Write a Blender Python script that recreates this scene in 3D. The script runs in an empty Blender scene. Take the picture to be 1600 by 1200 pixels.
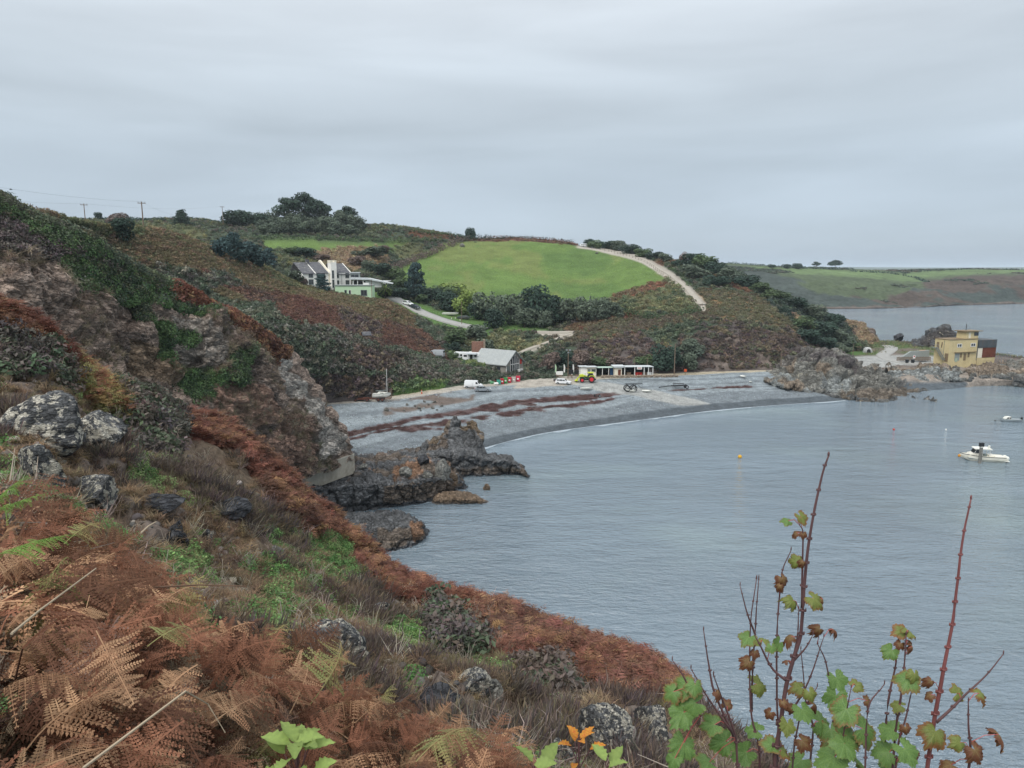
import bpy, bmesh, math, random
import numpy as np
from mathutils import Vector, Matrix, Euler
from mathutils.bvhtree import BVHTree

R = math.radians
rng = np.random.default_rng(11)
random.seed(11)
sc = bpy.context.scene
COL = sc.collection

# ------------------------------------------------------------------ camera
FPX, CXP, CYP, CAMZ = 1109.0, 800.0, 600.0, 36.0
PITCH = math.atan((600.0 - 419.0) / FPX)
cam_d = bpy.data.cameras.new('camera')
cam_d.sensor_width = 36.0
cam_d.lens = FPX / 1600.0 * 36.0
cam_d.clip_start = 0.1
cam_d.clip_end = 90000
cam = bpy.data.objects.new('camera', cam_d)
COL.objects.link(cam)
cam.location = (0, 0, CAMZ)
cam.rotation_euler = (R(90) - PITCH, 0, 0)
sc.camera = cam

# ------------------------------------------------------------------ sky: Nishita seen through an even overcast
SUN_EL, SUN_ROT = 48.0, 215.0            # degrees; rotation as in the Sky Texture
w = bpy.data.worlds.new('World')
sc.world = w
w.use_nodes = True
nt = w.node_tree
nt.nodes.clear()
N = nt.nodes.new
L = nt.links.new
out = N('ShaderNodeOutputWorld')
bg = N('ShaderNodeBackground')
bg.inputs['Strength'].default_value = 0.1
sky = N('ShaderNodeTexSky')
sky.sky_type = 'NISHITA'
sky.sun_disc = False
sky.sun_elevation = R(SUN_EL)
sky.sun_rotation = R(SUN_ROT)
tc = N('ShaderNodeTexCoord')
sep = N('ShaderNodeSeparateXYZ')
L(tc.outputs['Generated'], sep.inputs[0])
ramp = N('ShaderNodeValToRGB')            # overcast brightens from the horizon to the zenith
cr = ramp.color_ramp
cr.interpolation = 'B_SPLINE'
stops = [(0.0, (3.35, 4.05, 4.9)), (0.03, (3.45, 4.1, 4.8)), (0.10, (3.5, 4.1, 4.75)),
         (0.19, (4.1, 4.7, 5.2)), (0.34, (5.2, 5.65, 6.1)), (0.6, (8.2, 8.6, 9.0)), (1.0, (11.8, 11.9, 12.0))]
cr.elements[0].position, cr.elements[1].position = 0.0, 1.0
for k, (p, c) in enumerate(stops):
    if k == 0: e = cr.elements[0]
    elif k == len(stops) - 1: e = cr.elements[len(cr.elements) - 1]
    else: e = cr.elements.new(p)
    e.position = p
    e.color = (c[0] / 12, c[1] / 12, c[2] / 12, 1)
L(sep.outputs['Z'], ramp.inputs['Fac'])
mul = N('ShaderNodeVectorMath'); mul.operation = 'SCALE'
L(ramp.outputs['Color'], mul.inputs[0]); mul.inputs['Scale'].default_value = 12.0
# cloud sheets: noise on the direction divided by height, so the rolls flatten towards the horizon
mp = N('ShaderNodeMapping'); mp.inputs['Scale'].default_value = (1.1, 1.1, 7.5)
L(tc.outputs['Generated'], mp.inputs['Vector'])
n1 = N('ShaderNodeTexNoise'); n1.inputs['Scale'].default_value = 1.55; n1.inputs['Detail'].default_value = 5
n1.inputs['Roughness'].default_value = 0.48; n1.inputs['Distortion'].default_value = 0.35
L(mp.outputs[0], n1.inputs['Vector'])
mr = N('ShaderNodeMapRange'); mr.inputs['From Min'].default_value = 0.3; mr.inputs['From Max'].default_value = 0.72
mr.inputs['To Min'].default_value = 0.83; mr.inputs['To Max'].default_value = 1.13
L(n1.outputs['Fac'], mr.inputs['Value'])
mul2 = N('ShaderNodeVectorMath'); mul2.operation = 'SCALE'
L(mul.outputs[0], mul2.inputs[0]); L(mr.outputs[0], mul2.inputs['Scale'])
mix = N('ShaderNodeMix'); mix.data_type = 'RGBA'; mix.inputs['Factor'].default_value = 0.93
L(sky.outputs[0], mix.inputs['A']); L(mul2.outputs[0], mix.inputs['B'])
L(mix.outputs['Result'], bg.inputs['Color'])
L(bg.outputs[0], out.inputs[0])

sun_d = bpy.data.lights.new('sun', 'SUN')
sun_d.energy = 1.5
sun_d.angle = R(25)
sun_d.color = (1.0, 0.965, 0.91)
sun = bpy.data.objects.new('sun', sun_d)
COL.objects.link(sun)
# direction matching the sky: Nishita rotation runs clockwise from +Y
_az = R(SUN_ROT)
_dir = Vector((math.sin(_az) * math.cos(R(SUN_EL)), math.cos(_az) * math.cos(R(SUN_EL)), math.sin(R(SUN_EL))))
sun.rotation_euler = (-_dir).to_track_quat('-Z', 'Y').to_euler()

sc.view_settings.view_transform = 'Standard'
sc.view_settings.look = 'None'
sc.view_settings.exposure = 0.5
sc.view_settings.gamma = 1.0
sc.view_settings.use_curve_mapping = False
cy = sc.cycles
cy.max_bounces = 6
cy.diffuse_bounces = 3
cy.glossy_bounces = 2
cy.transmission_bounces = 4
cy.transparent_max_bounces = 6
cy.volume_bounces = 1
cy.use_denoising = True
cy.use_adaptive_sampling = True
cy.adaptive_threshold = 0.012
cy.caustics_reflective = False
cy.caustics_refractive = False
# ------------------------------------------------------------------ measuring: photograph pixel + distance -> place
_cp, _sp = math.cos(PITCH), math.sin(PITCH)
def P(px, py, d=None, z=None):
    a = (np.asarray(px, float) - CXP) / FPX
    b = (np.asarray(py, float) - CYP) / FPX
    dx, dy, dz = a, _cp - b * _sp, -_sp - b * _cp
    t = (np.asarray(d, float) / dy) if z is None else ((np.asarray(z, float) - CAMZ) / dz)
    return np.stack(np.broadcast_arrays(dx * t, dy * t, CAMZ + dz * t), -1)
def V(px, py, d=None, z=None): return Vector(P(px, py, d, z))
def proj(W):
    x, y, z = W[..., 0], W[..., 1], W[..., 2] - CAMZ
    f = np.maximum(y * _cp - z * _sp, 1e-3)
    u = y * _sp + z * _cp
    return CXP + FPX * x / f, CYP - FPX * u / f

# ------------------------------------------------------------------ numpy noise
def _h(ix, iy, iz, seed):
    h = (ix.astype(np.int64) * 374761393 + iy.astype(np.int64) * 668265263 + iz.astype(np.int64) * 2147483647 + seed * 1274126177) & 0xffffffff
    h = ((h ^ (h >> 13)) * 1274126177) & 0xffffffff
    h = ((h ^ (h >> 16)) * 2246822519) & 0xffffffff
    return ((h ^ (h >> 15)) & 0xffffff) / float(0xffffff)
def vnoise(p, seed=0):
    i = np.floor(p); f = p - i; i = i.astype(np.int64)
    u = f * f * f * (f * (f * 6 - 15) + 10)
    r = 0
    for a in (0, 1):
        wa = u[..., 0] if a else 1 - u[..., 0]
        for b in (0, 1):
            wb = u[..., 1] if b else 1 - u[..., 1]
            for c in (0, 1):
                wc = u[..., 2] if c else 1 - u[..., 2]
                r = r + wa * wb * wc * _h(i[..., 0] + a, i[..., 1] + b, i[..., 2] + c, seed)
    return r
def fbm(p, scale=1.0, octv=4, seed=0, gain=0.5):
    p = np.asarray(p, float) * scale
    t, a, s = 0, 1.0, 0
    for k in range(octv):
        t = t + a * (vnoise(p + 17.3 * k, seed + k) - 0.5); s += a; a *= gain; p = p * 2.03
    return t / s * 2            # about -1..1
def worley(p, scale=1.0, seed=0):
    p = np.asarray(p, float) * scale
    i = np.floor(p).astype(np.int64)
    f1 = np.full(p.shape[:-1], 9.0); f2 = f1.copy(); cid = np.zeros(p.shape[:-1])
    for a in (-1, 0, 1):
        for b in (-1, 0, 1):
            for c in (-1, 0, 1):
                x, y, z = i[..., 0] + a, i[..., 1] + b, i[..., 2] + c
                h1 = _h(x, y, z, seed)
                d = np.sqrt((x + h1 - p[..., 0]) ** 2 + (y + _h(x, y, z, seed + 1) - p[..., 1]) ** 2 + (z + _h(x, y, z, seed + 2) - p[..., 2]) ** 2)
                near = d < f1
                f2 = np.where(near, f1, np.minimum(f2, d))
                cid = np.where(near, h1, cid)
                f1 = np.where(near, d, f1)
    return f1, f2, cid

def pchip(x, y, xs):
    """monotone cubic through y[k] (any trailing shape) at x[k], evaluated at xs"""
    x = np.asarray(x, float); y = np.asarray(y, float); xs = np.asarray(xs, float)
    sh = (len(x) - 1,) + (1,) * (y.ndim - 1)
    h = np.diff(x).reshape(sh)
    dl = np.diff(y, axis=0) / h
    m = np.empty_like(y)
    if len(x) == 2: m[0] = m[1] = dl[0]
    else:
        w1, w2 = 2 * h[1:] + h[:-1], h[1:] + 2 * h[:-1]
        ok = dl[1:] * dl[:-1] > 0
        with np.errstate(all='ignore'):
            mm = (w1 + w2) / (w1 / dl[:-1] + w2 / dl[1:])
        m[1:-1] = np.where(ok, mm, 0)
        m[0], m[-1] = dl[0], dl[-1]
    k = np.clip(np.searchsorted(x, xs, side='right') - 1, 0, len(x) - 2)
    ex = (1,) * (y.ndim - 1)
    hh = (x[k + 1] - x[k]).reshape((-1,) + ex)
    t = np.clip((xs - x[k]), 0, None).reshape((-1,) + ex) / hh
    t = np.clip(t, 0, 1)
    t2, t3 = t * t, t * t * t
    return (2 * t3 - 3 * t2 + 1) * y[k] + (t3 - 2 * t2 + t) * hh * m[k] + (-2 * t3 + 3 * t2) * y[k + 1] + (t3 - t2) * hh * m[k + 1]

def inpoly(px, py, poly):
    r = np.zeros(np.shape(px), bool)
    n = len(poly)
    for a in range(n):
        x0, y0 = poly[a]; x1, y1 = poly[(a + 1) % n]
        if y0 == y1: continue
        c = (y0 > py) != (y1 > py)
        r ^= c & (px < (x1 - x0) * (py - y0) / (y1 - y0) + x0)
    return r

def S(h, k=1.0):
    """sRGB hex or 0-255 triple -> linear"""
    if isinstance(h, str): h = [int(h[i:i + 2], 16) for i in (0, 2, 4)]
    o = []
    for c in h:
        c = c / 255.0
        o.append((c / 12.92 if c <= 0.04045 else ((c + 0.055) / 1.055) ** 2.4) * k)
    return np.array(o)

# ------------------------------------------------------------------ tagging
def tag(o, label=None, cat=None, group=None, kind=None):
    if label: o['label'] = label
    if cat: o['category'] = cat
    if group: o['group'] = group
    if kind: o['kind'] = kind
    return o
def empty(name, loc, rz=0.0, label=None, cat=None, group=None, rx=0.0, ry=0.0):
    o = bpy.data.objects.new(name, None)
    COL.objects.link(o)
    o.location = loc
    o.rotation_euler = (rx, ry, rz)
    o.empty_display_size = 0.2
    return tag(o, label, cat, group)
def link_mesh(name, me, mat, parent=None):
    if mat is not None and not me.materials: me.materials.append(mat)
    o = bpy.data.objects.new(name, me)
    COL.objects.link(o)
    if parent is not None: o.parent = parent
    return o
def copy_tree(o, parent=None):
    c = o.copy(); COL.objects.link(c)
    if parent is not None: c.parent = parent
    for ch in list(o.children): copy_tree(ch, c)
    return c

class MB:
    """collects simple shapes into ONE mesh"""
    def __init__(s): s.v, s.f = [], []
    def add(s, vs, fs):
        b = len(s.v); s.v += [tuple(v) for v in vs]; s.f += [tuple(b + i for i in f) for f in fs]; return s
    def box(s, c, d, rz=0.0, rx=0.0, ry=0.0, taper=1.0):
        m = Euler((rx, ry, rz)).to_matrix(); c = Vector(c); vs = []
        for z in (-1, 1):
            k = taper if z > 0 else 1.0
            for x, y in ((-1, -1), (1, -1), (1, 1), (-1, 1)):
                vs.append(c + m @ Vector((x * d[0] / 2 * k, y * d[1] / 2 * k, z * d[2] / 2)))
        return s.add(vs, [(3, 2, 1, 0), (4, 5, 6, 7), (0, 1, 5, 4), (1, 2, 6, 5), (2, 3, 7, 6), (3, 0, 4, 7)])
    def cyl(s, a, b, r0, r1=None, n=10):
        a, b = Vector(a), Vector(b); r1 = r0 if r1 is None else r1
        q = (b - a).to_track_quat('Z', 'Y'); vs = []
        for p, r in ((a, r0), (b, r1)):
            for k in range(n):
                t = 2 * math.pi * k / n
                vs.append(p + q @ Vector((r * math.cos(t), r * math.sin(t), 0)))
        fs = [(k, (k + 1) % n, n + (k + 1) % n, n + k) for k in range(n)] + [tuple(range(n))[::-1], tuple(range(n, 2 * n))]
        return s.add(vs, fs)
    def tube(s, pts, r, n=6):
        pts = [Vector(p) for p in pts]; rs = r if hasattr(r, '__len__') else [r] * len(pts); vs = []
        for i, p in enumerate(pts):
            t = (pts[min(i + 1, len(pts) - 1)] - pts[max(i - 1, 0)])
            q = t.to_track_quat('Z', 'Y')
            for k in range(n):
                a = 2 * math.pi * k / n
                vs.append(p + q @ Vector((rs[i] * math.cos(a), rs[i] * math.sin(a), 0)))
        fs = []
        for i in range(len(pts) - 1):
            for k in range(n):
                fs.append((i * n + k, i * n + (k + 1) % n, (i + 1) * n + (k + 1) % n, (i + 1) * n + k))
        fs += [tuple(range(n))[::-1], tuple(range((len(pts) - 1) * n, len(pts) * n))]
        return s.add(vs, fs)
    def prism(s, prof, y0, y1, axis='y', inset=0.0):
        """profile of (a, b) points extruded; axis y: a->x b->z ; axis x: a->y b->z ; axis z: a->x b->y"""
        n = len(prof); vs = []
        for y in (y0, y1):
            for a, b in prof:
                vs.append((a, y, b) if axis == 'y' else ((y, a, b) if axis == 'x' else (a, b, y)))
        fs = [(k, (k + 1) % n, n + (k + 1) % n, n + k) for k in range(n)] + [tuple(range(n))[::-1], tuple(range(n, 2 * n))]
        return s.add(vs, fs)
    def loft(s, rings, cap=True):
        n = len(rings[0]); vs = [v for r in rings for v in r]; fs = []
        for i in range(len(rings) - 1):
            for k in range(n):
                fs.append((i * n + k, i * n + (k + 1) % n, (i + 1) * n + (k + 1) % n, (i + 1) * n + k))
        if cap: fs += [tuple(range(n))[::-1], tuple(range((len(rings) - 1) * n, len(rings) * n))]
        return s.add(vs, fs)
    def ball(s, c, r, n=8, m=6):
        r = r if hasattr(r, '__len__') else (r, r, r); rings = []
        for i in range(m + 1):
            th = math.pi * (0.02 + 0.96 * i / m)
            rings.append([(c[0] + r[0] * math.sin(th) * math.cos(2 * math.pi * k / n), c[1] + r[1] * math.sin(th) * math.sin(2 * math.pi * k / n), c[2] - r[2] * math.cos(th)) for k in range(n)])
        return s.loft(rings)
    def mesh(s, name, mat=None, smooth=False, bevel=0.0):
        me = bpy.data.meshes.new(name); me.from_pydata([tuple(v) for v in s.v], [], s.f)
        bm = bmesh.new(); bm.from_mesh(me); bmesh.ops.recalc_face_normals(bm, faces=bm.faces)
        if bevel: bmesh.ops.bevel(bm, geom=[e for e in bm.edges if e.calc_face_angle(0) > 0.5], offset=bevel, segments=2, affect='EDGES', clamp_overlap=True)
        bm.to_mesh(me); bm.free()
        if smooth: me.polygons.foreach_set('use_smooth', [True] * len(me.polygons))
        if mat: me.materials.append(mat)
        return me
    def build(s, name, mat, parent=None, smooth=False, bevel=0.0):
        return link_mesh(name, s.mesh(name, mat, smooth, bevel), None, parent)

def np_mesh(name, verts, faces, cols=None, smooth=False):
    """verts (n,3), faces (m,k) arrays -> mesh; optional per-vertex colour attribute 'Col'"""
    me = bpy.data.meshes.new(name)
    verts = np.ascontiguousarray(verts, np.float32); faces = np.ascontiguousarray(faces, np.int32)
    k = faces.shape[1]
    me.vertices.add(len(verts)); me.vertices.foreach_set('co', verts.ravel())
    me.loops.add(faces.size); me.loops.foreach_set('vertex_index', faces.ravel())
    me.polygons.add(len(faces)); me.polygons.foreach_set('loop_start', np.arange(0, faces.size, k, dtype=np.int32))
    me.update(calc_edges=True)
    if smooth: me.polygons.foreach_set('use_smooth', np.ones(len(faces), bool))
    if cols is not None:
        at = me.attributes.new('Col', 'FLOAT_COLOR', 'POINT')
        c4 = np.ones((len(verts), 4), np.float32); c4[:, :3] = cols
        at.data.foreach_set('color', c4.ravel())
    return me

# ------------------------------------------------------------------ materials
def new_mat(name):
    m = bpy.data.materials.new(name); m.use_nodes = True
    t = m.node_tree; b = t.nodes['Principled BSDF']
    b.inputs['Specular IOR Level'].default_value = 0.25
    return m, t, b
def _noise(t, scale, detail=4, rough=0.55, coord='Object', vec=None):
    n = t.nodes.new('ShaderNodeTexNoise'); n.inputs['Scale'].default_value = scale
    n.inputs['Detail'].default_value = detail; n.inputs['Roughness'].default_value = rough
    if vec is None:
        c = t.nodes.new('ShaderNodeTexCoord'); vec = c.outputs[coord]
    t.links.new(vec, n.inputs['Vector'])
    return n
def _range(t, src, a, b, c, d):
    m = t.nodes.new('ShaderNodeMapRange'); t.links.new(src, m.inputs['Value'])
    for k, v in zip(('From Min', 'From Max', 'To Min', 'To Max'), (a, b, c, d)): m.inputs[k].default_value = v
    return m.outputs[0]
def _mix(t, fac, A, B, blend='MIX'):
    m = t.nodes.new('ShaderNodeMix'); m.data_type = 'RGBA'; m.blend_type = blend
    for s, v in (('Factor', fac), ('A', A), ('B', B)):
        i = m.inputs[s] if s == 'Factor' else [x for x in m.inputs if x.name == s and x.type == 'RGBA'][0]
        if hasattr(v, 'links'): t.links.new(v, i)
        else: i.default_value = v if s == 'Factor' else (*[float(q) for q in v[:3]], 1)
    return [o for o in m.outputs if o.type == 'RGBA'][0]
def _scale(t, col, fac):
    m = t.nodes.new('ShaderNodeVectorMath'); m.operation = 'SCALE'
    t.links.new(col, m.inputs[0]); t.links.new(fac, m.inputs['Scale'])
    return m.outputs[0]
def _bump(t, b, h, strength, dist):
    n = t.nodes.new('ShaderNodeBump'); n.inputs['Strength'].default_value = strength; n.inputs['Distance'].default_value = dist
    t.links.new(h, n.inputs['Height']); t.links.new(n.outputs[0], b.inputs['Normal']); return n

_mc = {}
def mat(name, col, rough=0.7, var=0.18, scale=3.0, metal=0.0, bump=0.0, dirt=None, spec=0.25):
    """plain painted / stone / metal surface with weathering noise"""
    if name in _mc: return _mc[name]
    m, t, b = new_mat(name)
    n = _noise(t, scale, 6, 0.6)
    c = t.nodes.new('ShaderNodeRGB'); c.outputs[0].default_value = (*[float(q) for q in col], 1)
    o = _scale(t, c.outputs[0], _range(t, n.outputs['Fac'], 0.3, 0.7, 1 - var, 1 + var))
    if dirt is not None:
        n2 = _noise(t, scale * 0.35, 8, 0.7)
        o = _mix(t, _range(t, n2.outputs['Fac'], 0.5, 0.68, 0, 0.75), o, dirt)
    t.links.new(o, b.inputs['Base Color'])
    b.inputs['Roughness'].default_value = rough; b.inputs['Metallic'].default_value = metal
    b.inputs['Specular IOR Level'].default_value = spec
    if bump: _bump(t, b, n.outputs['Fac'], 0.6, bump)
    _mc[name] = m
    return m
def glass_mat(name='window_glass', col=(0.03, 0.035, 0.04)):
    if name in _mc: return _mc[name]
    m, t, b = new_mat(name)
    n = _noise(t, 0.8, 2)
    o = _mix(t, n.outputs['Fac'], [c * 0.6 for c in col], [c * 1.8 for c in col])
    t.links.new(o, b.inputs['Base Color'])
    b.inputs['Roughness'].default_value = 0.08; b.inputs['Specular IOR Level'].default_value = 0.5
    _mc[name] = m
    return m

def ground_mat(name, fine=6.0, var=0.35, bump=0.08, bscale=3.0, rough=0.95, mid=0.6, voro=None, rock=False):
    """terrain: painted cover colour broken up by grain and relief"""
    m, t, b = new_mat(name)
    a = t.nodes.new('ShaderNodeVertexColor'); a.layer_name = 'Col'
    n1 = _noise(t, fine, 6, 0.65); n2 = _noise(t, mid, 5, 0.6)
    k = _scale(t, a.outputs[0], _range(t, n1.outputs['Fac'], 0.28, 0.72, 1 - var, 1 + var))
    k = _scale(t, k, _range(t, n2.outputs['Fac'], 0.3, 0.7, 1 - var * 0.6, 1 + var * 0.6))
    t.links.new(k, b.inputs['Base Color'])
    b.inputs['Roughness'].default_value = rough; b.inputs['Specular IOR Level'].default_value = 0.1
    n3 = _noise(t, bscale, 8, 0.7)
    h = n3.outputs['Fac']
    if voro and rock:               # jointed blocks: each its own tone, edges sunk
        c0 = t.nodes.new('ShaderNodeTexCoord'); nd = _noise(t, voro * .8, 4, .6)
        wv = t.nodes.new('ShaderNodeVectorMath'); wv.operation = 'MULTIPLY_ADD'; t.links.new(nd.outputs['Color'], wv.inputs[0]); wv.inputs[1].default_value = (.9 / voro,) * 3; t.links.new(c0.outputs['Object'], wv.inputs[2])
        mp = t.nodes.new('ShaderNodeMapping'); mp.inputs['Rotation'].default_value = (.35, .5, .2); mp.inputs['Scale'].default_value = (1, 1, 2.3); t.links.new(wv.outputs[0], mp.inputs['Vector'])
        hs = []
        for q in (voro * .55, voro * 1.7):
            v = t.nodes.new('ShaderNodeTexVoronoi'); v.inputs['Scale'].default_value = q; t.links.new(mp.outputs[0], v.inputs['Vector'])
            e = t.nodes.new('ShaderNodeTexVoronoi'); e.feature = 'DISTANCE_TO_EDGE'; e.inputs['Scale'].default_value = q; t.links.new(mp.outputs[0], e.inputs['Vector'])
            sp = t.nodes.new('ShaderNodeSeparateColor'); t.links.new(v.outputs['Color'], sp.inputs[0])
            k = _scale(t, k, _range(t, sp.outputs[0], 0, 1, .84, 1.42))
            hs += [_range(t, e.outputs['Distance'], 0, .10, 0, .7), sp.outputs[1]]
        t.links.new(k, b.inputs['Base Color'])
        for q in hs:
            ad = t.nodes.new('ShaderNodeMath'); ad.operation = 'ADD'; t.links.new(h, ad.inputs[0]); t.links.new(q, ad.inputs[1]); h = ad.outputs[0]
    elif voro:
        v = t.nodes.new('ShaderNodeTexVoronoi'); v.feature = 'F1'; v.inputs['Scale'].default_value = voro
        c = t.nodes.new('ShaderNodeTexCoord'); t.links.new(c.outputs['Object'], v.inputs['Vector'])
        ad = t.nodes.new('ShaderNodeMath'); ad.operation = 'ADD'
        t.links.new(h, ad.inputs[0]); t.links.new(v.outputs['Distance'], ad.inputs[1]); h = ad.outputs[0]
    _bump(t, b, h, 0.9, bump)
    return m
def leaf_mat(name, rough=0.75, var=0.35, transl=0.25, mul=1.0):
    """foliage tinted by the plant it belongs to ('tint' of the instance) and varied leaf by leaf"""
    m, t, b = new_mat(name)
    a = t.nodes.new('ShaderNodeAttribute'); a.attribute_type = 'INSTANCER'; a.attribute_name = 'tint'
    v = t.nodes.new('ShaderNodeAttribute'); v.attribute_type = 'GEOMETRY'; v.attribute_name = 'leafvar'
    k = _scale(t, a.outputs['Color'], _range(t, v.outputs['Fac'], 0, 1, mul * (1 - var), mul * (1 + var)))
    t.links.new(k, b.inputs['Base Color']); b.inputs['Roughness'].default_value = rough
    b.inputs['Specular IOR Level'].default_value = 0.15
    _transl(t, b, k, transl)
    return m
def _transl(t, b, k, f):
    if f <= 0: return
    tr = t.nodes.new('ShaderNodeBsdfTranslucent'); t.links.new(k, tr.inputs['Color'])
    mx = t.nodes.new('ShaderNodeMixShader'); mx.inputs[0].default_value = f
    o = t.nodes['Material Output']
    t.links.new(b.outputs[0], mx.inputs[1]); t.links.new(tr.outputs[0], mx.inputs[2]); t.links.new(mx.outputs[0], o.inputs['Surface'])
def plain_leaf_mat(name, colA, colB, scale=0.5, rough=0.7, var=0.35, transl=0.2):
    """foliage whose colour drifts between two greens through the crown, varied leaf by leaf"""
    if name in _mc: return _mc[name]
    m, t, b = new_mat(name)
    n = _noise(t, scale, 3)
    k = _mix(t, _range(t, n.outputs['Fac'], 0.35, 0.65, 0, 1), colA, colB)
    oi = t.nodes.new('ShaderNodeObjectInfo')
    k = _scale(t, k, _range(t, oi.outputs['Random'], 0, 1, 1.1, 1.6))
    v = t.nodes.new('ShaderNodeAttribute'); v.attribute_name = 'leafvar'
    k = _scale(t, k, _range(t, v.outputs['Fac'], 0, 1, 1 - var, 1 + var))
    t.links.new(k, b.inputs['Base Color']); b.inputs['Roughness'].default_value = rough
    b.inputs['Specular IOR Level'].default_value = 0.2
    _transl(t, b, k, transl)
    _mc[name] = m
    return m
# ------------------------------------------------------------------ landforms, measured as rows of (photo x, photo y, distance or height)
# cover palette (what grows or lies there: true colours)
C = dict(
    rust=S('74432f', 1.05), rust2=S('8a5238', 1.0), ochre=S('85693f', 1.0), olive=S('666a40', 0.9), scrub=S('4b5a45', 0.85),
    dark=S('384640', 0.8), heath=S('665c58', 0.85), dead=S('75634f', 1.0), field=S('66833a', .95), field2=S('707f3e', .95), field3=S('5c7a38', .9), grass=S('5f8340', 0.85), rock=S('74665c', 1.0),
    redrock=S('91705c', 1.15), pale=S('94887b', 1.0), tan=S('937a5e', 1.0), moss=S('556a35', 0.9), shingle=S('88949a', 1.05), shingle2=S('768188', 1.0),
    wet=S('606b73', 0.8), weed=S('6f5957', 0.85), slab=S('a89e92', 1.25), crag=S('96806f', 1.2), track=S('a8a195', 1.1), sand=S('b1a68e', 1.0), soil=S('4c4038', 0.9), road=S('999b98', 1.1), purple=S('62545a', 0.85),
    farfield=S('6f8c4c', .85), fardark=S('4a5650', 0.9), farheath=S('63564c', 0.8), fargreen=S('5d6f48', 0.75))
C.update(blackrock=S('43454a', 1.0), brownrock=S('75614b', 1.0), orange=S('96683c', 1.0), greyrock=S('7e7d75', 1.0), slate=S('5e6062', 1.0), paleblue=S('9aa3a4', 1.0))
for _k in list(C):                     # weathered plant colours are duller than they look side by side
    _c = C[_k]; _l = _c @ np.array([.25, .65, .1]); _m = 0.15 if _k in ('orange', 'road', 'track', 'sand', 'field', 'field2', 'field3', 'grass', 'moss') else 0.27
    C[_k] = (_c * (1 - _m) + _l * _m) * (0.8 if _k in ('field', 'grass', 'farfield') else 0.86)
TERRAIN = []          # (name, BVH)
SHEETS = {}

def sheet(name, px, rows, subs, zones, base, disp=None, material=None, label=None, jit=9.0, kind='structure', power=1.0):
    """rows: list of ('d'|'z', [(px,py,val)...]) or ('off', row, (dx,dy,dz)); px: column positions"""
    W = []
    for k, *a in rows:
        if k == 'off':
            W.append(W[a[0]] + (a[1](px) if callable(a[1]) else np.array(a[1])[None, :])); continue
        t = np.array(a[0], float)
        py = pchip(t[:, 0], t[:, 1], px)
        vv = pchip(t[:, 0], t[:, 2], px)
        W.append(P(px, py, d=vv) if k == 'd' else P(px, py, z=vv))
    W = np.stack(W)                                   # rows, cols, 3
    par = np.concatenate([[0], np.cumsum([max(0.3, np.median(np.linalg.norm(W[i + 1] - W[i], axis=1))) for i in range(len(W) - 1)])])
    ts = np.concatenate([np.linspace(par[i], par[i + 1], n, endpoint=False) for i, n in enumerate(subs)] + [[par[-1]]])
    G = pchip(par, W, ts)                             # smooth surface through the rows
    rowid = np.concatenate([np.linspace(i, i + 1, n, endpoint=False) for i, n in enumerate(subs)] + [[len(W) - 1]])
    nr, nc = G.shape[:2]
    gu = np.gradient(G, axis=1); gv = np.gradient(G, axis=0)
    nrm = np.cross(gu, gv); nrm /= np.linalg.norm(nrm, axis=2, keepdims=True) + 1e-9
    nrm *= np.sign(np.median(nrm[..., 2]) + 1e-9)
    qx, qy = proj(G)
    # cover map
    j1 = fbm(G, 0.14, 4, 31); j2 = fbm(G, 0.14, 4, 57)
    jx, jy = qx + jit * j1, qy + jit * 0.6 * j2
    cid = np.zeros((nr, nc), int)
    names = [base]
    for poly, cov in zones:
        if cov not in names: names.append(cov)
        if callable(poly): cid[poly(jx, jy, rowid[:, None] + 0 * jx, G)] = names.index(cov)
        else: cid[inpoly(jx, jy, poly)] = names.index(cov)
    cov = np.array(names)[cid]
    if disp is not None: G = G + disp(G, nrm, cov, rowid[:, None])
    pal = np.array([C[n] for n in names])
    col = pal[cid]
    blur = col.copy()
    for _ in range(3 if kind == 'thing' else 2):
        blur[1:-1, 1:-1] = (blur[1:-1, 1:-1] * 2 + blur[:-2, 1:-1] + blur[2:, 1:-1] + blur[1:-1, :-2] + blur[1:-1, 2:]) / 6
    if kind == 'thing':                 # rocks: one stone colour, stained by the others
        blur = blur * .62 + pal[0] * .38 * (1 + .5 * fbm(G, 1.1, 3, 88))[..., None]
    idx = np.arange(nr * nc).reshape(nr, nc)
    F = np.stack([idx[:-1, :-1], idx[:-1, 1:], idx[1:, 1:], idx[1:, :-1]], -1).reshape(-1, 4)
    v0 = G[0, 0]; 
    me = np_mesh(name, G.reshape(-1, 3), F, blur.reshape(-1, 3), smooth=(kind != 'thing' and name != 'sea_cliff'))
    # face up
    if me.polygons[len(F) // 2].normal.z < 0: me.flip_normals()
    o = link_mesh(name, me, material)
    tag(o, label, None, None, kind)
    TERRAIN.append((name, BVHTree.FromPolygons(G.reshape(-1, 3).tolist(), F.tolist())))
    SHEETS[name] = dict(G=G, cov=cov, qx=qx, qy=qy, row=rowid, nrm=nrm)
    return o

def hit(px, py, only=None):
    """the ground the photograph shows at this pixel"""
    o = Vector((0, 0, CAMZ)); d = (V(px, py, d=100) - o).normalized(); best = None
    for n, t in TERRAIN:
        if only and n not in only: continue
        h = t.ray_cast(o, d)
        if h[0] is not None and (best is None or h[3] < best[3]): best = h
    if best is None: raise RuntimeError('no ground at %s,%s' % (px, py))
    return best[0]
def ground(x, y, only=None, top=200.0):
    best = None
    for n, t in TERRAIN:
        if only and n not in only: continue
        h = t.ray_cast(Vector((x, y, top)), Vector((0, 0, -1)))
        if h[0] is not None and (best is None or h[0].z > best): best = h[0].z
    return best

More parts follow.
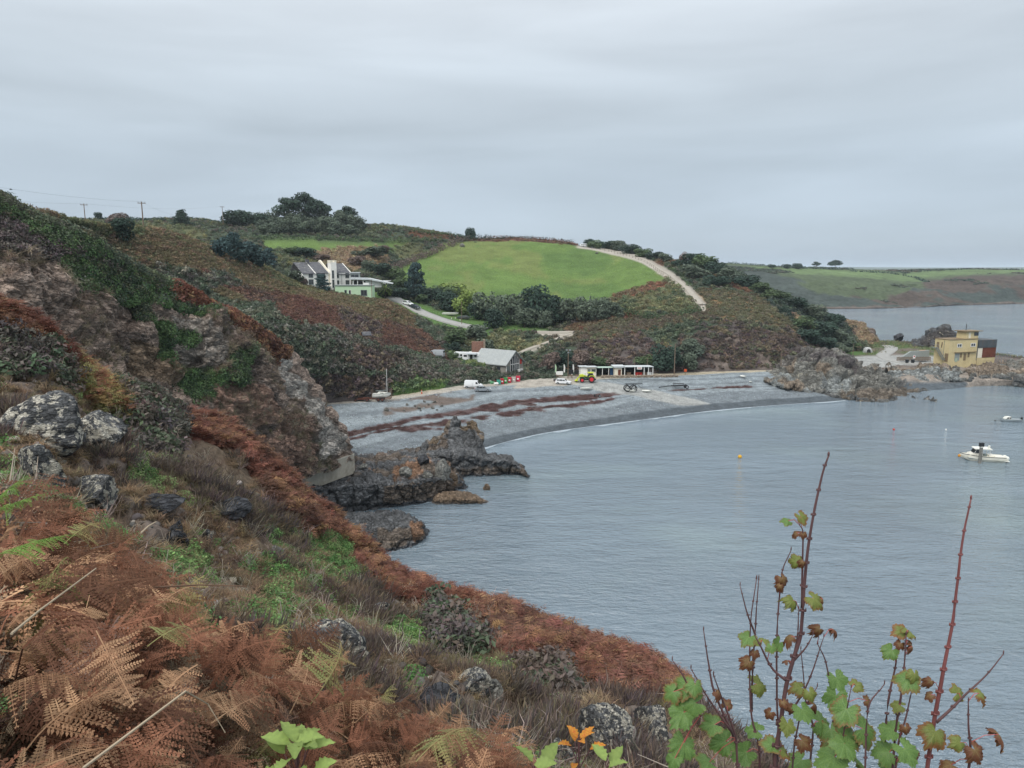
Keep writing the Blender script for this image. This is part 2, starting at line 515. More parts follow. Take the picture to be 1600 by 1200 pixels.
# ---- the near slope the camera stands on
def rockdisp(s, a, seed, strata=(0.25, 0.1, 0.96)):
    def f(p, n):
        q = p @ np.array([[1, 0, .3], [0, 1, .2], [-.3, -.2, 1.]])
        f1, f2, c = worley(p * np.array([1, 1, 0.7]), s, seed)
        lay = np.abs(((q[..., 2] * s * 1.7 + fbm(p, s * .6, 3, seed + 4)) % 1.0) - 0.5)
        return (n * (a * ((c - 0.5) * 0.9 + np.clip(f2 - f1, 0, .4) * 0.8 + lay * 0.5 + 0.5 * fbm(p, s * 2.2, 3, seed + 9)))[..., None])
    return f
def disp_near(G, n, cov, row):
    dist = np.linalg.norm(G - np.array([0, 0, CAMZ]), axis=2)
    k = np.clip(dist / 20, 0.12, 1.2)
    d = 0.42 * fbm(G, 0.35, 4, 3) + 0.22 * fbm(G, 1.3, 3, 5)
    f1, f2, c = worley(G, 0.75, 21)
    d = d + np.where(cov == 'rock', 0.55 * (c - 0.4) + 0.3 * np.clip(f2 - f1, 0, .5), 0.0)
    return n * (d * k)[..., None]
NEAR_CREST = [(-260, 405, 33), (-100, 440, 34), (0, 474, 35), (60, 505, 36), (110, 553, 37), (150, 580, 38), (190, 598, 39), (240, 609, 41), (280, 640, 42), (310, 643, 43), (345, 652, 43.5), (400, 688, 43),
              (440, 735, 42), (480, 774, 42), (540, 826, 41), (600, 878, 39), (640, 904, 37), (700, 916, 35), (760, 934, 33.5), (850, 966, 31), (1000, 1034, 27), (1070, 1079, 25), (1150, 1150, 22), (1300, 1300, 16)]
NEAR_CREST = [(x, y + 16 * min(1, max(0.35, 30 / d)), d) for x, y, d in NEAR_CREST]
near_rows = [
    ('off', 2, (7.0, 13.0, -17.0)) if False else ('d', [(x, y + 150, d + 9) for x, y, d in NEAR_CREST]),
    ('d', [(x, y + 30, d + 4.5) for x, y, d in NEAR_CREST]),
    ('d', NEAR_CREST),
    ('d', [(-260, 560, 25), (0, 590, 28), (110, 640, 30), (200, 680, 31.5), (300, 720, 33), (400, 790, 33.5), (480, 850, 33), (600, 945, 30.5), (700, 985, 28), (850, 1035, 25), (1000, 1090, 22), (1150, 1190, 18.5), (1300, 1330, 14)]),
    ('d', [(-260, 680, 19.5), (0, 690, 22), (110, 735, 23), (200, 770, 24), (400, 870, 26), (600, 1000, 23.5), (800, 1085, 20.5), (1000, 1160, 17.5), (1150, 1240, 15), (1300, 1350, 12)]),
    ('d', [(-260, 850, 12), (0, 850, 13.5), (200, 880, 16.5), (400, 950, 18.5), (600, 1060, 16.8), (800, 1140, 15), (1000, 1220, 13), (1150, 1290, 11.5), (1300, 1380, 10)]),
    ('d', [(-260, 880, 4.6), (0, 930, 5.2), (120, 975, 6.3), (230, 1020, 8), (400, 1070, 11), (600, 1150, 11), (800, 1230, 10), (1000, 1310, 9), (1150, 1370, 8), (1300, 1420, 7)]),
    ('d', [(-260, 1450, 2.0), (0, 1420, 2.3), (200, 1400, 2.8), (400, 1380, 3.6), (600, 1400, 4.2), (800, 1450, 4.2), (1000, 1500, 4), (1150, 1540, 3.6), (1300, 1560, 3.2)]),
    ('off', 7, (0, -9.0, 1.3)),
]
near_zones = [
    ([(-300, 930), (100, 930), (250, 960), (380, 1020), (520, 1080), (640, 1110), (720, 1160), (760, 1300), (600, 1700), (-300, 1700)], 'soil'),
    ([(-300, 380), (0, 455), (60, 480), (115, 560), (100, 575), (70, 540), (0, 520), (-300, 480)], 'rust2'),
    ([(100, 540), (190, 585), (235, 605), (230, 640), (200, 660), (150, 640), (110, 600)], 'ochre'),
    ([(250, 600), (310, 625), (410, 670), (450, 730), (550, 815), (650, 890), (760, 920), (860, 950), (1075, 1060), (1060, 1110), (960, 1100), (860, 1050), (800, 1040), (740, 985), (660, 950), (600, 940), (560, 890), (490, 845), (430, 800), (400, 750), (350, 705), (300, 690)], 'rust'),
    ([(0, 520), (60, 530), (100, 580), (110, 620), (0, 600)], 'heath'),
    ([(180, 600), (260, 605), (290, 660), (270, 720), (210, 700)], 'scrub'),
    ([(665, 935), (720, 950), (745, 990), (740, 1030), (690, 1030), (665, 980)], 'purple'),
    ([(800, 1040), (870, 1050), (900, 1090), (830, 1085)], 'heath'),
    ([(0, 600), (60, 590), (110, 640), (160, 680), (190, 740), (120, 780), (60, 760), (0, 720)], 'rock'),
    ([(170, 790), (270, 780), (300, 800), (280, 860), (230, 850)], 'rock'),
    ([(640, 1040), (700, 1030), (760, 1060), (800, 1110), (700, 1130), (640, 1090)], 'rock'),
    ([(900, 1110), (1000, 1090), (1060, 1130), (1050, 1240), (900, 1240)], 'rock'),
    ([(590, 975), (660, 960), (680, 1010), (640, 1035), (600, 1020)], 'moss'),
    ([(400, 930), (440, 900), (450, 980), (430, 1020), (405, 990)], 'moss'),
    ([(480, 830), (540, 850), (560, 900), (520, 920), (470, 880)], 'moss'),
    ([(230, 880), (310, 850), (340, 900), (260, 920)], 'moss'),
]
ncol = 520
near_slope = sheet('near_slope', np.linspace(-260, 1300, ncol), near_rows, [10, 20, 60, 60, 60, 60, 46, 10], near_zones, 'dead', disp_near,
                   ground_mat('near_slope_soil', 4.5, 0.45, 0.09, 5.0), 'steep grassy cliff top slope falling to the sea')

# ---- quarried sea cliff behind it
CLIFF_CREST = [(-260, 232, 58), (-100, 280, 60), (0, 322, 66), (18, 336, 67), (40, 345, 68), (70, 357, 69), (100, 368, 70), (150, 388, 73), (200, 414, 76), (260, 446, 80), (300, 462, 83), (330, 483, 86), (400, 520, 90), (432, 541, 93),
               (452, 566, 96), (470, 593, 98), (488, 622, 101), (500, 641, 103), (515, 668, 106), (526, 694, 108), (532, 716, 109.5), (545, 722, 110)]
def disp_cliff(G, n, cov, row):
    bare = np.isin(cov, ['rock', 'redrock', 'pale', 'tan', 'slab', 'crag'])
    for _ in range(3): bare = bare.astype(float); bare[1:-1, 1:-1] = (bare[1:-1, 1:-1] + bare[:-2, 1:-1] + bare[2:, 1:-1] + bare[1:-1, 2:] + bare[1:-1, :-2]) / 5
    d1 = rockdisp(0.16, 1.8, 71)(G, n) + rockdisp(0.5, 0.9, 75)(G, n) + rockdisp(1.3, 0.34, 79)(G, n)
    gul = fbm(G * np.array([1, 1, 0.22]), 0.28, 4, 81)      # gullies running down the face
    d2 = n * (0.9 * fbm(G, 0.13, 3, 83) + 0.35 * fbm(G, 0.6, 3, 85))[..., None]
    k = np.clip((row - 1) / 0.3, 0.15, 1)[..., None]
    return (d1 * bare[..., None] + n * (1.3 * gul * bare)[..., None] * 0.8 + d2 * (1 - bare[..., None] * .6)) * k
cliff_zones = [
    (lambda x, y, r, G: r < 99, 'crag'), (lambda x, y, r, G: fbm(G, .12, 3, 77) > .22, 'rock'),
    ([(-260, 180), (0, 290), (60, 330), (150, 370), (230, 418), (300, 458), (345, 492), (330, 500), (280, 480), (230, 470), (150, 445), (100, 420), (60, 398), (-260, 380)], 'scrub'),
    ([(-260, 320), (0, 340), (60, 375), (140, 400), (190, 425), (210, 445), (150, 440), (60, 400), (-260, 385)], 'purple'),
    ([(-260, 150), (15, 285), (30, 320), (-260, 300)], 'heath'),
    ([(80, 400), (130, 405), (215, 440), (230, 465), (150, 455), (100, 440)], 'dark'),
    ([(268, 448), (330, 475), (400, 515), (440, 540), (452, 575), (432, 575), (400, 540), (340, 500), (280, 468)], 'rust'),
    ([(430, 560), (450, 562), (480, 620), (505, 660), (525, 700), (500, 720), (470, 640), (440, 590)], 'slab'),
    ([(420, 640), (470, 650), (490, 710), (470, 745), (430, 740), (410, 690)], 'redrock'),
    ([(265, 495), (310, 500), (345, 540), (350, 570), (300, 585), (270, 560)], 'pale'),
    ([(185, 530), (240, 545), (300, 580), (260, 605), (190, 590)], 'tan'),
    ([(150, 455), (220, 450), (215, 470), (160, 470)], 'dark'),
    ([(245, 505), (262, 505), (262, 560), (245, 560)], 'moss'), ([(215, 475), (225, 475), (232, 500), (215, 500)], 'dark'),
    ([(270, 515), (300, 520), (300, 537), (270, 537)], 'moss'),
    ([(290, 580), (350, 585), (345, 620), (300, 625), (275, 605)], 'moss'), ([(355, 550), (385, 545), (380, 600), (358, 590)], 'dark'),
    ([(330, 600), (400, 600), (430, 650), (390, 670), (330, 640)], 'redrock'),
]
cliff_rows = [
    ('d', [(x, y + 10, d + 26) for x, y, d in CLIFF_CREST]),
    ('d', [(x, y + 6, d + 10) for x, y, d in CLIFF_CREST]),
    ('d', CLIFF_CREST),
    ('d', [(-260, 345, 54), (0, 385, 62), (100, 425, 67), (200, 462, 74), (300, 500, 80.5), (360, 535, 84), (400, 560, 87), (440, 600, 92), (470, 630, 96), (500, 674, 101.5), (520, 702, 106.5), (532, 719, 108.5), (545, 726, 109.5)]),
    ('d', [(-260, 480, 51), (0, 490, 60), (100, 510, 66), (200, 545, 73), (300, 580, 79), (360, 600, 81), (400, 640, 84.5), (440, 680, 89), (470, 700, 93.5), (500, 715, 100), (520, 722, 104.5), (532, 724, 107.5), (545, 728, 109)]),
    ('d', [(-260, 640, 46), (0, 600, 56), (100, 610, 63), (200, 640, 69), (300, 680, 75), (400, 720, 82), (440, 742, 88), (470, 741, 93.5), (500, 735, 98.5), (520, 729, 103), (532, 727, 107), (545, 729, 108.5)]),
    ('d', [(-260, 790, 43), (0, 720, 53), (200, 760, 62), (300, 790, 68), (400, 790, 77), (440, 770, 86), (470, 755, 92), (500, 743, 97.5), (520, 736, 102), (532, 731, 106), (545, 731, 108)]),
]
sea_cliff = sheet('sea_cliff', np.linspace(-260, 545, 430), cliff_rows, [6, 10, 70, 70, 60, 24], cliff_zones, 'rock', disp_cliff,
                  ground_mat('cliff_rock', 1.8, 0.5, 0.30, 1.6, mid=0.15, voro=1.0, rock=True), 'quarried brown sea cliff with scrub along its lip')

# ---- bracken hillside running down to the beach track
def disp_hill(G, n, cov, row):
    d = 0.9 * fbm(G, 0.05, 4, 93) + 0.45 * fbm(G, 0.25, 3, 95)
    steep = (cov == 'heath') | (cov == 'scrub')
    gul = fbm(G * np.array([1, .5, 0.3]), 0.2, 3, 97)
    return n * ((d + 0.9 * gul * steep) * np.clip(np.minimum(row / 0.25, 1), 0.0, 1))[..., None]
HILL_CREST = [(-260, 300, 100), (0, 316, 110), (40, 327, 115), (90, 338, 128), (130, 347, 140), (165, 352, 150), (200, 354, 160), (260, 364, 175), (330, 384, 190), (380, 402, 202), (420, 418, 210), (470, 441, 218), (520, 454, 225), (570, 462, 230), (600, 466, 234), (620, 475, 236), (640, 487, 237),
              (660, 498, 236), (690, 515, 234), (705, 527, 231), (720, 540, 228), (760, 553, 225), (800, 573, 221), (835, 584, 216), (870, 587, 215)]
HILL_CREST = [(x, y + (5.5 if 300 < x < 800 else 3), d) for x, y, d in HILL_CREST]
hill_rows = [
    ('z', [(-260, 705, 4.3), (300, 682, 4.3), (440, 652, 4.3), (515, 633, 4.3), (560, 629, 4.4), (620, 621, 4.5), (700, 608, 4.6), (780, 600, 4.7), (835, 594, 4.8), (870, 592, 4.8)]),
    ('d', [(-260, 520, 130), (300, 525, 143), (400, 520, 148), (500, 560, 160), (560, 575, 168), (600, 575, 176), (650, 576, 186), (700, 576, 196), (735, 567, 202), (780, 578, 203), (820, 586, 203), (870, 589, 204.5)]),
    ('d', [(-260, 500, 132), (300, 500, 147), (400, 490, 155), (500, 510, 170), (600, 543, 186), (650, 552, 199), (700, 562, 208), (735, 561, 211), (780, 573, 210), (820, 583, 208), (870, 588, 208)]),
    ('d', [(-260, 440, 135), (200, 420, 148), (300, 430, 158), (400, 470, 168), (500, 488, 185), (600, 510, 205), (650, 527, 214), (690, 543, 218), (740, 556.5, 218.5), (790, 570.5, 216), (830, 582, 213), (870, 587.5, 212)]),
    ('d', HILL_CREST),
    ('off', 4, lambda x: np.stack([np.interp(x, [0, 250, 450, 650], [-9, -9, -3, 3]), np.interp(x, [250, 650], [4, 9]), -3 + 0 * x], 1)),
    ('off', 4, lambda x: np.stack([np.interp(x, [0, 250, 450, 650], [-30, -30, -8, 10]), np.interp(x, [250, 650], [12, 24]), -12 + 0 * x], 1)),
]
hill_zones = [
    (lambda x, y, r, G: r > 3.0, 'ochre'),
    (lambda x, y, r, G: (r > 3.55) & (fbm(G, 0.06, 3, 5) > 0.12), 'olive'),
    (lambda x, y, r, G: (r > 2.3) & (fbm(G, 0.05, 3, 8) < -0.12) & (y > 380), 'rust2'),
    ([(300, 420), (400, 455), (470, 468), (560, 495), (640, 515), (690, 530), (700, 565), (640, 550), (560, 530), (500, 512), (420, 500), (380, 470)], 'rust'),
    ([(260, 430), (330, 460), (420, 500), (520, 520), (600, 545), (690, 575), (640, 640), (500, 660), (400, 560)], 'scrub'),
    ([(480, 590), (560, 585), (640, 600), (620, 625), (500, 650), (470, 620)], 'heath'),
    ([(520, 480), (590, 505), (600, 530), (540, 520)], 'heath'), ([(560, 540), (640, 560), (600, 585), (540, 570)], 'heath'),
    ([(600, 500), (690, 530), (695, 565), (650, 552), (600, 540)], 'purple'),
    ([(640, 480), (690, 505), (720, 530), (740, 550), (690, 545), (650, 510)], 'scrub'), ([(690, 520), (740, 545), (760, 560), (700, 558)], 'moss'),
    ([(640, 575), (665, 600), (675, 615), (650, 615)], 'grass'), ([(600, 600), (700, 595), (690, 612), (610, 620)], 'moss'),
    ([(320, 425), (360, 430), (380, 455), (340, 450)], 'scrub'), ([(370, 475), (430, 480), (440, 510), (390, 520)], 'dark'),
    ([(715, 556), (800, 560), (815, 577), (720, 574)], 'moss'),
]
hillside = sheet('hillside', np.linspace(-260, 870, 520), hill_rows, [50, 12, 20, 34, 8, 8], hill_zones, 'scrub', disp_hill,
                 ground_mat('hillside_soil', 1.6, 0.4, 0.25, 1.2, mid=0.25), 'bracken hillside running down to the beach track')

# ---- valley, green field and headland
def disp_valley(G, n, cov, row):
    veg = ~np.isin(cov, ['field', 'field2', 'field3', 'grass', 'road', 'track'])
    d = 0.8 * fbm(G, 0.05, 4, 103) + 0.5 * fbm(G, 0.22, 3, 105) * veg
    bare = np.isin(cov, ['rock', 'tan', 'pale'])
    d = d + bare * (1.6 * fbm(G * np.array([1, 1, .5]), 0.25, 4, 107))
    f1, f2, c = worley(G, .35, 109); d = d + bare * (1.5 * (c - .5) - .9 * np.exp(-((f2 - f1) / .15) ** 2))
    return n * (d * np.clip(row / 0.3, 0, 1))[..., None] * np.where(veg, 1, 0.35)[..., None]
SKY_ROW = [(-260, 338, 400), (100, 343, 400), (200, 342, 400), (300, 342, 405), (380, 350, 415), (480, 352, 420), (560, 350, 430), (600, 350, 430), (640, 354, 430), (700, 364, 440), (740, 372, 450), (790, 371.5, 452), (830, 372.5, 450), (890, 379, 447), (915, 383, 440),
           (960, 387, 425), (1000, 395, 400), (1030, 402, 378), (1060, 407, 360), (1090, 409, 350), (1120, 412, 345), (1160, 426, 335), (1200, 447, 326), (1240, 463, 322), (1290, 489, 320), (1340, 503, 325), (1360, 511, 328), (1369, 522, 330), (1376, 537, 330)]
SKY_ROW = [(x, y + (3 if x < 1100 else 4), d) for x, y, d in SKY_ROW]
valley_rows = [
    ('z', [(-260, 700, 3), (380, 640, 4.2), (600, 604, 4.4), (760, 593, 4.6), (835, 592, 4.7), (900, 588.5, 4.7), (1000, 585, 4.8), (1100, 582, 4.8), (1200, 578, 5), (1260, 572, 5), (1330, 557, 5), (1360, 553, 5), (1376, 549, 5)]),
    ('d', [(-260, 600, 190), (380, 560, 195), (600, 545, 215), (760, 560, 214), (800, 562, 214), (830, 552, 222), (900, 535, 230), (1000, 532, 228), (1100, 520, 232), (1200, 520, 236), (1260, 525, 250), (1330, 535, 275), (1360, 538, 290), (1376, 543, 300)]),
    ('d', [(-260, 540, 210), (380, 520, 215), (600, 500, 240), (700, 511, 246), (740, 514, 247), (800, 517, 249), (830, 517, 250), (900, 500, 262), (1000, 490, 265), (1090, 482, 262), (1200, 484, 262), (1270, 500, 282), (1340, 520, 304), (1360, 526, 312), (1376, 541, 310)]),
    ('d', [(-260, 480, 235), (380, 470, 240), (500, 470, 252), (560, 470, 264), (620, 468, 275), (660, 485, 270), (720, 476, 292), (800, 470, 310), (830, 468, 312), (900, 468, 306), (960, 460, 306), (1040, 440, 310), (1110, 450, 292), (1200, 462, 290), (1300, 497, 305), (1340, 511, 315), (1360, 518, 320), (1376, 539, 320)]),
    ('d', [(-260, 420, 285), (380, 425, 282), (500, 420, 298), (570, 424, 310), (610, 424, 330), (660, 402, 375), (700, 386, 405), (730, 379, 420), (830, 378.5, 424), (900, 385, 424), (950, 393, 405), (1000, 404, 372), (1040, 420, 345), (1060, 420, 335), (1130, 424, 322), (1200, 455, 310), (1290, 492, 312), (1340, 506, 320), (1360, 514, 324), (1376, 538, 325)]),
    ('d', SKY_ROW),
    ('off', 5, (8, 40, -2)),
    ('off', 5, (20, 160, -40)),
]
def corridor(pts, w0, w1=None, below=1.6):
    L_ = np.array(pts, float)
    def f(x, y, r, G):
        qx, qy = proj(G); best = np.full(qx.shape, 1e9)
        for i in range(len(L_) - 1):
            a, b = L_[i], L_[i + 1]; ab = b - a
            t = np.clip(((qx - a[0]) * ab[0] + (qy - a[1]) * ab[1]) / (ab @ ab), 0, 1)
            w_ = w0 + ((w1 or w0) - w0) * (i + t) / (len(L_) - 1)
            dy = qy - (a[1] + t * ab[1]); d = np.hypot(qx - (a[0] + t * ab[0]), np.where(dy > 0, dy / below, dy)) / w_
            best = np.minimum(best, d)
        return best < 1
    return f
VALLEY_ROAD = [(606, 462), (622, 470), (640, 480), (660, 490), (690, 500), (715, 507), (742, 512.5), (760, 516)]
CAR_PARK = [(840, 519.5), (865, 520.5), (897, 519.5)]
CLIFF_PATH = [(893, 521), (875, 528), (855, 536), (835, 543), (822, 548), (806, 556)]
ROAD_UP = [(903, 383.5), (930, 386.5), (960, 392.5), (990, 399.5), (1010, 407), (1030, 419), (1050, 431), (1068, 445), (1083, 461), (1097, 477)]
FIELD = lambda x, y: inpoly(x, y, [(602, 424), (640, 412), (690, 380), (730, 377.5), (830, 377), (900, 384), (950, 393), (990, 405), (1022, 422), (1040, 436), (1030, 446), (990, 456), (960, 466), (930, 475), (700, 480), (640, 445)])
valley_zones = [
    (lambda x, y, r, G: (r > 1.2) & (fbm(G, 0.04, 3, 44) > 0.1), 'olive'),
    (lambda x, y, r, G: (x > 880) & (fbm(G, 0.05, 4, 46) < -0.2), 'rust'),
    ([(1040, 450), (1180, 460), (1260, 500), (1240, 520), (1100, 500), (900, 540), (850, 530), (960, 500), (1060, 490)], 'ochre'),
    ([(900, 545), (1000, 520), (1060, 560), (1080, 585), (950, 590), (880, 575)], 'heath'),
    ([(1060, 530), (1150, 500), (1230, 510), (1290, 545), (1230, 590), (1060, 590)], 'heath'),
    ([(1100, 540), (1180, 515), (1235, 530), (1225, 575), (1120, 580)], 'rock'),
    ([(1120, 400), (1180, 430), (1260, 470), (1330, 500), (1330, 545), (1290, 545), (1240, 510), (1180, 460), (1110, 420)], 'dark'),
    ([(1230, 485), (1250, 495), (1290, 525), (1280, 530), (1245, 507)], 'tan'),
    ([(1320, 500), (1362, 505), (1376, 530), (1372, 545), (1340, 530)], 'tan'), ([(1345, 505), (1366, 508), (1372, 535)], 'rock'),
    ([(1318, 551), (1356, 547), (1378, 548), (1360, 562), (1318, 562)], 'grass'),
    ([(640, 360), (740, 368), (900, 376), (905, 384), (740, 377), (640, 372)], 'rust'),
    ([(410, 374), (480, 374), (560, 379), (645, 379), (600, 392), (500, 396), (410, 392)], 'field'),
    ([(500, 392), (590, 388), (610, 410), (600, 425), (540, 422), (480, 405)], 'tan'),
    ([(205, 340), (225, 342), (225, 347), (205, 347)], 'field'),
    ([(602, 424), (640, 412), (690, 380), (730, 377.5), (830, 377), (900, 384), (950, 393), (990, 405), (1022, 422), (1040, 436), (1030, 446), (990, 456), (960, 466), (930, 475), (700, 480), (640, 445)], 'field'),
    (lambda x, y, r, G: FIELD(x, y) & (fbm(G * np.array([1, .5, 1]), .035, 5, 49) > .10), 'field2'), (lambda x, y, r, G: FIELD(x, y) & (fbm(G * np.array([1, .5, 1]), .03, 5, 50) > .16), 'field3'),
    ([(690, 480), (850, 500), (870, 516), (790, 520), (690, 500)], 'grass'),
    ([(570, 455), (600, 458), (660, 475), (740, 508), (760, 518), (720, 520), (640, 485), (570, 470)], 'grass'),
    ([(960, 462), (1040, 436), (1060, 446), (1090, 475), (1080, 490), (980, 490), (940, 480)], 'olive'), ([(960, 462), (1030, 440), (1050, 446), (1000, 460), (955, 472)], 'rust2'),
    (corridor(ROAD_UP, 2.2, 7, 1.9), 'track'), (corridor(VALLEY_ROAD, 6, 7, 1.7), 'grass'), (corridor(CAR_PARK, 2.5, 2.5, 2.2), 'track'), (corridor(CLIFF_PATH, 2.2, 2.6, 2.0), 'track'),
]
valley = sheet('valley_hill', np.linspace(-260, 1376, 640), valley_rows, [40, 24, 24, 50, 20, 6, 6], valley_zones, 'scrub', disp_valley,
               ground_mat('valley_turf', 1.3, 0.3, 0.2, 1.0, mid=0.12), 'valley side with a green field and a scrubby headland', jit=5)

# ---- shingle beach
WATER = [(420, 808), (560, 762), (680, 722), (760, 698), (850, 676), (930, 664.5), (1000, 655.5), (1130, 639), (1230, 631), (1290, 627), (1350, 622)]
def disp_beach(G, n, cov, row):
    d = 0.22 * fbm(G, 0.12, 3, 113) + 0.10 * fbm(G, 0.7, 3, 115) + 0.16 * fbm(G * np.array([0.25, 1.0, 1]), 0.5, 3, 116)
    return n * (d * np.clip((row - 1.6) / 0.8, 0, 1))[..., None]
beach_rows = [
    ('z', [(x, y + 40, -3.0) for x, y in WATER]),
    ('z', [(x, y + 5, -0.35) for x, y in WATER]),
    ('z', [(x, y - 0.5, 0.12) for x, y in WATER]),
    ('z', [(420, 725, 2.3), (540, 690, 2.3), (640, 668, 2.3), (740, 655, 2.3), (830, 641, 2.2), (930, 630, 2.2), (1000, 618, 2.4), (1100, 610, 2.4), (1200, 606, 2.4), (1270, 604, 2.3), (1310, 606, 1.0), (1350, 606, 0.2)]),
    ('z', [(420, 693, 3.1), (540, 677, 3.1), (640, 655, 3.1), (700, 645, 3.1), (800, 628, 3.1), (900, 618, 3.1), (1000, 609, 3.1), (1100, 603, 3.1), (1200, 598, 3.2), (1270, 598, 3.1), (1310, 600, 1.6), (1350, 600, 0.6)]),
    ('z', [(420, 648, 4.6), (515, 634, 4.6), (620, 626, 4.6), (700, 614, 4.6), (780, 604, 4.7), (850, 601, 4.6), (900, 599, 4.6), (960, 596, 4.6), (1050, 589, 4.8), (1130, 585, 5.0), (1200, 582, 5.1), (1260, 581, 4.6), (1310, 588, 2.6), (1350, 590, 2)]),
    ('z', [(420, 633, 4.9), (515, 627, 4.9), (620, 618, 4.9), (700, 606, 4.9), (780, 597, 4.9), (850, 592, 4.9), (900, 589, 4.9), (1000, 585.5, 4.9), (1100, 582.5, 5.0), (1210, 578.5, 5.0), (1260, 578, 4.6), (1350, 584, 2.6)]),
    ('off', 6, (0, 22, 0.0)),
]
SLIP = [(880, 598), (930, 596), (980, 602), (1020, 609), (1070, 620), (1110, 632), (1060, 634), (990, 617), (940, 612)]
beach_zones = [
    (lambda x, y, r, G: (r > 2.9) & (r < 5), 'shingle'), (lambda x, y, r, G: (r < 2.85 + 0.25 * fbm(G, .08, 3, 4)), 'shingle2'),
    (lambda x, y, r, G: (r < 2.22 + 0.05 * fbm(G, .2, 3, 4)), 'wet'),
    (lambda x, y, r, G: (r > 2.92) & (r < 4.05) & (x < 990) & (0.9 * np.abs(r - 3.85 + 0.25 * fbm(G, .06, 3, 8)) < 0.24 + 0.30 * fbm(G * np.array([.3, 1, 1]), .6, 5, 9)), 'weed'),
    (lambda x, y, r, G: (r > 2.7) & (r < 3.9) & (x < 960) & (np.abs(r - 3.12 + 0.2 * fbm(G, .06, 3, 18)) < 0.12 + 0.30 * fbm(G * np.array([.3, 1, 1]), .6, 5, 19)), 'weed'),
    (lambda x, y, r, G: (x > 1005) & (x < 1175) & (np.abs(r - 3.35 + 0.2 * fbm(G, .06, 3, 28)) < 0.08 + 0.35 * fbm(G * np.array([.3, 1, 1]), .5, 4, 29)), 'weed'),
    (lambda x, y, r, G: (r > 4.35) & (r < 5.1) & (x > 600) & (x < 740) & (fbm(G, .25, 3, 33) > -.15), 'rock'),
    (SLIP, 'road'),
    (lambda x, y, r, G: (r > 5.15) & (x < 930), 'track'), (lambda x, y, r, G: (r > 5.75) & (x < 700) & (fbm(G, .15, 3, 34) > 0.1), 'sand'),
    (lambda x, y, r, G: (r > 5.45) & (x >= 930), 'sand'),
    ([(830, 588), (880, 588), (905, 600), (850, 605), (800, 606)], 'track'),
]
beach_zones.insert(3, (lambda x, y, r, G: (r > 2.9) & (r < 5) & (np.abs((r * 2.3 + .5 * fbm(G, .05, 3, 11)) % 1 - .5) < .16), 'shingle2'))
beach = sheet('beach', np.linspace(420, 1350, 560), beach_rows, [6, 8, 46, 26, 30, 14, 6], beach_zones, 'shingle', disp_beach,
              ground_mat('beach_shingle', 3.0, 0.42, 0.16, 4.0, rough=0.85, mid=0.5, voro=3.2), 'grey shingle beach with bands of red brown seaweed', jit=4)

# thin broken line of foam where the water meets the shingle
fx = np.linspace(560, 1320, 420); fy = pchip(np.array(WATER)[:, 0], np.array(WATER)[:, 1], fx)
fp = P(fx, fy + 1.2, z=0.06); fw = np.clip(.35 + 2.2 * fbm(fp, .12, 5, 6), 0.02, 1.5)[:, None]; fd = np.array([0.25, -1.0, 0])
fv = np.stack([fp + np.array([0, .25, .02]), fp + fd * fw * .5 + np.array([0, 0, .03]), fp + fd * fw], 1); fv[:, 2, 2] = .03
fi = np.arange(420 * 3).reshape(420, 3); fF = np.stack([fi[:-1, :-1], fi[:-1, 1:], fi[1:, 1:], fi[1:, :-1]], -1).reshape(-1, 4)
foam = link_mesh('foam', np_mesh('foam', fv.reshape(-1, 3), fF), mat('sea_foam', S('97a3ab'), .6, .3, 3.0)); tag(foam, 'thin white line of foam along the edge of the shingle', 'foam', None, 'stuff')
# ---- low rocky promontory with the lane and the yellow house
prom_rows = [
    ('z', [(1300, 690, -4), (1400, 660, -4), (1480, 645, -4), (1600, 640, -4), (1760, 640, -4)]),
    ('z', [(1300, 640, -2.4), (1370, 630, -2.0), (1420, 616, -0.3), (1480, 609, -0.1), (1540, 605, -0.4), (1600, 606, -0.6), (1760, 610, -0.6)]),
    ('z', [(1300, 616, -1.6), (1375, 604, -1.0), (1420, 600, 1.2), (1480, 600, 1.0), (1540, 595, 1.5), (1600, 596, 1.6), (1760, 600, 1.6)]),
    ('z', [(1300, 592, 2.0), (1365, 580, 3.4), (1420, 571, 4.6), (1480, 570, 4.7), (1540, 571, 4.6), (1600, 574, 3.8), (1760, 582, 3.2)]),
    ('z', [(1300, 566, 5.0), (1360, 562, 5.0), (1420, 561, 5.0), (1480, 563, 5.0), (1540, 563, 5.0), (1600, 567, 4.2), (1760, 575, 3.4)]),
    ('z', [(1300, 548, 5.2), (1360, 545, 5.2), (1400, 543, 5.3), (1480, 546, 5.4), (1540, 556, 5.0), (1600, 562, 3.6), (1760, 570, 2.6)]),
    ('z', [(1300, 535, 5.6), (1360, 532, 5.6), (1400, 532.5, 5.4), (1480, 538, 5.0), (1540, 551, 4), (1600, 559, 2.2), (1760, 568, 1)]),
    ('off', 6, (0, 16, -6)), ('off', 6, (0, 40, -12)),
]
def disp_prom(G, n, cov, row):
    bare = (cov == 'rock') | (cov == 'pale')
    return n * ((0.25 * fbm(G, .15, 3, 120) + bare * 1.1 * fbm(G, .3, 4, 121)) * np.clip(row - 1, 0, 1) * np.where((row > 3.6) & (row < 5.2), .3, 1))[..., None]
LANE = [(1455, 568), (1430, 568), (1405, 566), (1385, 562), (1378, 557), (1385, 551), (1393, 546.5), (1394, 542.5), (1388, 539.5), (1380, 538)]
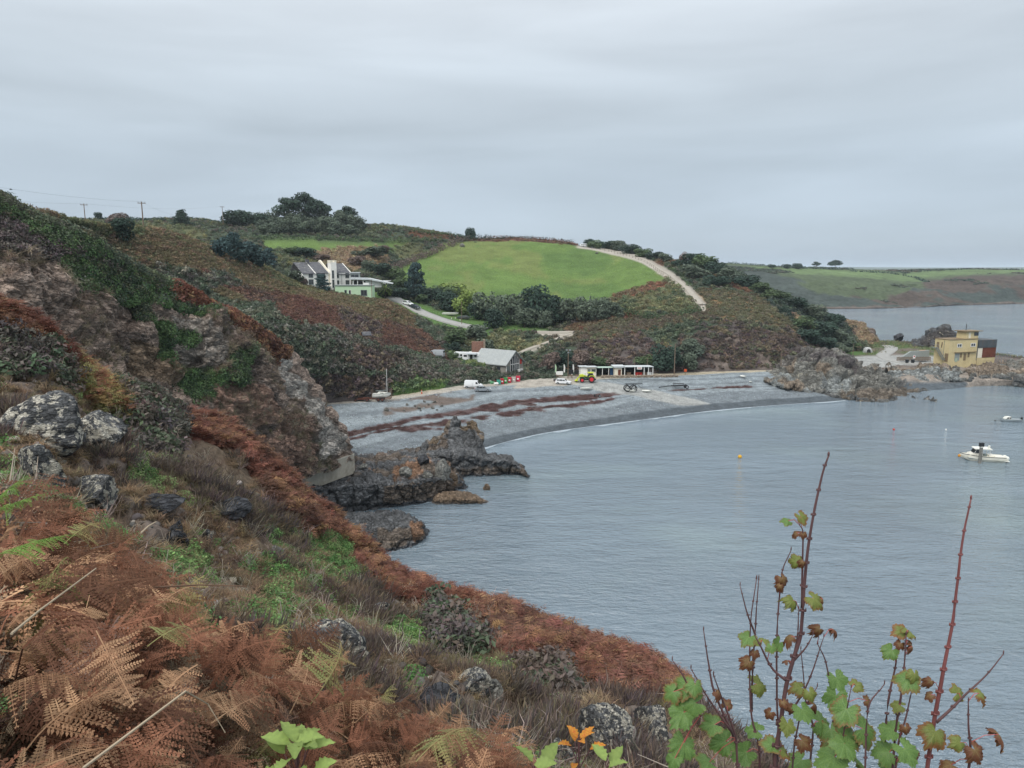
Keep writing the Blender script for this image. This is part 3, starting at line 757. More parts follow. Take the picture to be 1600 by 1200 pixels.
prom_zones = [
    (lambda x, y, r, G: (r < 2.9), 'pale'), (lambda x, y, r, G: (r < 2.05) & (x > 1370) & (x < 1510), 'wet'), (lambda x, y, r, G: (r > 5.2), 'soil'),
    (lambda x, y, r, G: (r > 4.4) & (r < 6) & (x < 1480) & (fbm(G, .1, 3, 7) > 0.0), 'moss'),
    (lambda x, y, r, G: (r > 3.1) & (r < 4.3) & (x < 1470), 'road'),
]
promontory = sheet('promontory', np.linspace(1318, 1760, 240), prom_rows, [6, 14, 22, 12, 14, 10, 6, 4], prom_zones, 'rock', disp_prom,
                   ground_mat('promontory_ground', 1.5, 0.4, 0.2, 1.2, mid=0.3, voro=0.8), 'low rocky promontory carrying the lane and the yellow building', jit=4)

# ---- coast across the bay
coast_rows = [
    ('z', [(980, 492, -6), (1310, 490, -6), (1600, 483, -6), (1900, 480, -6)]),
    ('z', [(980, 483, .2), (1310, 482.5, .2), (1360, 482, .2), (1400, 481, .2), (1440, 480, .2), (1480, 477.5, .2), (1600, 474.5, .2), (1900, 470, .2)]),
    ('d', [(980, 470, 670), (1310, 474, 660), (1360, 476, 662), (1400, 475, 672), (1440, 474, 688), (1480, 471, 705), (1540, 466, 725), (1600, 466, 755), (1900, 462, 800)]),
    ('d', [(980, 450, 700), (1200, 455, 690), (1310, 462, 690), (1360, 467, 688), (1400, 466, 695), (1430, 450, 730), (1480, 452, 740), (1540, 447, 765), (1600, 446, 790), (1900, 440, 850)]),
    ('d', [(980, 425, 800), (1150, 421, 800), (1310, 432, 800), (1400, 438, 800), (1430, 440, 800), (1500, 434, 830), (1600, 429, 870), (1900, 425, 900)]),
    ('d', [(980, 405, 900), (1130, 410, 900), (1200, 415, 900), (1250, 418, 910), (1300, 419, 920), (1400, 422.5, 950), (1450, 422, 960), (1530, 420, 980), (1600, 421, 1000), (1900, 416, 1050)]),
    ('off', 5, (0, 100, -2)), ('off', 5, (0, 500, -60)),
]
def disp_coast(G, n, cov, row):
    d = 1.2 * fbm(G, .02, 3, 130) + np.where((row > 1) & (row < 3.6), 5.0 * fbm(G * np.array([1, .6, .25]), .035, 5, 131) + 1.5 * fbm(G, .12, 3, 132), 0) * np.clip((row - 1) / .4, 0, 1)
    return n * d[..., None]
coast_zones = [
    (lambda x, y, r, G: (r > 3.0), 'fargreen'), (lambda x, y, r, G: (r < 1.25 + .25 * fbm(G, .05, 3, 3)), 'rock'),
    (lambda x, y, r, G: (r > 1.3) & (r < 3.2) & (x > 1330) & (fbm(G, .04, 4, 6) > 0.05), 'farheath'),
    ([(1170, 416), (1290, 420), (1380, 425), (1440, 436), (1450, 441), (1380, 436), (1250, 428)], 'farfield'),
    ([(1390, 428), (1500, 421), (1620, 421), (1620, 426), (1530, 428), (1440, 434)], 'farfield'),
    ([(1130, 412), (1200, 425), (1260, 440), (1300, 462), (1360, 470), (1300, 478), (1130, 470)], 'fardark'),
    ([(1240, 440), (1330, 445), (1410, 452), (1400, 462), (1330, 460), (1270, 455)], 'fargreen'),
    ([(1440, 440), (1500, 432), (1700, 427), (1700, 446), (1540, 445), (1450, 452)], 'farheath'),
]
coast = sheet('far_coast', np.linspace(980, 1900, 420), coast_rows, [4, 14, 26, 24, 12, 6, 4], coast_zones, 'fardark', disp_coast,
              ground_mat('far_coast_ground', 0.25, 0.4, 1.2, 0.15, mid=0.04), 'low green headland with dark cliffs across the bay', jit=5)

# ---- long low land on the horizon
xs = np.linspace(0, 1, 160)
X = -1500 + 9000 * xs
prof = 46 + 10 * fbm(np.stack([X, 0 * X, 0 * X], -1), .0009, 4, 140)
hill = np.stack([np.stack([X, 5200 + 0 * X, -5 + 0 * X], -1), np.stack([X, 5300 + 0 * X, prof * .6], -1), np.stack([X, 5700 + 0 * X, prof], -1), np.stack([X, 6500 + 0 * X, -5 + 0 * X], -1)])
idx = np.arange(4 * 160).reshape(4, 160)
F = np.stack([idx[:-1, :-1], idx[:-1, 1:], idx[1:, 1:], idx[1:, :-1]], -1).reshape(-1, 4)
o = link_mesh('distant_hills', np_mesh('distant_hills', hill.reshape(-1, 3), F, np.tile(C['fargreen'], (640, 1)), True), ground_mat('distant_ground', .02, .3, 1, .02, mid=.004))
tag(o, 'faint blue land along the horizon beyond the far headland', kind='structure')

# ---- the sea
def water_mat():
    m, t, b = new_mat('sea_water')
    tcn = t.nodes.new('ShaderNodeTexCoord')
    b.inputs['Roughness'].default_value = 0.06; b.inputs['IOR'].default_value = 1.9; b.inputs['Specular IOR Level'].default_value = 0.5
    def wav(sx, sy, rot, sc_, det, ro=.55):
        mp = t.nodes.new('ShaderNodeMapping'); mp.inputs['Scale'].default_value = (sx, sy, 1); mp.inputs['Rotation'].default_value = (0, 0, R(rot))
        t.links.new(tcn.outputs['Object'], mp.inputs['Vector'])
        return _noise(t, sc_, det, ro, vec=mp.outputs[0]).outputs['Fac']
    a = wav(0.42, 1.0, 10, 1.7, 4, .66); c2 = wav(0.4, 1.0, -8, 0.32, 3, .55); d2 = wav(0.5, 1, 20, 0.035, 3, .5)
    def math_(op, x, y):
        n = t.nodes.new('ShaderNodeMath'); n.operation = op
        for i, v in enumerate((x, y)):
            if hasattr(v, 'links'): t.links.new(v, n.inputs[i])
            else: n.inputs[i].default_value = v
        return n.outputs[0]
    patch = _range(t, d2, 0.32, 0.68, 0.45, 1.3)          # calmer and rougher patches of wind on the water
    h = math_('ADD', math_('MULTIPLY', a, patch), math_('MULTIPLY', c2, 1.5))
    _bump(t, b, h, 1.0, 0.7)
    # paler, greener water over sand patches
    e = wav(1, 1.4, 5, 0.022, 3, .5)
    col = _mix(t, _range(t, e, .5, .7, 0, .8), (0.145, 0.20, 0.245), (0.19, 0.26, 0.275))
    t.links.new(col, b.inputs['Base Color'])
    return m
nx = np.concatenate([-np.geomspace(12000, 420, 14), np.linspace(-400, 600, 60), np.geomspace(640, 14000, 16)])
ny = np.concatenate([np.linspace(-300, 700, 60), np.geomspace(760, 14500, 18)])
gx, gy = np.meshgrid(nx, ny)
gv = np.stack([gx, gy, 0 * gx], -1)
idx = np.arange(gx.size).reshape(gx.shape)
F = np.stack([idx[:-1, :-1], idx[:-1, 1:], idx[1:, 1:], idx[1:, :-1]], -1).reshape(-1, 4)
sea = link_mesh('sea', np_mesh('sea', gv.reshape(-1, 3), F), water_mat())
tag(sea, 'calm grey blue sea rippled by a light breeze', kind='structure')
# ------------------------------------------------------------------ rocks
def rock_mat(name, lichen=None, bump=0.25, scale=1.2, var=0.5, voro=1.0):
    m = ground_mat(name, scale * 2.5, var, bump, scale, rough=0.85, mid=scale * 0.3, voro=voro, rock=True)
    if lichen:
        col, thr, sc_ = lichen
        t = m.node_tree; b = t.nodes['Principled BSDF']; src = b.inputs['Base Color'].links[0].from_socket
        n = _noise(t, sc_, 5, 0.68); n2 = _noise(t, sc_ * 0.22, 2)
        a = t.nodes.new('ShaderNodeMath'); a.operation = 'ADD'
        t.links.new(n.outputs['Fac'], a.inputs[0]); t.links.new(_range(t, n2.outputs['Fac'], .3, .7, -.12, .12), a.inputs[1])
        t.links.new(_mix(t, _range(t, a.outputs[0], thr, thr + 0.03, 0, 1), src, col), b.inputs['Base Color'])
    return m
M_LEDGE = rock_mat('wet_slate_rock', None, 0.22, 1.3)
M_OUT = rock_mat('outcrop_rock', (S('b5b09f'), 0.66, 1.4), 0.35, 0.9)
M_LICHEN = rock_mat('lichened_rock', (S('cbc6b8', .9), 0.515, 5.0), 0.12, 4.0, voro=4.0)
M_STONE = rock_mat('loose_stone', None, 0.08, 3.0)

def disp_rock(a, s, seed, flat=0.55):
    def f(G, n, cov, row):
        p = G @ np.array([[1, 0, .10], [0, 1, .06], [-.1, -.06, 1.]])
        lay = p[..., 2] * s * 2.6 + 0.8 * fbm(G, s * .5, 3, seed)
        step = np.abs((lay % 1.0) - 0.5) * 2                      # bedding ledges
        f1, f2, c = worley(G * np.array([1, 1, .55]), s, seed + 3)
        g1, g2, c2 = worley(G, s * 2.7, seed + 6)
        d = a * (0.55 * (c - .5) - 0.55 * np.exp(-((f2 - f1) / .12) ** 2) + 0.3 * step * flat + 0.22 * (c2 - .5) - 0.2 * np.exp(-((g2 - g1) / .12) ** 2) + 0.35 * fbm(G, s * .7, 4, seed + 9))
        return n * d[..., None]
    return f
def rock_sheet(name, px, rows, subs, zones, base, dsp, material, label, cat='rock', jit=3):
    o = sheet(name, px, rows, subs, zones, base, dsp, material, label, jit, kind='thing')
    o['category'] = cat
    return o

low = lambda h: (lambda x, y, r, G: G[..., 2] < h + 0.5 * fbm(G, .4, 3, 12))
# outcrop dividing the beach from the lane
rock_sheet('rock_outcrop', np.linspace(1193, 1462, 210), [
    ('z', [(1193, 580, 4.0), (1260, 560, 4.0), (1330, 566, 4), (1462, 612, -1)]),
    ('d', [(1193, 586, 214), (1215, 576, 213), (1230, 563, 213), (1245, 552, 213), (1262, 546, 213), (1290, 543, 213), (1310, 548, 212), (1330, 558, 211), (1343, 566, 210), (1349, 578, 208), (1355, 580, 207), (1362, 572, 207), (1371, 571, 206), (1385, 586, 204), (1398, 600, 202), (1404, 611, 201), (1425, 615, 200.5), (1450, 621, 199.5), (1462, 629, 198.6)]),
    ('d', [(1193, 588, 212.5), (1215, 583, 210), (1245, 568, 209), (1290, 562, 209), (1330, 574, 207), (1355, 589, 204), (1371, 586, 203), (1385, 596, 201.5), (1404, 614, 199.6), (1425, 617, 199.4), (1450, 623, 199), (1462, 630, 198.4)]),
    ('d', [(1193, 590, 211), (1215, 590, 206), (1245, 586, 204.5), (1290, 587, 203), (1330, 596, 200), (1355, 606, 198.5), (1371, 606, 198.4), (1385, 611, 197.6), (1404, 619, 197.2), (1425, 620, 198), (1450, 625, 197.6), (1462, 630, 198)]),
    ('z', [(1193, 594, 3.9), (1210, 600, 3.4), (1240, 607, 2.6), (1290, 619, 0.6), (1320, 625, .0), (1345, 630, -.3), (1375, 630, -.3), (1404, 624, -.3), (1430, 626, -.4), (1462, 632, -.6)]),
    ('z', [(1193, 597, 2.9), (1240, 610, 1.0), (1290, 623, -1), (1345, 634, -2), (1462, 634, -2)])], [10, 26, 34, 30, 8],
    [(lambda x, y, r, G: (fbm(G, .09, 3, 61) > .1), 'tan'), (lambda x, y, r, G: (r < 1.9) & (fbm(G, .15, 3, 62) > -.05) & (x < 1340), 'purple'), (lambda x, y, r, G: (r > 2.5) & (fbm(G, .2, 3, 63) > .12), 'paleblue'),
     (lambda x, y, r, G: (G[..., 2] < 1.6), 'slate'), (lambda x, y, r, G: (x > 1315) & (y > 605) & (G[..., 2] > .2), 'brownrock'), (lambda x, y, r, G: (r < 1.4) & (x < 1300), 'heath')], 'greyrock', disp_rock(3.2, 0.2, 201), M_OUT,
    'large craggy grey outcrop between the shingle beach and the lane')
# sea stack with its shelf
rock_sheet('sea_stack', np.linspace(646, 826, 240), [
    ('z', [(646, 716, 0), (690, 706, 0), (750, 708, 0), (826, 735, -1)]),
    ('d', [(646, 714, 123), (656, 702, 124), (666, 691, 125), (680, 685, 126), (690, 679, 127), (697, 668, 128), (703, 655, 129), (710, 649, 129), (717, 654, 129), (724, 663, 128.5), (730, 657, 128), (741, 660, 128), (746, 674, 127.5), (752, 677, 127), (755, 690, 126), (758, 708, 125), (775, 711, 124), (798, 714, 123.5), (802, 722, 123), (813, 727, 122), (821, 738, 120.5), (826, 745, 119)]),
    ('d', [(646, 718, 121), (666, 706, 122), (688, 696, 124), (700, 688, 126), (712, 684, 126.5), (730, 686, 126), (748, 692, 125), (757, 711, 122.5), (798, 718, 121.5), (813, 730, 121), (826, 745.5, 118.6)]),
    ('d', [(646, 722, 118.5), (666, 715, 119), (690, 711, 119.5), (720, 712, 119.5), (757, 717, 119.5), (798, 722, 120), (813, 733, 119.8), (826, 746, 118.2)]),
    ('z', [(646, 742, 1.0), (690, 744, .1), (740, 745, -.2), (798, 744, -.3), (815, 744, -.4), (826, 748, -.6)]),
    ('z', [(646, 750, -2), (826, 752, -2)])], [8, 40, 24, 34, 8],
    [(lambda x, y, r, G: (r < 1.5) & (G[..., 2] > 5) & (fbm(G, .5, 3, 66) > -.12), 'ochre'), (lambda x, y, r, G: (G[..., 2] < 1.5 + .8 * fbm(G, .3, 3, 68)) & (x > 720), 'brownrock'), (lambda x, y, r, G: (G[..., 2] < .5), 'blackrock'),
     (lambda x, y, r, G: (fbm(G, .25, 3, 69) > .3) & (x < 700), 'brownrock')], 'slate', disp_rock(1.0, 0.36, 211), M_LEDGE,
    'tall dark sea stack with a yellow lichened top at the tip of the reef')
# middle reef
rock_sheet('rock_reef', np.linspace(452, 728, 330), [
    ('z', [(452, 745, 2), (540, 716, 1), (640, 702, 1), (728, 730, -1)]),
    ('z', [(452, 756, 4.6), (500, 738, 4.4), (552, 714, 3.9), (600, 712, 3.6), (650, 706, 3.7), (690, 716, 3.4), (710, 738, 2), (728, 756, -.2)]),
    ('z', [(452, 764, 4.6), (500, 748, 4.4), (560, 735, 4.2), (600, 735, 4.0), (650, 734, 4.2), (690, 738, 3.4), (710, 748, 1.8), (728, 760, -.3)]),
    ('z', [(452, 774, 4.4), (500, 764, 4.2), (540, 759, 4.2), (600, 757, 4.1), (640, 756, 4.0), (680, 750, 3.4), (700, 750, 2.4), (712, 755, 1.2), (728, 763, -.4)]),
    ('z', [(452, 790, 2.6), (500, 781, 2.6), (560, 778, 2.4), (600, 775, 2.2), (640, 774, 2.0), (680, 766, 1.6), (700, 760, 1.2), (728, 765, -.5)]),
    ('z', [(452, 806, .0), (520, 806, -.2), (585, 801, -.3), (610, 797, -.3), (650, 792, -.3), (680, 784, -.3), (705, 771, -.3), (728, 768, -.6)]),
    ('z', [(452, 815, -2), (585, 809, -2), (680, 790, -2), (728, 772, -2)])], [8, 30, 30, 34, 34, 8],
    [(lambda x, y, r, G: (r < 2.2) & (fbm(G, .3, 3, 71) > .12), 'brownrock'), (lambda x, y, r, G: (r < 2.6) & (fbm(G, .35, 3, 72) > .33) & (x > 480), 'orange'), ([(615, 730), (628, 722), (655, 724), (665, 738), (640, 745), (612, 742)], 'orange'),
     ([(480, 745), (500, 742), (500, 756), (480, 758)], 'orange'), (lambda x, y, r, G: (r > 3.0 + .3 * fbm(G, .2, 2, 73)) & (x > 600), 'brownrock'), (lambda x, y, r, G: (G[..., 2] < .45), 'blackrock')], 'slate', disp_rock(1.3, 0.36, 221), M_LEDGE,
    'broad dark slate reef running out from the foot of the concrete wall')
rock_sheet('rock_ledge', np.linspace(500, 670, 200), [
    ('z', [(500, 800, -1), (600, 797, -1), (670, 825, -1)]),
    ('z', [(500, 806, 1.6), (560, 803, 1.9), (600, 803, 2.0), (640, 808, 1.9), (658, 818, 1.4), (670, 836, -.2)]),
    ('z', [(500, 820, 2.4), (560, 818, 2.5), (600, 820, 2.4), (635, 822, 2.2), (656, 828, 1.5), (670, 839, -.3)]),
    ('z', [(500, 842, 1.8), (560, 842, 1.6), (600, 843, 1.5), (640, 840, 1.3), (658, 838, 1.0), (670, 842, -.4)]),
    ('z', [(500, 868, -.2), (600, 866, -.3), (640, 860, -.3), (660, 849, -.3), (670, 846, -.6)]),
    ('z', [(500, 876, -2), (640, 866, -2), (670, 850, -2)])], [8, 30, 32, 34, 8],
    [(lambda x, y, r, G: (r > 2.3) & (x > 590) & (fbm(G, .4, 3, 76) > -.25), 'brownrock'), ([(640, 815), (658, 818), (665, 835), (650, 850)], 'orange'), (lambda x, y, r, G: (G[..., 2] < .4), 'blackrock')], 'slate', disp_rock(0.9, 0.5, 231), M_LEDGE,
    'lower dark ledge with a brown tip, nearest the bracken slope')
rock_sheet('rock_islet', np.linspace(672, 766, 120), [
    ('z', [(672, 775, -.8), (720, 766, -.8), (766, 780, -.8)]),
    ('z', [(672, 783, -.2), (680, 775, .8), (692, 771, 1.1), (720, 773, 1.0), (745, 777, .8), (757, 781, .3), (766, 786, -.3)]),
    ('z', [(672, 785, -.2), (682, 782, .7), (720, 781, .8), (745, 783, .5), (766, 787, -.3)]),
    ('z', [(672, 790, -.4), (700, 791, -.3), (735, 789, -.3), (766, 789, -.5)]), ('z', [(672, 795, -2), (766, 794, -2)])], [6, 20, 22, 6],
    [(lambda x, y, r, G: (G[..., 2] < .2), 'slate')], 'brownrock', disp_rock(0.45, 0.7, 241), M_LEDGE, 'flat brown islet of rock lying off the reef')
# skerry behind the yellow building
rock_sheet('rock_knoll', np.linspace(1425, 1512, 100), [
    ('z', [(1425, 530, 2), (1512, 534, 2)]),
    ('d', [(1425, 536, 300), (1437, 531, 300), (1447, 521, 300), (1453, 515, 300), (1466, 513, 300), (1471, 511, 299), (1478, 508.5, 298), (1483, 509, 298), (1485, 514, 298), (1490, 517, 298), (1498, 527, 297), (1512, 538, 296)]),
    ('d', [(1425, 538, 292), (1447, 530, 290), (1466, 524, 289), (1483, 524, 288), (1498, 532, 287), (1512, 541, 286)]),
    ('z', [(1425, 541, 5.4), (1470, 542, 5.4), (1512, 545, 4.9)]), ('z', [(1425, 544, 4), (1512, 548, 4)])], [6, 24, 24, 5],
    [(lambda x, y, r, G: fbm(G, .12, 3, 78) > .1, 'soil')], 'slate', disp_rock(2.2, .22, 251), M_OUT, 'dark rocky knoll rising behind the yellow building')
rock_sheet('shore_rocks', np.linspace(1384, 1760, 300), [
    ('z', [(1384, 566, 3.2), (1480, 566, 3.2), (1760, 575, 3)]),
    ('z', [(1384, 577, 4.4), (1400, 573, 4.8), (1440, 573, 4.9), (1475, 573, 4.9), (1494, 574, 4.9), (1502, 580, 4.0), (1508, 575, 4.6), (1540, 572, 5.0), (1560, 566, 5.6), (1580, 561, 6.0), (1600, 564, 5.6), (1680, 570, 5), (1760, 578, 4)]),
    ('z', [(1384, 584, 3.0), (1410, 582, 3.4), (1450, 583, 3.4), (1490, 584, 3.6), (1503, 587, 2.6), (1515, 583, 3.6), (1560, 581, 4.0), (1600, 580, 4.2), (1680, 585, 3.6), (1760, 590, 3)]),
    ('z', [(1384, 592, 1.4), (1410, 593, 1.8), (1450, 596, 1.4), (1490, 595, 1.8), (1520, 594, 1.8), (1560, 593, 2.0), (1600, 594, 2.2), (1680, 598, 1.8), (1760, 602, 1.5)]),
    ('z', [(1384, 597, .8), (1410, 600, .5), (1450, 604, .0), (1490, 603, .0), (1540, 604, -.3), (1600, 607, -.4), (1680, 611, -.5), (1760, 614, -.5)]),
    ('z', [(1384, 604, -1.5), (1600, 612, -2), (1760, 619, -2)])], [8, 24, 28, 22, 6],
    [(lambda x, y, r, G: (r < 2.2) & (fbm(G, .15, 3, 81) > -.1), 'tan'), (lambda x, y, r, G: (r > 1.6) & (x < 1500) & (fbm(G, .15, 3, 82) > -.35), 'paleblue'), (lambda x, y, r, G: (r > 2.4) & (x > 1500) & (fbm(G, .15, 3, 83) > -.1), 'slate'), (lambda x, y, r, G: (r > 3.6) & (x > 1520), 'blackrock')], 'greyrock', disp_rock(2.6, .24, 261), M_OUT,
    'jagged band of pale and brown shore rocks below the yellow building')

# single boulders: squared-off blocks broken by joints
def boulder_mesh(name, seed, sub=4, cut=0.5, mats=None, col='greyrock', flat=1.0):
    bm = bmesh.new(); bmesh.ops.create_icosphere(bm, subdivisions=sub, radius=1.0)
    v = np.array([x.co for x in bm.verts]); f = np.array([[q.index for q in p.verts] for p in bm.faces]); bm.free()
    r_ = np.random.default_rng(seed)
    for _ in range(9):                                    # planes that knock the ball into a faceted block
        nrm = r_.normal(size=3); nrm[2] *= .7; nrm /= np.linalg.norm(nrm); h = r_.uniform(cut, .92)
        s = v @ nrm; v = v - np.outer(np.clip(s - h, 0, None) * 0.95, nrm)
    n = v / np.linalg.norm(v, axis=1, keepdims=True)
    f1, f2, c = worley(v, 1.7, seed)
    v = v + n * (0.10 * fbm(v, 1.5, 4, seed) + 0.10 * (c - .5) - .07 * np.exp(-((f2 - f1) / .1) ** 2) + .04 * fbm(v, 5, 3, seed + 2))[:, None]
    v[:, 2] *= flat
    me = np_mesh(name, v, f, np.tile(C[col], (len(v), 1)), sub > 3); me.materials.append(mats); return me
def boulder(px, py, wpx, hpx, label, me, only=None, rz=None, depth=1.0, sink=.3, group=None, name='boulder', cat='boulder'):
    p = hit(px, py + hpx * .45, only); s = p.y / FPX * wpx / 2; h = p.y / FPX * hpx / 2
    o = link_mesh(name, me, None); o.location = (p.x, p.y + s * .5, p.z + h * (1 - sink) - .0)
    if only == NS: o.location.y += s * .25; o.location.z -= h * .35
    o.scale = (s * 1.15, s * depth * 1.15, h * 1.3) if only == NS else (s, s * depth, h * 1.15); o.rotation_euler = (0, 0, random.uniform(0, 6) if rz is None else rz)
    return tag(o, label, cat, group)
BL = [boulder_mesh('lichen_boulder', 300 + k, 5, .38, M_LICHEN, 'slate') for k in range(4)]
BS = [boulder_mesh('boulder', 320 + k, 4, .45, M_LEDGE, 'greyrock') for k in range(3)]
BB = boulder_mesh('boulder', 331, 4, .5, M_LEDGE, 'brownrock'); BD = boulder_mesh('boulder', 335, 4, .45, M_LEDGE, 'blackrock')
NS = ['near_slope']
boulder(512, 1014, 118, 84, 'black rock face blotched with white lichen below the bracken ridge', BL[0], NS, 0.3)
boulder(45, 725, 75, 70, 'tall pale rock almost covered in white lichen on the left', BL[1], NS, 1.0, name='boulder')
boulder(130, 770, 90, 60, 'white spotted rock above the nearest ferns on the left', BL[2], NS, 2.0)
boulder(88, 585, 30, 26, 'small square lichened block perched on the left ridge', BL[3], NS, .5)
boulder(60, 648, 130, 84, 'sloping grey slab speckled with lichen under the left ridge', BL[0], NS, 2.2)
boulder(150, 668, 90, 70, 'speckled slab beside the dead grass on the left slope', BL[2], NS, 4.0)
boulder(262, 832, 52, 46, 'dark overhanging block of slate in the dead grass', BD, NS, .2)
boulder(235, 790, 80, 30, 'low dark slate ledge above the overhanging block', BD, NS, 1.4)
boulder(350, 795, 70, 26, 'low slate ledge topped with dead grass', BD, NS, 2.4)
boulder(320, 838, 22, 30, 'thin lichened stone standing in the grass', BL[3], NS, 1.2)
boulder(428, 862, 26, 18, 'small grey stone among green weeds', BS[0], NS)
boulder(665, 972, 26, 22, 'white spotted stone left of the purple heather mound', BL[1], NS)
boulder(590, 958, 44, 26, 'cluster-like lichened rock under the ridge bracken', BL[3], NS, 3.0)
boulder(690, 1105, 90, 34, 'long dark slate ledge low on the slope', BD, NS, .4)
boulder(735, 1075, 70, 40, 'lichen streaked block under the dark heather', BL[2], NS, .9)
boulder(770, 1082, 46, 40, 'grey layered block right of the lichen streaked block', BS[1], NS, .9)
boulder(630, 1150, 40, 40, 'lichened stone poking out of the brown ferns', BL[1], NS, 2.9)
boulder(945, 1150, 110, 90, 'lichened crag at the bottom beside the leafy saplings', BL[0], NS, 5.1)
boulder(1015, 1120, 60, 60, 'white patched rock behind the sapling leaves', BL[2], NS, 5.5)
boulder(880, 1180, 50, 60, 'narrow lichened rib below the crag', BL[3], NS, 4.4)
boulder(1030, 1160, 60, 80, 'white patched rock lowest beside the saplings', BL[1], NS, 3.3)
RF = ['rock_reef', 'sea_stack', 'rock_ledge', 'beach']
boulder(692, 734, 34, 32, 'large pale grey boulder leaning against the sea stack', BS[0], RF, .7, depth=.7)
boulder(661, 718, 26, 18, 'dark square block beside the orange lichened rock', BD, RF, .4)
boulder(633, 737, 22, 17, 'pale wedge of rock by the orange patch', BS[1], RF, 2.2)
boulder(565, 729, 18, 10, 'pale flat slab on the reef near the wall', BS[2], RF, 1.2)
boulder(668, 741, 18, 12, 'small grey block in front of the large pale boulder', BS[2], RF, 3.2)
boulder(706, 748, 22, 20, 'brown rounded boulder at the end of the reef', BB, RF, .2)
boulder(715, 754, 18, 16, 'brown boulder standing in the water by the reef', BB, RF + ['sea'], 1.7) if False else None
p = P(760, 765, z=0.0)
o = link_mesh('boulder', BB, None); o.location = (p[0], p[1], .1); o.scale = (.75, .75, .9); tag(o, 'little brown rock alone in the water off the reef', 'boulder')
p = P(714, 757, z=0.0)
o = link_mesh('boulder', BB, None); o.location = (p[0], p[1], .25); o.scale = (1.2, 1.2, 1.1); o.rotation_euler = (0, 0, 2); tag(o, 'brown boulder standing in the water by the reef', 'boulder')
p = V(1404, 530, z=5.0)
o = link_mesh('boulder', BD, None); o.location = (p.x, p.y, 6.0); o.scale = (2.6, 2.2, 2.1); tag(o, 'black boulder standing alone where the lane ends', 'boulder')
for k, (px, py, wd) in enumerate([(604, 640, 8), (655, 637, 6), (676, 637, 6), (690, 634, 5), (636, 632, 5), (663, 627, 5), (679, 628, 5), (648, 634, 4), (631, 641, 4), (669, 632, 4), (657, 641, 4), (683, 640, 4)]):
    boulder(px, py, wd * 1.1, wd * .8, 'white boulder alone on the shingle below the trailers' if k == 0 else 'white stone in the rubble bank above the shingle', BS[k % 3], ['beach'], group=None if k == 0 else 'white stones in the rubble bank', name='stone', cat='stone')
M_WHITE_STONE = mat('white_stone', S('b9b6ae'), .8, .15, 2.0)
# ------------------------------------------------------------------ plants: leaf-sized faces on real shapes
def unit(v): return v / (np.linalg.norm(v, axis=-1, keepdims=True) + 1e-9)
def quads(c, u, v, var):
    """diamond-ish leaves: centre c, half length u, half width v"""
    n = len(c)
    vs = np.stack([c - u, c + v * 1.0 - u * .1, c + u, c - v * 1.0 - u * .1], 1).reshape(-1, 3)
    return vs, np.arange(n * 4).reshape(n, 4), np.repeat(var, 4)
def leaf_mesh(name, parts, mat_):
    vs, fs, lv, b = [], [], [], 0
    for v, f, q in parts: vs.append(v); fs.append(f + b); lv.append(q); b += len(v)
    v = np.concatenate(vs); f = np.concatenate(fs)
    me = np_mesh(name, v, f)
    a = me.attributes.new('leafvar', 'FLOAT', 'POINT'); a.data.foreach_set('value', np.concatenate(lv).astype(np.float32))
    if mat_: me.materials.append(mat_)
    return me
def cloud(r_, n, cen, rad, leaf, aspect=.45, shell=.75, up=.25, flatb=None):
    """n leaves in an ellipsoid's outer shell, facing outwards with scatter"""
    d = unit(r_.normal(size=(n, 3)))
    k = (shell + (1 - shell) * r_.random((n, 1)) ** .5) if shell > 0 else r_.random((n, 1)) ** (1 / 3)
    k = np.where(r_.random((n, 1)) < .25, r_.random((n, 1)) ** .5, k)
    c = np.asarray(cen) + d * k * np.asarray(rad)
    nr = unit(d + r_.normal(size=(n, 3)) * .55 + np.array([0, 0, up]))
    t = unit(np.cross(nr, r_.normal(size=(n, 3)))); s = np.cross(nr, t)
    L_ = leaf * (.6 + .8 * r_.random((n, 1)))
    return quads(c, t * L_, s * L_ * aspect, r_.random(n))
def strip_pts(base, dir0, length, droop, nseg, r_):
    p = [np.array(base, float)]; d = np.array(dir0, float)
    for _ in range(nseg):
        d = d + np.array([0, 0, -droop / nseg]); d /= np.linalg.norm(d); p.append(p[-1] + d * length / nseg)
    return np.array(p)
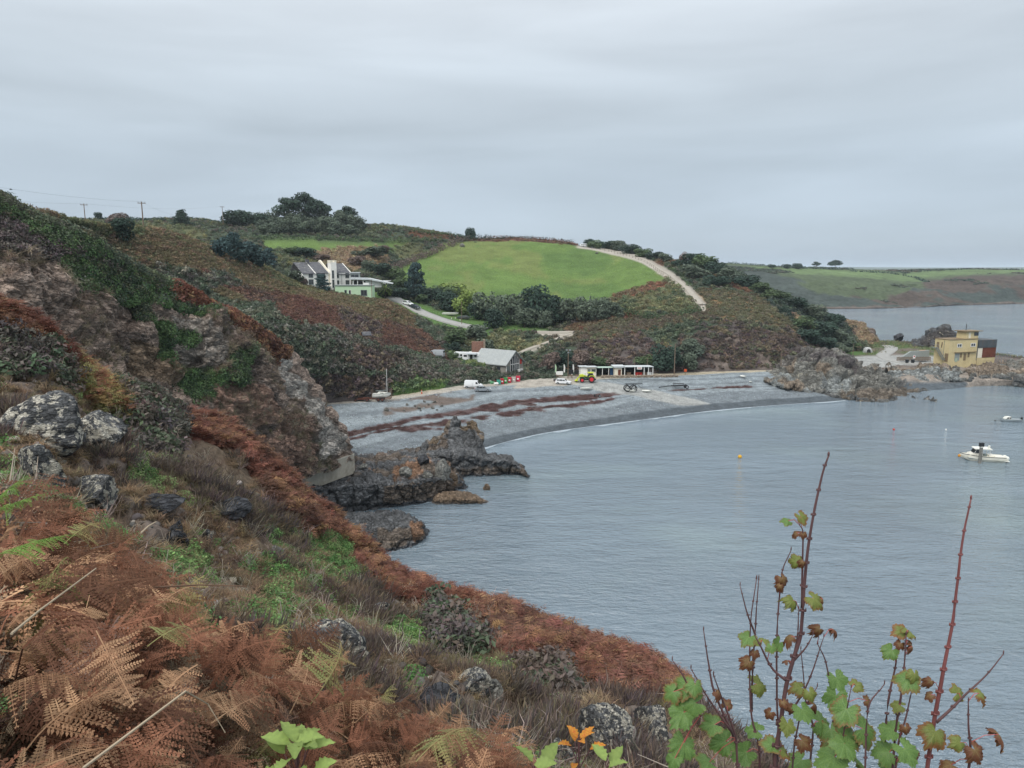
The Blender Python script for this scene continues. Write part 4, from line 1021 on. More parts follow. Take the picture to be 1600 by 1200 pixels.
def frond(r_, base, yaw, rise, length, droop, npair, wid, nsub=0, curl=0.25):
    """a fern frond: arching stalk with paired pinnae; nsub>0 cuts each pinna into pinnules"""
    d0 = np.array([math.cos(yaw) * math.cos(rise), math.sin(yaw) * math.cos(rise), math.sin(rise)])
    ns = 12; pts = strip_pts(base, d0, length, droop, ns, r_)
    side = unit(np.cross(d0, [0, 0, 1.0])[None])[0]
    parts = []
    tn = unit(np.gradient(pts, axis=0)); up = unit(np.cross(side[None], tn))
    tw = max(.004, length * .006)
    c = (pts[:-1] + pts[1:]) / 2; u = (pts[1:] - pts[:-1]) / 2
    parts.append((np.stack([pts[:-1] - side * tw, pts[:-1] + side * tw, pts[1:] + side * tw * .8, pts[1:] - side * tw * .8], 1).reshape(-1, 3), np.arange(ns * 4).reshape(ns, 4), np.full(ns * 4, .75)))
    ts = np.linspace(.24, .99, npair)
    cen = np.stack([np.interp(ts * ns, np.arange(ns + 1), pts[:, k]) for k in range(3)], 1)
    tg = unit(np.stack([np.interp(ts * ns, np.arange(ns + 1), tn[:, k]) for k in range(3)], 1)); ups = unit(np.stack([np.interp(ts * ns, np.arange(ns + 1), up[:, k]) for k in range(3)], 1))
    w_ = wid * np.sin(np.clip((1 - ts) * 1.25 + .06, 0, 1) * math.pi / 2) ** .9
    for sgn in (-1, 1):
        dirs = unit(side * sgn + tg * (.25 + .25 * r_.random((npair, 1))) + ups * r_.normal(0, .18, (npair, 1)) - np.array([0, 0, curl]) * r_.random((npair, 1)))
        wv = w_ * (.75 + .5 * r_.random(npair))
        if not nsub:
            parts.append(quads(cen + dirs * wv[:, None] / 2, dirs * wv[:, None] / 2, unit(np.cross(dirs, ups)) * wv[:, None] * .11 + .0, r_.random(npair)))
        else:
            for k in range(npair):
                m = max(3, int(nsub * (w_[k] / wid) + 2)); s = (np.arange(m) + .6) / (m + .3)
                dr = -curl * r_.random() * .6
                pc = cen[k] + dirs[k] * (wv[k] * s)[:, None] + np.array([0, 0, 1]) * (dr * wv[k] * s * s)[:, None]
                pn = unit(np.cross(dirs[k], ups[k])[None])[0]
                pl = wv[k] * .17 * (1 - s * .82) + .004
                va = np.clip(.5 + .25 * r_.normal() + .1 * r_.normal(size=m), 0, 1)
                for s2 in (-1, 1):
                    pd = unit(pn * s2 + dirs[k] * .35 + ups[k] * r_.normal(0, .12, (m, 1)))
                    parts.append(quads(pc + pd * pl[:, None] / 2, pd * pl[:, None] / 2, np.tile(dirs[k], (m, 1)) * (wv[k] / m * .40), va))
                q = pc; st = wv[k] * .02
                parts.append((np.stack([cen[k] - pn * st, cen[k] + pn * st, pc[-1] + pn * st * .3, pc[-1] - pn * st * .3])[None].reshape(-1, 3), np.arange(4).reshape(1, 4), np.full(4, .8)))
    return parts

LEAF_I = leaf_mat('scattered_leaves', .8, .3, .25, 1.5)
DRY_I = leaf_mat('dry_fronds', .85, .42, .3, 1.3)
def proto_bracken_mid(seed):
    r_ = np.random.default_rng(seed); parts = []
    for k in range(9): parts += frond(r_, [r_.normal(0, .12), r_.normal(0, .12), 0], r_.uniform(0, 6.28), r_.uniform(.75, 1.35), r_.uniform(.8, 1.25), r_.uniform(1.2, 2.4), 9, .36)
    return leaf_mesh('bracken_clump', parts, DRY_I)
def proto_bracken_far(seed):
    r_ = np.random.default_rng(seed)
    return leaf_mesh('bracken_tuft', [cloud(r_, 42, (0, 0, .35), (.75, .75, .42), .26, .34, .8, .4)], DRY_I)
def proto_shrub(seed, n=90, leaf=.13, h=.62, asp=.5):
    r_ = np.random.default_rng(seed); parts = []
    for k in range(5):
        a = r_.uniform(0, 6.28); q = r_.uniform(.15, .5)
        parts.append(cloud(r_, n // 5, (q * math.cos(a), q * math.sin(a), h * r_.uniform(.4, .8)), (.52, .52, h * .6), leaf, asp, .8, .3))
    return leaf_mesh('shrub_clump', parts, LEAF_I)
def proto_heather(seed):
    r_ = np.random.default_rng(seed); n = 90
    b = r_.normal(0, .33, (n, 3)); b[:, 2] = np.abs(b[:, 2]) * .3
    d = unit(np.stack([b[:, 0] * .9, b[:, 1] * .9, .7 + .2 * r_.random(n)], 1) + r_.normal(0, .28, (n, 3)))
    h = (.16 + .16 * r_.random((n, 1))); s = unit(np.cross(d, r_.normal(size=(n, 3))))
    return leaf_mesh('heather_clump', [quads(b + d * h, d * h, s * .022, r_.random(n))], LEAF_I)
def proto_grass(seed, droop=1.6, n=34, lean=.5):
    r_ = np.random.default_rng(seed); vs, fs, lv = [], [], []
    for k in range(n):
        a = r_.uniform(0, 6.28); d0 = unit(np.array([[math.cos(a) * lean, math.sin(a) * lean, 1.0]]))[0]
        p = strip_pts([r_.normal(0, .1), r_.normal(0, .1), 0], d0, r_.uniform(.35, .7), droop * r_.uniform(.6, 1.3), 4, r_)
        s = np.array([-math.sin(a), math.cos(a), 0]) * .011; b = len(vs)
        wt = [1, .9, .7, .45, .05]
        for i in range(5): vs += [p[i] - s * wt[i], p[i] + s * wt[i]]
        fs += [[b + 2 * i, b + 2 * i + 1, b + 2 * i + 3, b + 2 * i + 2] for i in range(4)]; lv += [r_.random()] * 10
    return leaf_mesh('grass_tuft', [(np.array(vs), np.array(fs), np.array(lv))], LEAF_I)
def proto_herb(seed):
    r_ = np.random.default_rng(seed)
    return leaf_mesh('herb_clump', [cloud(r_, 150, (0, 0, .08), (.42, .42, .2), .042, .7, .6, .9)], LEAF_I)
def proto_twigs(seed):
    r_ = np.random.default_rng(seed); m = MB()
    for k in range(16):
        a = r_.uniform(0, 6.28); d = Vector((math.cos(a) * .7, math.sin(a) * .7, r_.uniform(.3, 1.2))); p = Vector((r_.normal(0, .1), r_.normal(0, .1), 0)); q = p + d * r_.uniform(.3, .7)
        e = q + Vector((r_.normal(0, .2), r_.normal(0, .2), r_.uniform(0, .3)))
        m.tube([p, q, e], [.012, .008, .003], 3)
    me = m.mesh('twig_clump', LEAF_I); a = me.attributes.new('leafvar', 'FLOAT', 'POINT'); a.data.foreach_set('value', np.full(len(me.vertices), .6, np.float32)); return me
def proto_stone(seed):
    me = boulder_mesh('pebble', seed, 2, .5, None, 'greyrock', .7); me.materials.clear(); me.materials.append(LEAF_I)
    a = me.attributes.new('leafvar', 'FLOAT', 'POINT'); a.data.foreach_set('value', np.full(len(me.vertices), .5, np.float32)); return me

def scatter(name, protos, pts, rot, scl, tint, label, cat=None, pid=None, kind='stuff'):
    n = len(pts)
    if pid is None: pid = rng.integers(0, len(protos), n)
    me = bpy.data.meshes.new(name); me.vertices.add(n); me.vertices.foreach_set('co', np.ascontiguousarray(pts, np.float32).ravel())
    for nm, ty, fld, dat in (('rot', 'FLOAT_VECTOR', 'vector', rot), ('scl', 'FLOAT_VECTOR', 'vector', scl), ('tint', 'FLOAT_COLOR', 'color', np.concatenate([tint, np.ones((n, 1))], 1))):
        a = me.attributes.new(nm, ty, 'POINT'); a.data.foreach_set(fld, np.ascontiguousarray(dat, np.float32).ravel())
    a = me.attributes.new('pid', 'INT', 'POINT'); a.data.foreach_set('value', np.ascontiguousarray(pid, np.int32))
    o = link_mesh(name, me, None)
    src = bpy.data.collections.new(name + '_kinds')
    for k, m in enumerate(protos): src.objects.link(bpy.data.objects.new('%s_kind_%02d' % (name, k), m))
    g = bpy.data.node_groups.new(name, 'GeometryNodeTree'); g.is_modifier = True
    g.interface.new_socket('Geometry', in_out='INPUT', socket_type='NodeSocketGeometry'); g.interface.new_socket('Geometry', in_out='OUTPUT', socket_type='NodeSocketGeometry')
    a, z = g.nodes.new('NodeGroupInput'), g.nodes.new('NodeGroupOutput')
    ip = g.nodes.new('GeometryNodeInstanceOnPoints'); ci = g.nodes.new('GeometryNodeCollectionInfo')
    ci.inputs['Collection'].default_value = src; ci.inputs['Separate Children'].default_value = True; ci.inputs['Reset Children'].default_value = True
    def at(nm, ty):
        q = g.nodes.new('GeometryNodeInputNamedAttribute'); q.data_type = ty; q.inputs['Name'].default_value = nm; return q.outputs['Attribute']
    er = g.nodes.new('FunctionNodeEulerToRotation')
    g.links.new(at('rot', 'FLOAT_VECTOR'), er.inputs[0])
    g.links.new(a.outputs[0], ip.inputs['Points']); g.links.new(ci.outputs[0], ip.inputs['Instance']); ip.inputs['Pick Instance'].default_value = True
    g.links.new(at('pid', 'INT'), ip.inputs['Instance Index']); g.links.new(er.outputs[0], ip.inputs['Rotation']); g.links.new(at('scl', 'FLOAT_VECTOR'), ip.inputs['Scale'])
    g.links.new(ip.outputs[0], z.inputs[0])
    o.modifiers.new('plants', 'NODES').node_group = g
    return tag(o, label, cat, None, kind)

def sample(sheet_, n, covs=None, rows=(0, 99), box=None, wpow=1.0, cond=None):
    """n places on a landform, spread by how large the ground shows in the photograph (wpow=1) or by true area (0)"""
    s = SHEETS[sheet_]; G = s['G']
    c = (G[:-1, :-1] + G[1:, 1:]) / 2
    ar = np.linalg.norm(np.cross(G[1:, :-1] - G[:-1, :-1], G[:-1, 1:] - G[:-1, :-1]), axis=2)
    dist = np.linalg.norm(c - np.array([0, 0, CAMZ]), axis=2)
    px, py = proj(c)
    w_ = ar / dist ** (2 * wpow)
    ok = (px > -150) & (px < 1750) & (py < 1420) & (py > 200)
    if covs: ok &= np.isin(s['cov'][:-1, :-1], covs)
    r_ = s['row'][:-1][:, None] + 0 * px
    ok &= (r_ >= rows[0]) & (r_ <= rows[1])
    if box: ok &= (px > box[0]) & (px < box[2]) & (py > box[1]) & (py < box[3])
    if cond is not None: ok &= cond(px, py, r_, c)
    w_ = (w_ * ok).ravel(); tot = w_.sum()
    if tot <= 0: return None
    k = rng.choice(w_.size, n, p=w_ / tot); i, j = np.unravel_index(k, ok.shape)
    a, b = rng.random((n, 1)), rng.random((n, 1))
    p = G[i, j] * (1 - a) * (1 - b) + G[i + 1, j] * a * (1 - b) + G[i, j + 1] * (1 - a) * b + G[i + 1, j + 1] * a * b
    return p, s['cov'][i, j], np.linalg.norm(p - np.array([0, 0, CAMZ]), axis=1), s['nrm'][i, j]
def lean(n, nr, k=.35):
    rx = np.stack([-nr[:, 1] * k + rng.normal(0, .12, n), nr[:, 0] * k + rng.normal(0, .12, n), rng.uniform(0, 6.28, n)], 1)
    return rx
def tints(p, cols, freq=.12, seed=1, jitter=.22, w_=None, dull=.25):
    """pick among plant colours by slow noise plus chance"""
    cols = np.array(cols); cols = cols * (1 - dull) + (cols @ np.array([.3, .6, .1]))[:, None] * dull * np.array([1.04, 1.0, .93]); n = len(p); m = len(cols)
    q = (fbm(p, freq, 3, seed) * .9 + .5 + rng.normal(0, .22, n)) * m
    k = np.clip(q.astype(int), 0, m - 1)
    return cols[k] * (1 + rng.uniform(-jitter, jitter, (n, 1))) * (1 + rng.uniform(-.08, .08, (n, 3)))
def uni(n, a, b): s = rng.uniform(a, b, n); return np.stack([s, s, s * rng.uniform(.8, 1.2, n)], 1)

PB_MID = [proto_bracken_mid(400 + k) for k in range(5)]; PB_FAR = [proto_bracken_far(410 + k) for k in range(4)]
PSH = [proto_shrub(420 + k) for k in range(4)]; PSH_F = [proto_shrub(430 + k, 55, .2, .6, .55) for k in range(4)]
PHE = [proto_heather(440 + k) for k in range(3)]; PGR = [proto_grass(450 + k) for k in range(4)]; PGU = [proto_grass(460 + k, .5, 26, .25) for k in range(3)]
PHB = [proto_herb(470 + k) for k in range(3)]; PTW = [proto_twigs(480 + k) for k in range(3)]; PST = [proto_stone(490 + k) for k in range(4)]
RUST = [S('5f382b'), S('6f4232'), S('7c5040'), S('85603f'), S('5d3f33')]
RUSTF = [S('6f4433'), S('7d503b'), S('87603f'), S('7a6a42'), S('6d5a3c')]
OCH = [S('7d6a41'), S('86703f'), S('6f6a40'), S('8a6547'), S('646a40')]
GRN = [S('46583a'), S('556b3c'), S('3e5438'), S('66743f')]
DKG = [S('35463a'), S('2f3f37'), S('445040'), S('3d4a44'), S('50554b')]
HTH = [S('594c45'), S('66574c'), S('54484a'), S('6a5d48'), S('4a443e')]
DEADG = [S('7d664a'), S('6d5741'), S('8a7252'), S('5a4a3a'), S('66553f'), S('6a6240')]
HERB = [S('3f6a2c'), S('55803a'), S('476f33'), S('6a8a45')]

# near slope: bracken on the ridge
def put(name, protos, sm, sc_, tint, label, nrm_k=.35, lift=0.0, cat=None):
    p, cov, d, nr = sm; n = len(p)
    q = p.copy(); q[:, 2] += lift
    return scatter(name, protos, q, lean(n, nr, nrm_k), sc_, tint, label, cat)
sm = sample('near_slope', 4200, ['rust'], (1.6, 5), wpow=.8); put('ridge_bracken', PB_MID, sm, uni(4200, .55, 1.05), tints(sm[0], RUST, .25, 3), 'rust red dead bracken along the crest of the near ridge', cat='bracken')
sm = sample('near_slope', 700, ['ochre'], (1.6, 4), wpow=.8); put('yellow_bracken', PB_MID, sm, uni(700, .5, .95), tints(sm[0], [S('8d7a3f'), S('9a8648'), S('8d5a40'), S('7a7a42')], .3, 4), 'yellowing bracken on the left part of the near ridge', cat='bracken')
sm = sample('near_slope', 1100, ['rust2'], (1.6, 4.2), (-150, 400, 140, 640), wpow=.8); put('left_ridge_bracken', PB_MID, sm, uni(1100, .5, 1.0), tints(sm[0], RUST, .25, 5), 'brown bracken at the left end of the near ridge', cat='bracken')
sm = sample('near_slope', 16000, ['dead', 'rock', 'moss', 'rust', 'ochre', 'purple', 'heath'], (1.8, 7), wpow=.75, cond=lambda x, y, r, G: fbm(G, .35, 3, 61) > -.25)
put('dead_grass', PGR, sm, uni(16000, .28, .68) * np.clip(sm[2] / 14, .55, 1.3)[:, None], tints(sm[0], DEADG, .3, 7), 'tufts of bleached dead grass on the near slope', .5, cat='grass')
sm = sample('near_slope', 5200, ['dead', 'heath', 'purple', 'scrub', 'rock'], (1.9, 5.6), wpow=.8, cond=lambda x, y, r, G: fbm(G, .22, 4, 64) > .1)
put('heather', PHE, sm, uni(5200, .3, .85), tints(sm[0], HTH, .2, 9), 'grey brown heather patches on the near slope', .5, cat='heather')
sm = sample('near_slope', 900, ['purple', 'scrub', 'heath'], (1.9, 5), wpow=.8); put('dark_scrub', PSH, sm, uni(900, .5, 1.0), tints(sm[0], [S('4b4a42'), S('514a49'), S('42503c'), S('5c5049')], .3, 10), 'low dark scrub mounds among the grass of the near slope', cat='scrub')
sm = sample('near_slope', 2600, ['moss', 'dead', 'scrub'], (2.1, 6.5), wpow=.8, cond=lambda x, y, r, G: (fbm(G, .45, 3, 66) > .12)); put('green_weeds', PHB, sm, uni(2600, .4, 1.0), tints(sm[0], HERB, .3, 11), 'patches of fresh green weeds on the near slope', .6, cat='weeds')
sm = sample('near_slope', 900, ['moss'], (2, 7), wpow=.8); put('moss_cushions', PHB, sm, uni(900, .4, 1.0), tints(sm[0], HERB, .3, 12), 'bright green cushions of weed between the rocks of the near slope', .6, cat='weeds')
sm = sample('near_slope', 700, ['dead', 'heath', 'scrub', 'rust'], (1.8, 6.5), wpow=.8); put('dry_twigs', PTW, sm, uni(700, .5, 1.1), tints(sm[0], [S('7d7066'), S('8d8378'), S('5d4b40')], .3, 13), 'bare grey twigs sticking out of the near slope', .4, cat='twigs')
sm = sample('near_slope', 1600, ['dead', 'rock'], (2.2, 7), wpow=.8, cond=lambda x, y, r, G: fbm(G, .3, 3, 67) > .1); put('loose_stones', PST, sm, uni(1600, .04, .15) * np.clip(sm[2] / 14, .5, 1.5)[:, None], tints(sm[0], [S('55524f'), S('6b665f'), S('8f8a80')], .5, 14, .3), 'loose slate stones lying on the near slope', 0, cat='stones')

# sea cliff
sm = sample('sea_cliff', 9500, ['scrub', 'purple', 'dark', 'heath'], (1.7, 5), wpow=.8); put('cliff_top_scrub', PSH, sm, uni(9500, .35, 1.0), np.where((sm[1] == 'purple')[:, None], tints(sm[0], [S('5d5250'), S('66595a'), S('54504a')], .2, 26), tints(sm[0], [S('46543f'), S('526045'), S('4c4f45'), S('5f6348'), S('3f4c3e')], .12, 21)), 'dark gorse and blackthorn scrub along the lip of the sea cliff', cat='scrub')
sm = sample('sea_cliff', 1500, ['rust'], (1.7, 5), wpow=.8); put('cliff_edge_bracken', PB_FAR, sm, uni(1500, .6, 1.1), tints(sm[0], RUST, .15, 22), 'red bracken along the edge of the sea cliff', cat='bracken')
sm = sample('sea_cliff', 2600, ['moss', 'dark', 'scrub'], (2.2, 6), wpow=.8); put('cliff_ivy', PHB, sm, uni(2600, 1.0, 2.4), tints(sm[0], [S('3f5a34'), S('4d6a3a'), S('3a4d36')], .15, 23), 'ivy and green weeds hanging on the sea cliff', .9, cat='ivy')
sm = sample('sea_cliff', 2600, ['rock', 'crag', 'tan', 'redrock'], (2.1, 6), wpow=.85, cond=lambda x, y, r, G: fbm(G * np.array([1, 1, .5]), .16, 4, 68) > -.02); put('cliff_grass', PGR, sm, uni(2600, .6, 1.7), tints(sm[0], [S('7d6e5a'), S('6a5f50'), S('8d7d66'), S('665f45'), S('5b6044')], .12, 24), 'dry grass tufts growing on the sea cliff face', .8, cat='grass')

# bracken hillside
sm = sample('hillside', 26000, ['ochre', 'olive', 'rust', 'rust2', 'purple'], (.8, 5), wpow=.8)
tn = np.where(np.isin(sm[1], ['rust', 'purple'])[:, None], tints(sm[0], [S('65443a'), S('704c3e'), S('7a5a46'), S('5d4a42')], .08, 31, dull=.32), np.where((sm[1] == 'olive')[:, None], tints(sm[0], [S('66693f'), S('706a42'), S('5a643f')], .06, 32, dull=.35), tints(sm[0], [S('706344'), S('7a6845'), S('64623f'), S('755a44'), S('5a5f3f'), S('826f4c')], .07, 33, dull=.35)))
put('hillside_bracken', PB_FAR, sm, uni(26000, .55, 1.25), tn, 'brown and ochre bracken covering the hillside above the beach', .3, cat='bracken')
sm = sample('hillside', 11000, ['scrub', 'heath', 'dark', 'moss'], (.2, 4.6), wpow=.8)
tn = np.where((sm[1] == 'heath')[:, None], tints(sm[0], HTH, .09, 34), np.where((sm[1] == 'moss')[:, None], tints(sm[0], GRN, .1, 35), tints(sm[0], [S('4d5a47'), S('5a6050'), S('43503f'), S('66655a'), S('555048')], .07, 36)))
put('hillside_scrub', PSH_F, sm, uni(11000, .6, 1.6), tn, 'grey green scrub on the steep foot of the hillside', .4, cat='scrub')
sm = sample('hillside', 1500, ['grass', 'moss'], (0, 2), wpow=.8); put('hillside_grass', PGU, sm, uni(1500, .8, 1.6), tints(sm[0], HERB, .1, 37), 'strip of green grass at the foot of the hillside', cat='grass')

# valley and headland
sm = sample('valley_hill', 16000, ['scrub', 'dark', 'olive', 'heath', 'purple'], (.03, 6), (60, 330, 1400, 600), wpow=.8)
tn = np.where((sm[1] == 'dark')[:, None], tints(sm[0], DKG, .06, 41), np.where((sm[1] == 'heath')[:, None], tints(sm[0], HTH + [S('5a5f48')], .07, 42), np.where((sm[1] == 'olive')[:, None], tints(sm[0], [S('5a6242'), S('666a48'), S('6d6a45'), S('4d5a40')], .06, 43), tints(sm[0], [S('435040'), S('4d5a45'), S('5a6045'), S('555048'), S('3c4a3c')], .05, 44))))
put('valley_scrub', PSH_F, sm, uni(16000, .7, 2.0), tn, 'gorse, bramble and scrub on the valley sides and headland', .4, cat='scrub')
sm = sample('valley_hill', 6500, ['rust', 'rust2', 'ochre', 'tan'], (.05, 6), (60, 330, 1400, 600), wpow=.8)
put('headland_bracken', PB_FAR, sm, uni(6500, .7, 1.5), np.where(np.isin(sm[1], ['tan'])[:, None], tints(sm[0], [S('8d7a60'), S('9a8466'), S('857055')], .07, 45), np.where((sm[1] == 'ochre')[:, None], tints(sm[0], [S('636344'), S('6d6849'), S('585d42'), S('645a48')], .06, 46, dull=.35), tints(sm[0], RUSTF, .07, 47, dull=.4))), 'dry bracken and grass on the valley sides and headland', .3, cat='bracken')
sm = sample('valley_hill', 2600, ['rock'], (.05, 3), (1000, 480, 1300, 600), wpow=.8, cond=lambda x, y, r, G: fbm(G, .14, 4, 72) > -.16); put('headland_cliff_scrub', PSH_F, sm, uni(2600, .5, 1.3), tints(sm[0], HTH + [S('5a5f48')], .1, 50), 'sparse scrub on the rocky foot of the headland', .4, cat='scrub')
sm = sample('valley_hill', 5000, ['field', 'field2', 'field3', 'grass'], (.5, 6), (380, 350, 1100, 530), wpow=.8); put('field_grass', PGU, sm, uni(5000, .35, .8), tints(sm[0], [S('5f7a38'), S('6d8a40'), S('76904a'), S('5a7336')], .03, 53), 'short green grass of the fields', .3, cat='grass')
sm = sample('promontory', 1500, ['soil', 'moss'], (3.8, 7), (1350, 500, 1750, 580), wpow=.7); put('promontory_grass', PGU, sm, uni(1500, .7, 1.5), tints(sm[0], [S('6a7048'), S('7d7652'), S('556042')], .1, 48), 'rough grass on the low promontory', cat='grass')
sm = sample('far_coast', 3200, ['fardark', 'farheath', 'fargreen'], (2.2, 6), wpow=.9, cond=lambda x, y, r, G: fbm(G, .02, 3, 69) > .12); put('far_coast_scrub', PSH_F, sm, uni(3200, 1.5, 4.0) * np.array([1, 1, .5]), tints(sm[0], [S('3f4d42'), S('4a5648'), S('5d5348')], .02, 49), 'dark scrub patches on the coast across the bay', cat='scrub')
# beach litter
sm = sample('beach', 3600, ['weed'], (2.4, 4.3), wpow=.7, cond=lambda x, y, r, G: fbm(G, .6, 4, 73) > -.12); put('seaweed', PHE, sm, uni(3600, .25, .7) * np.array([1.5, 1.5, .35]), tints(sm[0], [S('5f4543'), S('6b4d4a'), S('574241')], .2, 51), 'drifted red brown seaweed lying in bands on the shingle', .2, cat='seaweed')
sm = sample('beach', 5200, ['shingle', 'rock', 'shingle2', 'wet'], (2.3, 5.2), wpow=.6, cond=lambda x, y, r, G: (fbm(G, .1, 3, 70) > -.1)); put('cobbles', PST, sm, uni(5200, .05, .16) * np.where(sm[1] == 'rock', 1.9, 1)[:, None], tints(sm[0], [S('5d666b'), S('727c82'), S('868f94'), S('62676a')], .3, 52, .3), 'grey cobbles strewn over the shingle', 0, cat='cobbles')

# ------------------------------------------------------------------ trees
M_BARK = mat('bark', S('5a5148'), .9, .3, 4)
def crown_mesh(name, kind, seed, mt, n=1500):
    """crown about 1 wide and 1 tall, resting on z=0"""
    r_ = np.random.default_rng(seed); parts = []
    if kind == 'broad':
        for k in range(15):
            a = r_.uniform(0, 6.28); q = .33 * math.sqrt(r_.random()); z = r_.uniform(.18, .80); sh = 1 - abs(z - .45) * .7
            parts.append(cloud(r_, n // 15, (q * math.cos(a) * sh, q * math.sin(a) * sh, z), (.23, .23, .2), .05, .6, .75, .35))
    elif kind == 'pine':
        for k in range(16):
            a = r_.uniform(0, 6.28); q = .42 * math.sqrt(r_.random()); z = .55 + .40 * (1 - (q / .45) ** 2) * r_.uniform(.75, 1.1) - .12 * r_.random()
            parts.append(cloud(r_, n // 16, (q * math.cos(a), q * math.sin(a), z), (.20, .20, .12), .05, .4, .7, .5))
    elif kind == 'conifer':
        for k in range(44):
            z = r_.uniform(.05, .97); rr = .40 * (1 - z) ** .75 + .03; a = r_.uniform(0, 6.28)
            q = rr * r_.uniform(.4, .95)
            parts.append(cloud(r_, n // 34, (q * math.cos(a), q * math.sin(a), z), (.16 + .06 * (1 - z), .16 + .06 * (1 - z), .09), .052, .38, .6, .2))
    elif kind == 'bush':
        for k in range(9):
            a = r_.uniform(0, 6.28); q = .32 * math.sqrt(r_.random()); z = r_.uniform(.18, .72)
            parts.append(cloud(r_, n // 9, (q * math.cos(a), q * math.sin(a), z * .95), (.27, .27, .27), .055, .6, .75, .35))
    elif kind == 'palm':
        for k in range(70):
            a = r_.uniform(0, 6.28); e = r_.uniform(-.5, 1.2); d = np.array([math.cos(a) * math.cos(e), math.sin(a) * math.cos(e), math.sin(e)])
            p = strip_pts([0, 0, .55], d, .5, 1.0, 3, r_); s = unit(np.cross(d, [0, 0, 1.])[None])[0] * .022
            for i in range(3): parts.append((np.stack([p[i] - s, p[i] + s, p[i + 1] + s * .7, p[i + 1] - s * .7]), np.arange(4).reshape(1, 4), np.full(4, r_.random())))
    return leaf_mesh(name, parts, mt)
L_GREEN = plain_leaf_mat('leaves_dull_green', S('4b5a3c'), S('3c4d38'), .25)
L_GREY = plain_leaf_mat('leaves_grey_green', S('566050'), S('47524a'), .25)
L_DARK = plain_leaf_mat('leaves_dark_green', S('34453a'), S('2c3c36'), .3)
L_PINE = plain_leaf_mat('pine_needles', S('2f3f36'), S('3a4a3c'), .3)
L_BLUE = plain_leaf_mat('conifer_needles', S('33464a'), S('3a4c46'), .3)
L_YEL = plain_leaf_mat('leaves_yellow_green', S('6d7a3f'), S('55693c'), .4)
L_BROWN = plain_leaf_mat('bare_brown_twigs', S('6d5f57'), S('5d5350'), .4)
L_PURP = plain_leaf_mat('hedge_leaves', S('61524f'), S('55504a'), .15)
L_RUST = plain_leaf_mat('dry_hedge_leaves', S('744c3c'), S('6a5040'), .2)
TM = {}
def crowns(kind, mt, k=3, n=1500):
    key = (kind, mt.name)
    if key not in TM: TM[key] = [crown_mesh(kind + '_crown', kind, 600 + 10 * len(TM) + i, mt, n) for i in range(k)]
    return TM[key]
TRUNK = MB().tube([(0, 0, -.12), (.01, 0, .2), (-.01, .01, .5), (.02, 0, .8)], [.05, .035, .026, .012], 6)
for a in range(5): TRUNK.tube([(0, 0, .25 + .08 * a), (.14 * math.cos(a * 2.4), .14 * math.sin(a * 2.4), .42 + .09 * a), (.27 * math.cos(a * 2.4 + .2), .27 * math.sin(a * 2.4 + .2), .52 + .09 * a)], [.018, .012, .005], 4)
TRUNK_ME = TRUNK.mesh('trunk', M_BARK)
LAND = [('white house', 505, 435), ('green annex', 553, 456), ('big dark spruce', 648, 445), ('parked cars on the road', 642, 478), ('dark row of trees', 820, 480), ('boathouse', 790, 563), ('brick ruin', 747, 545), ('cafe huts', 960, 580), ('lamp post', 888, 568), ('tall grey mast', 1053, 560), ('upper field', 520, 385)]
_used = {}
ORD = ['', 'second ', 'third ', 'fourth ', 'fifth ', 'sixth ', 'seventh ', 'eighth ']
def where_label(x, y, what):
    n, lx, ly = min(LAND, key=lambda q: math.hypot((q[1] - x), (q[2] - y) * 1.4)); dx, dy = x - lx, (y - 6) - ly
    side = ('to the right of' if dx > 0 else 'to the left of') if abs(dx) > abs(dy) * 1.3 else ('just below' if dy > 0 else 'just above')
    k = (what, side, n); i = _used.get(k, 0); _used[k] = i + 1
    return '%s%s %s the %s' % (ORD[i], what, side, n)
def tree(px, py, wpx, hpx, kind, mt, label, name='tree', group=None, only=None, cat='tree', lift=.0, p=None):
    while p is None:
        try: p = hit(px, py, only)
        except RuntimeError: py += 1; hpx += 1
    sx, sz = p.y / FPX * wpx * 1.12, p.y / FPX * hpx * 1.06
    t = empty(name, p, random.uniform(0, 6.28), label, cat, group)
    cm = random.choice(crowns(kind, mt))
    c = link_mesh('crown', cm, None, t); c.scale = (sx, sx * random.uniform(.9, 1.1), sz * (1 - lift)); c.location = (0, 0, sz * lift)
    k = link_mesh('trunk', TRUNK_ME, None, t); k.scale = (min(sx, sz) * .9, min(sx, sz) * .9, sz * .85)
    return t
VH = ['valley_hill', 'hillside']
tree(450, 331, 38, 18, 'pine', L_PINE, 'left spreading pine of the clump on the skyline', 'pine_tree', 'pines of the skyline clump', VH)
tree(478, 332, 48, 25, 'pine', L_PINE, 'tallest broad pine on the skyline above the wood', 'pine_tree', 'pines of the skyline clump', VH)
tree(502, 334, 32, 17, 'pine', L_PINE, 'right hand pine of the skyline clump above the wood', 'pine_tree', 'pines of the skyline clump', VH)
tree(543, 346, 32, 21, 'pine', L_PINE, 'lone flat topped pine right of the skyline clump', 'pine_tree', None, VH)
tree(285, 352, 30, 22, 'conifer', L_DARK, 'dark conifer alone on the skyline above the bracken hill', 'conifer', None, VH)
for k, (x, y, a, b) in enumerate([(362, 353, 34, 24), (385, 352, 30, 23), (408, 350, 26, 20)]):
    tree(x, y, a, b, 'bush', L_PINE, ['widest dark pine left of the wood', 'middle dark pine left of the wood', 'small dark pine touching the wood'][k], 'pine_tree', 'dark pines left of the wood', VH)
tree(155, 343, 14, 11, 'broad', L_DARK, 'tiny round tree on the skyline left of the tall pole', 'tree', None, VH)
tree(184, 352, 28, 20, 'bush', L_BROWN, 'brown leafless bush behind the dark gorse on the left skyline', 'bush', None, VH, 'bush')
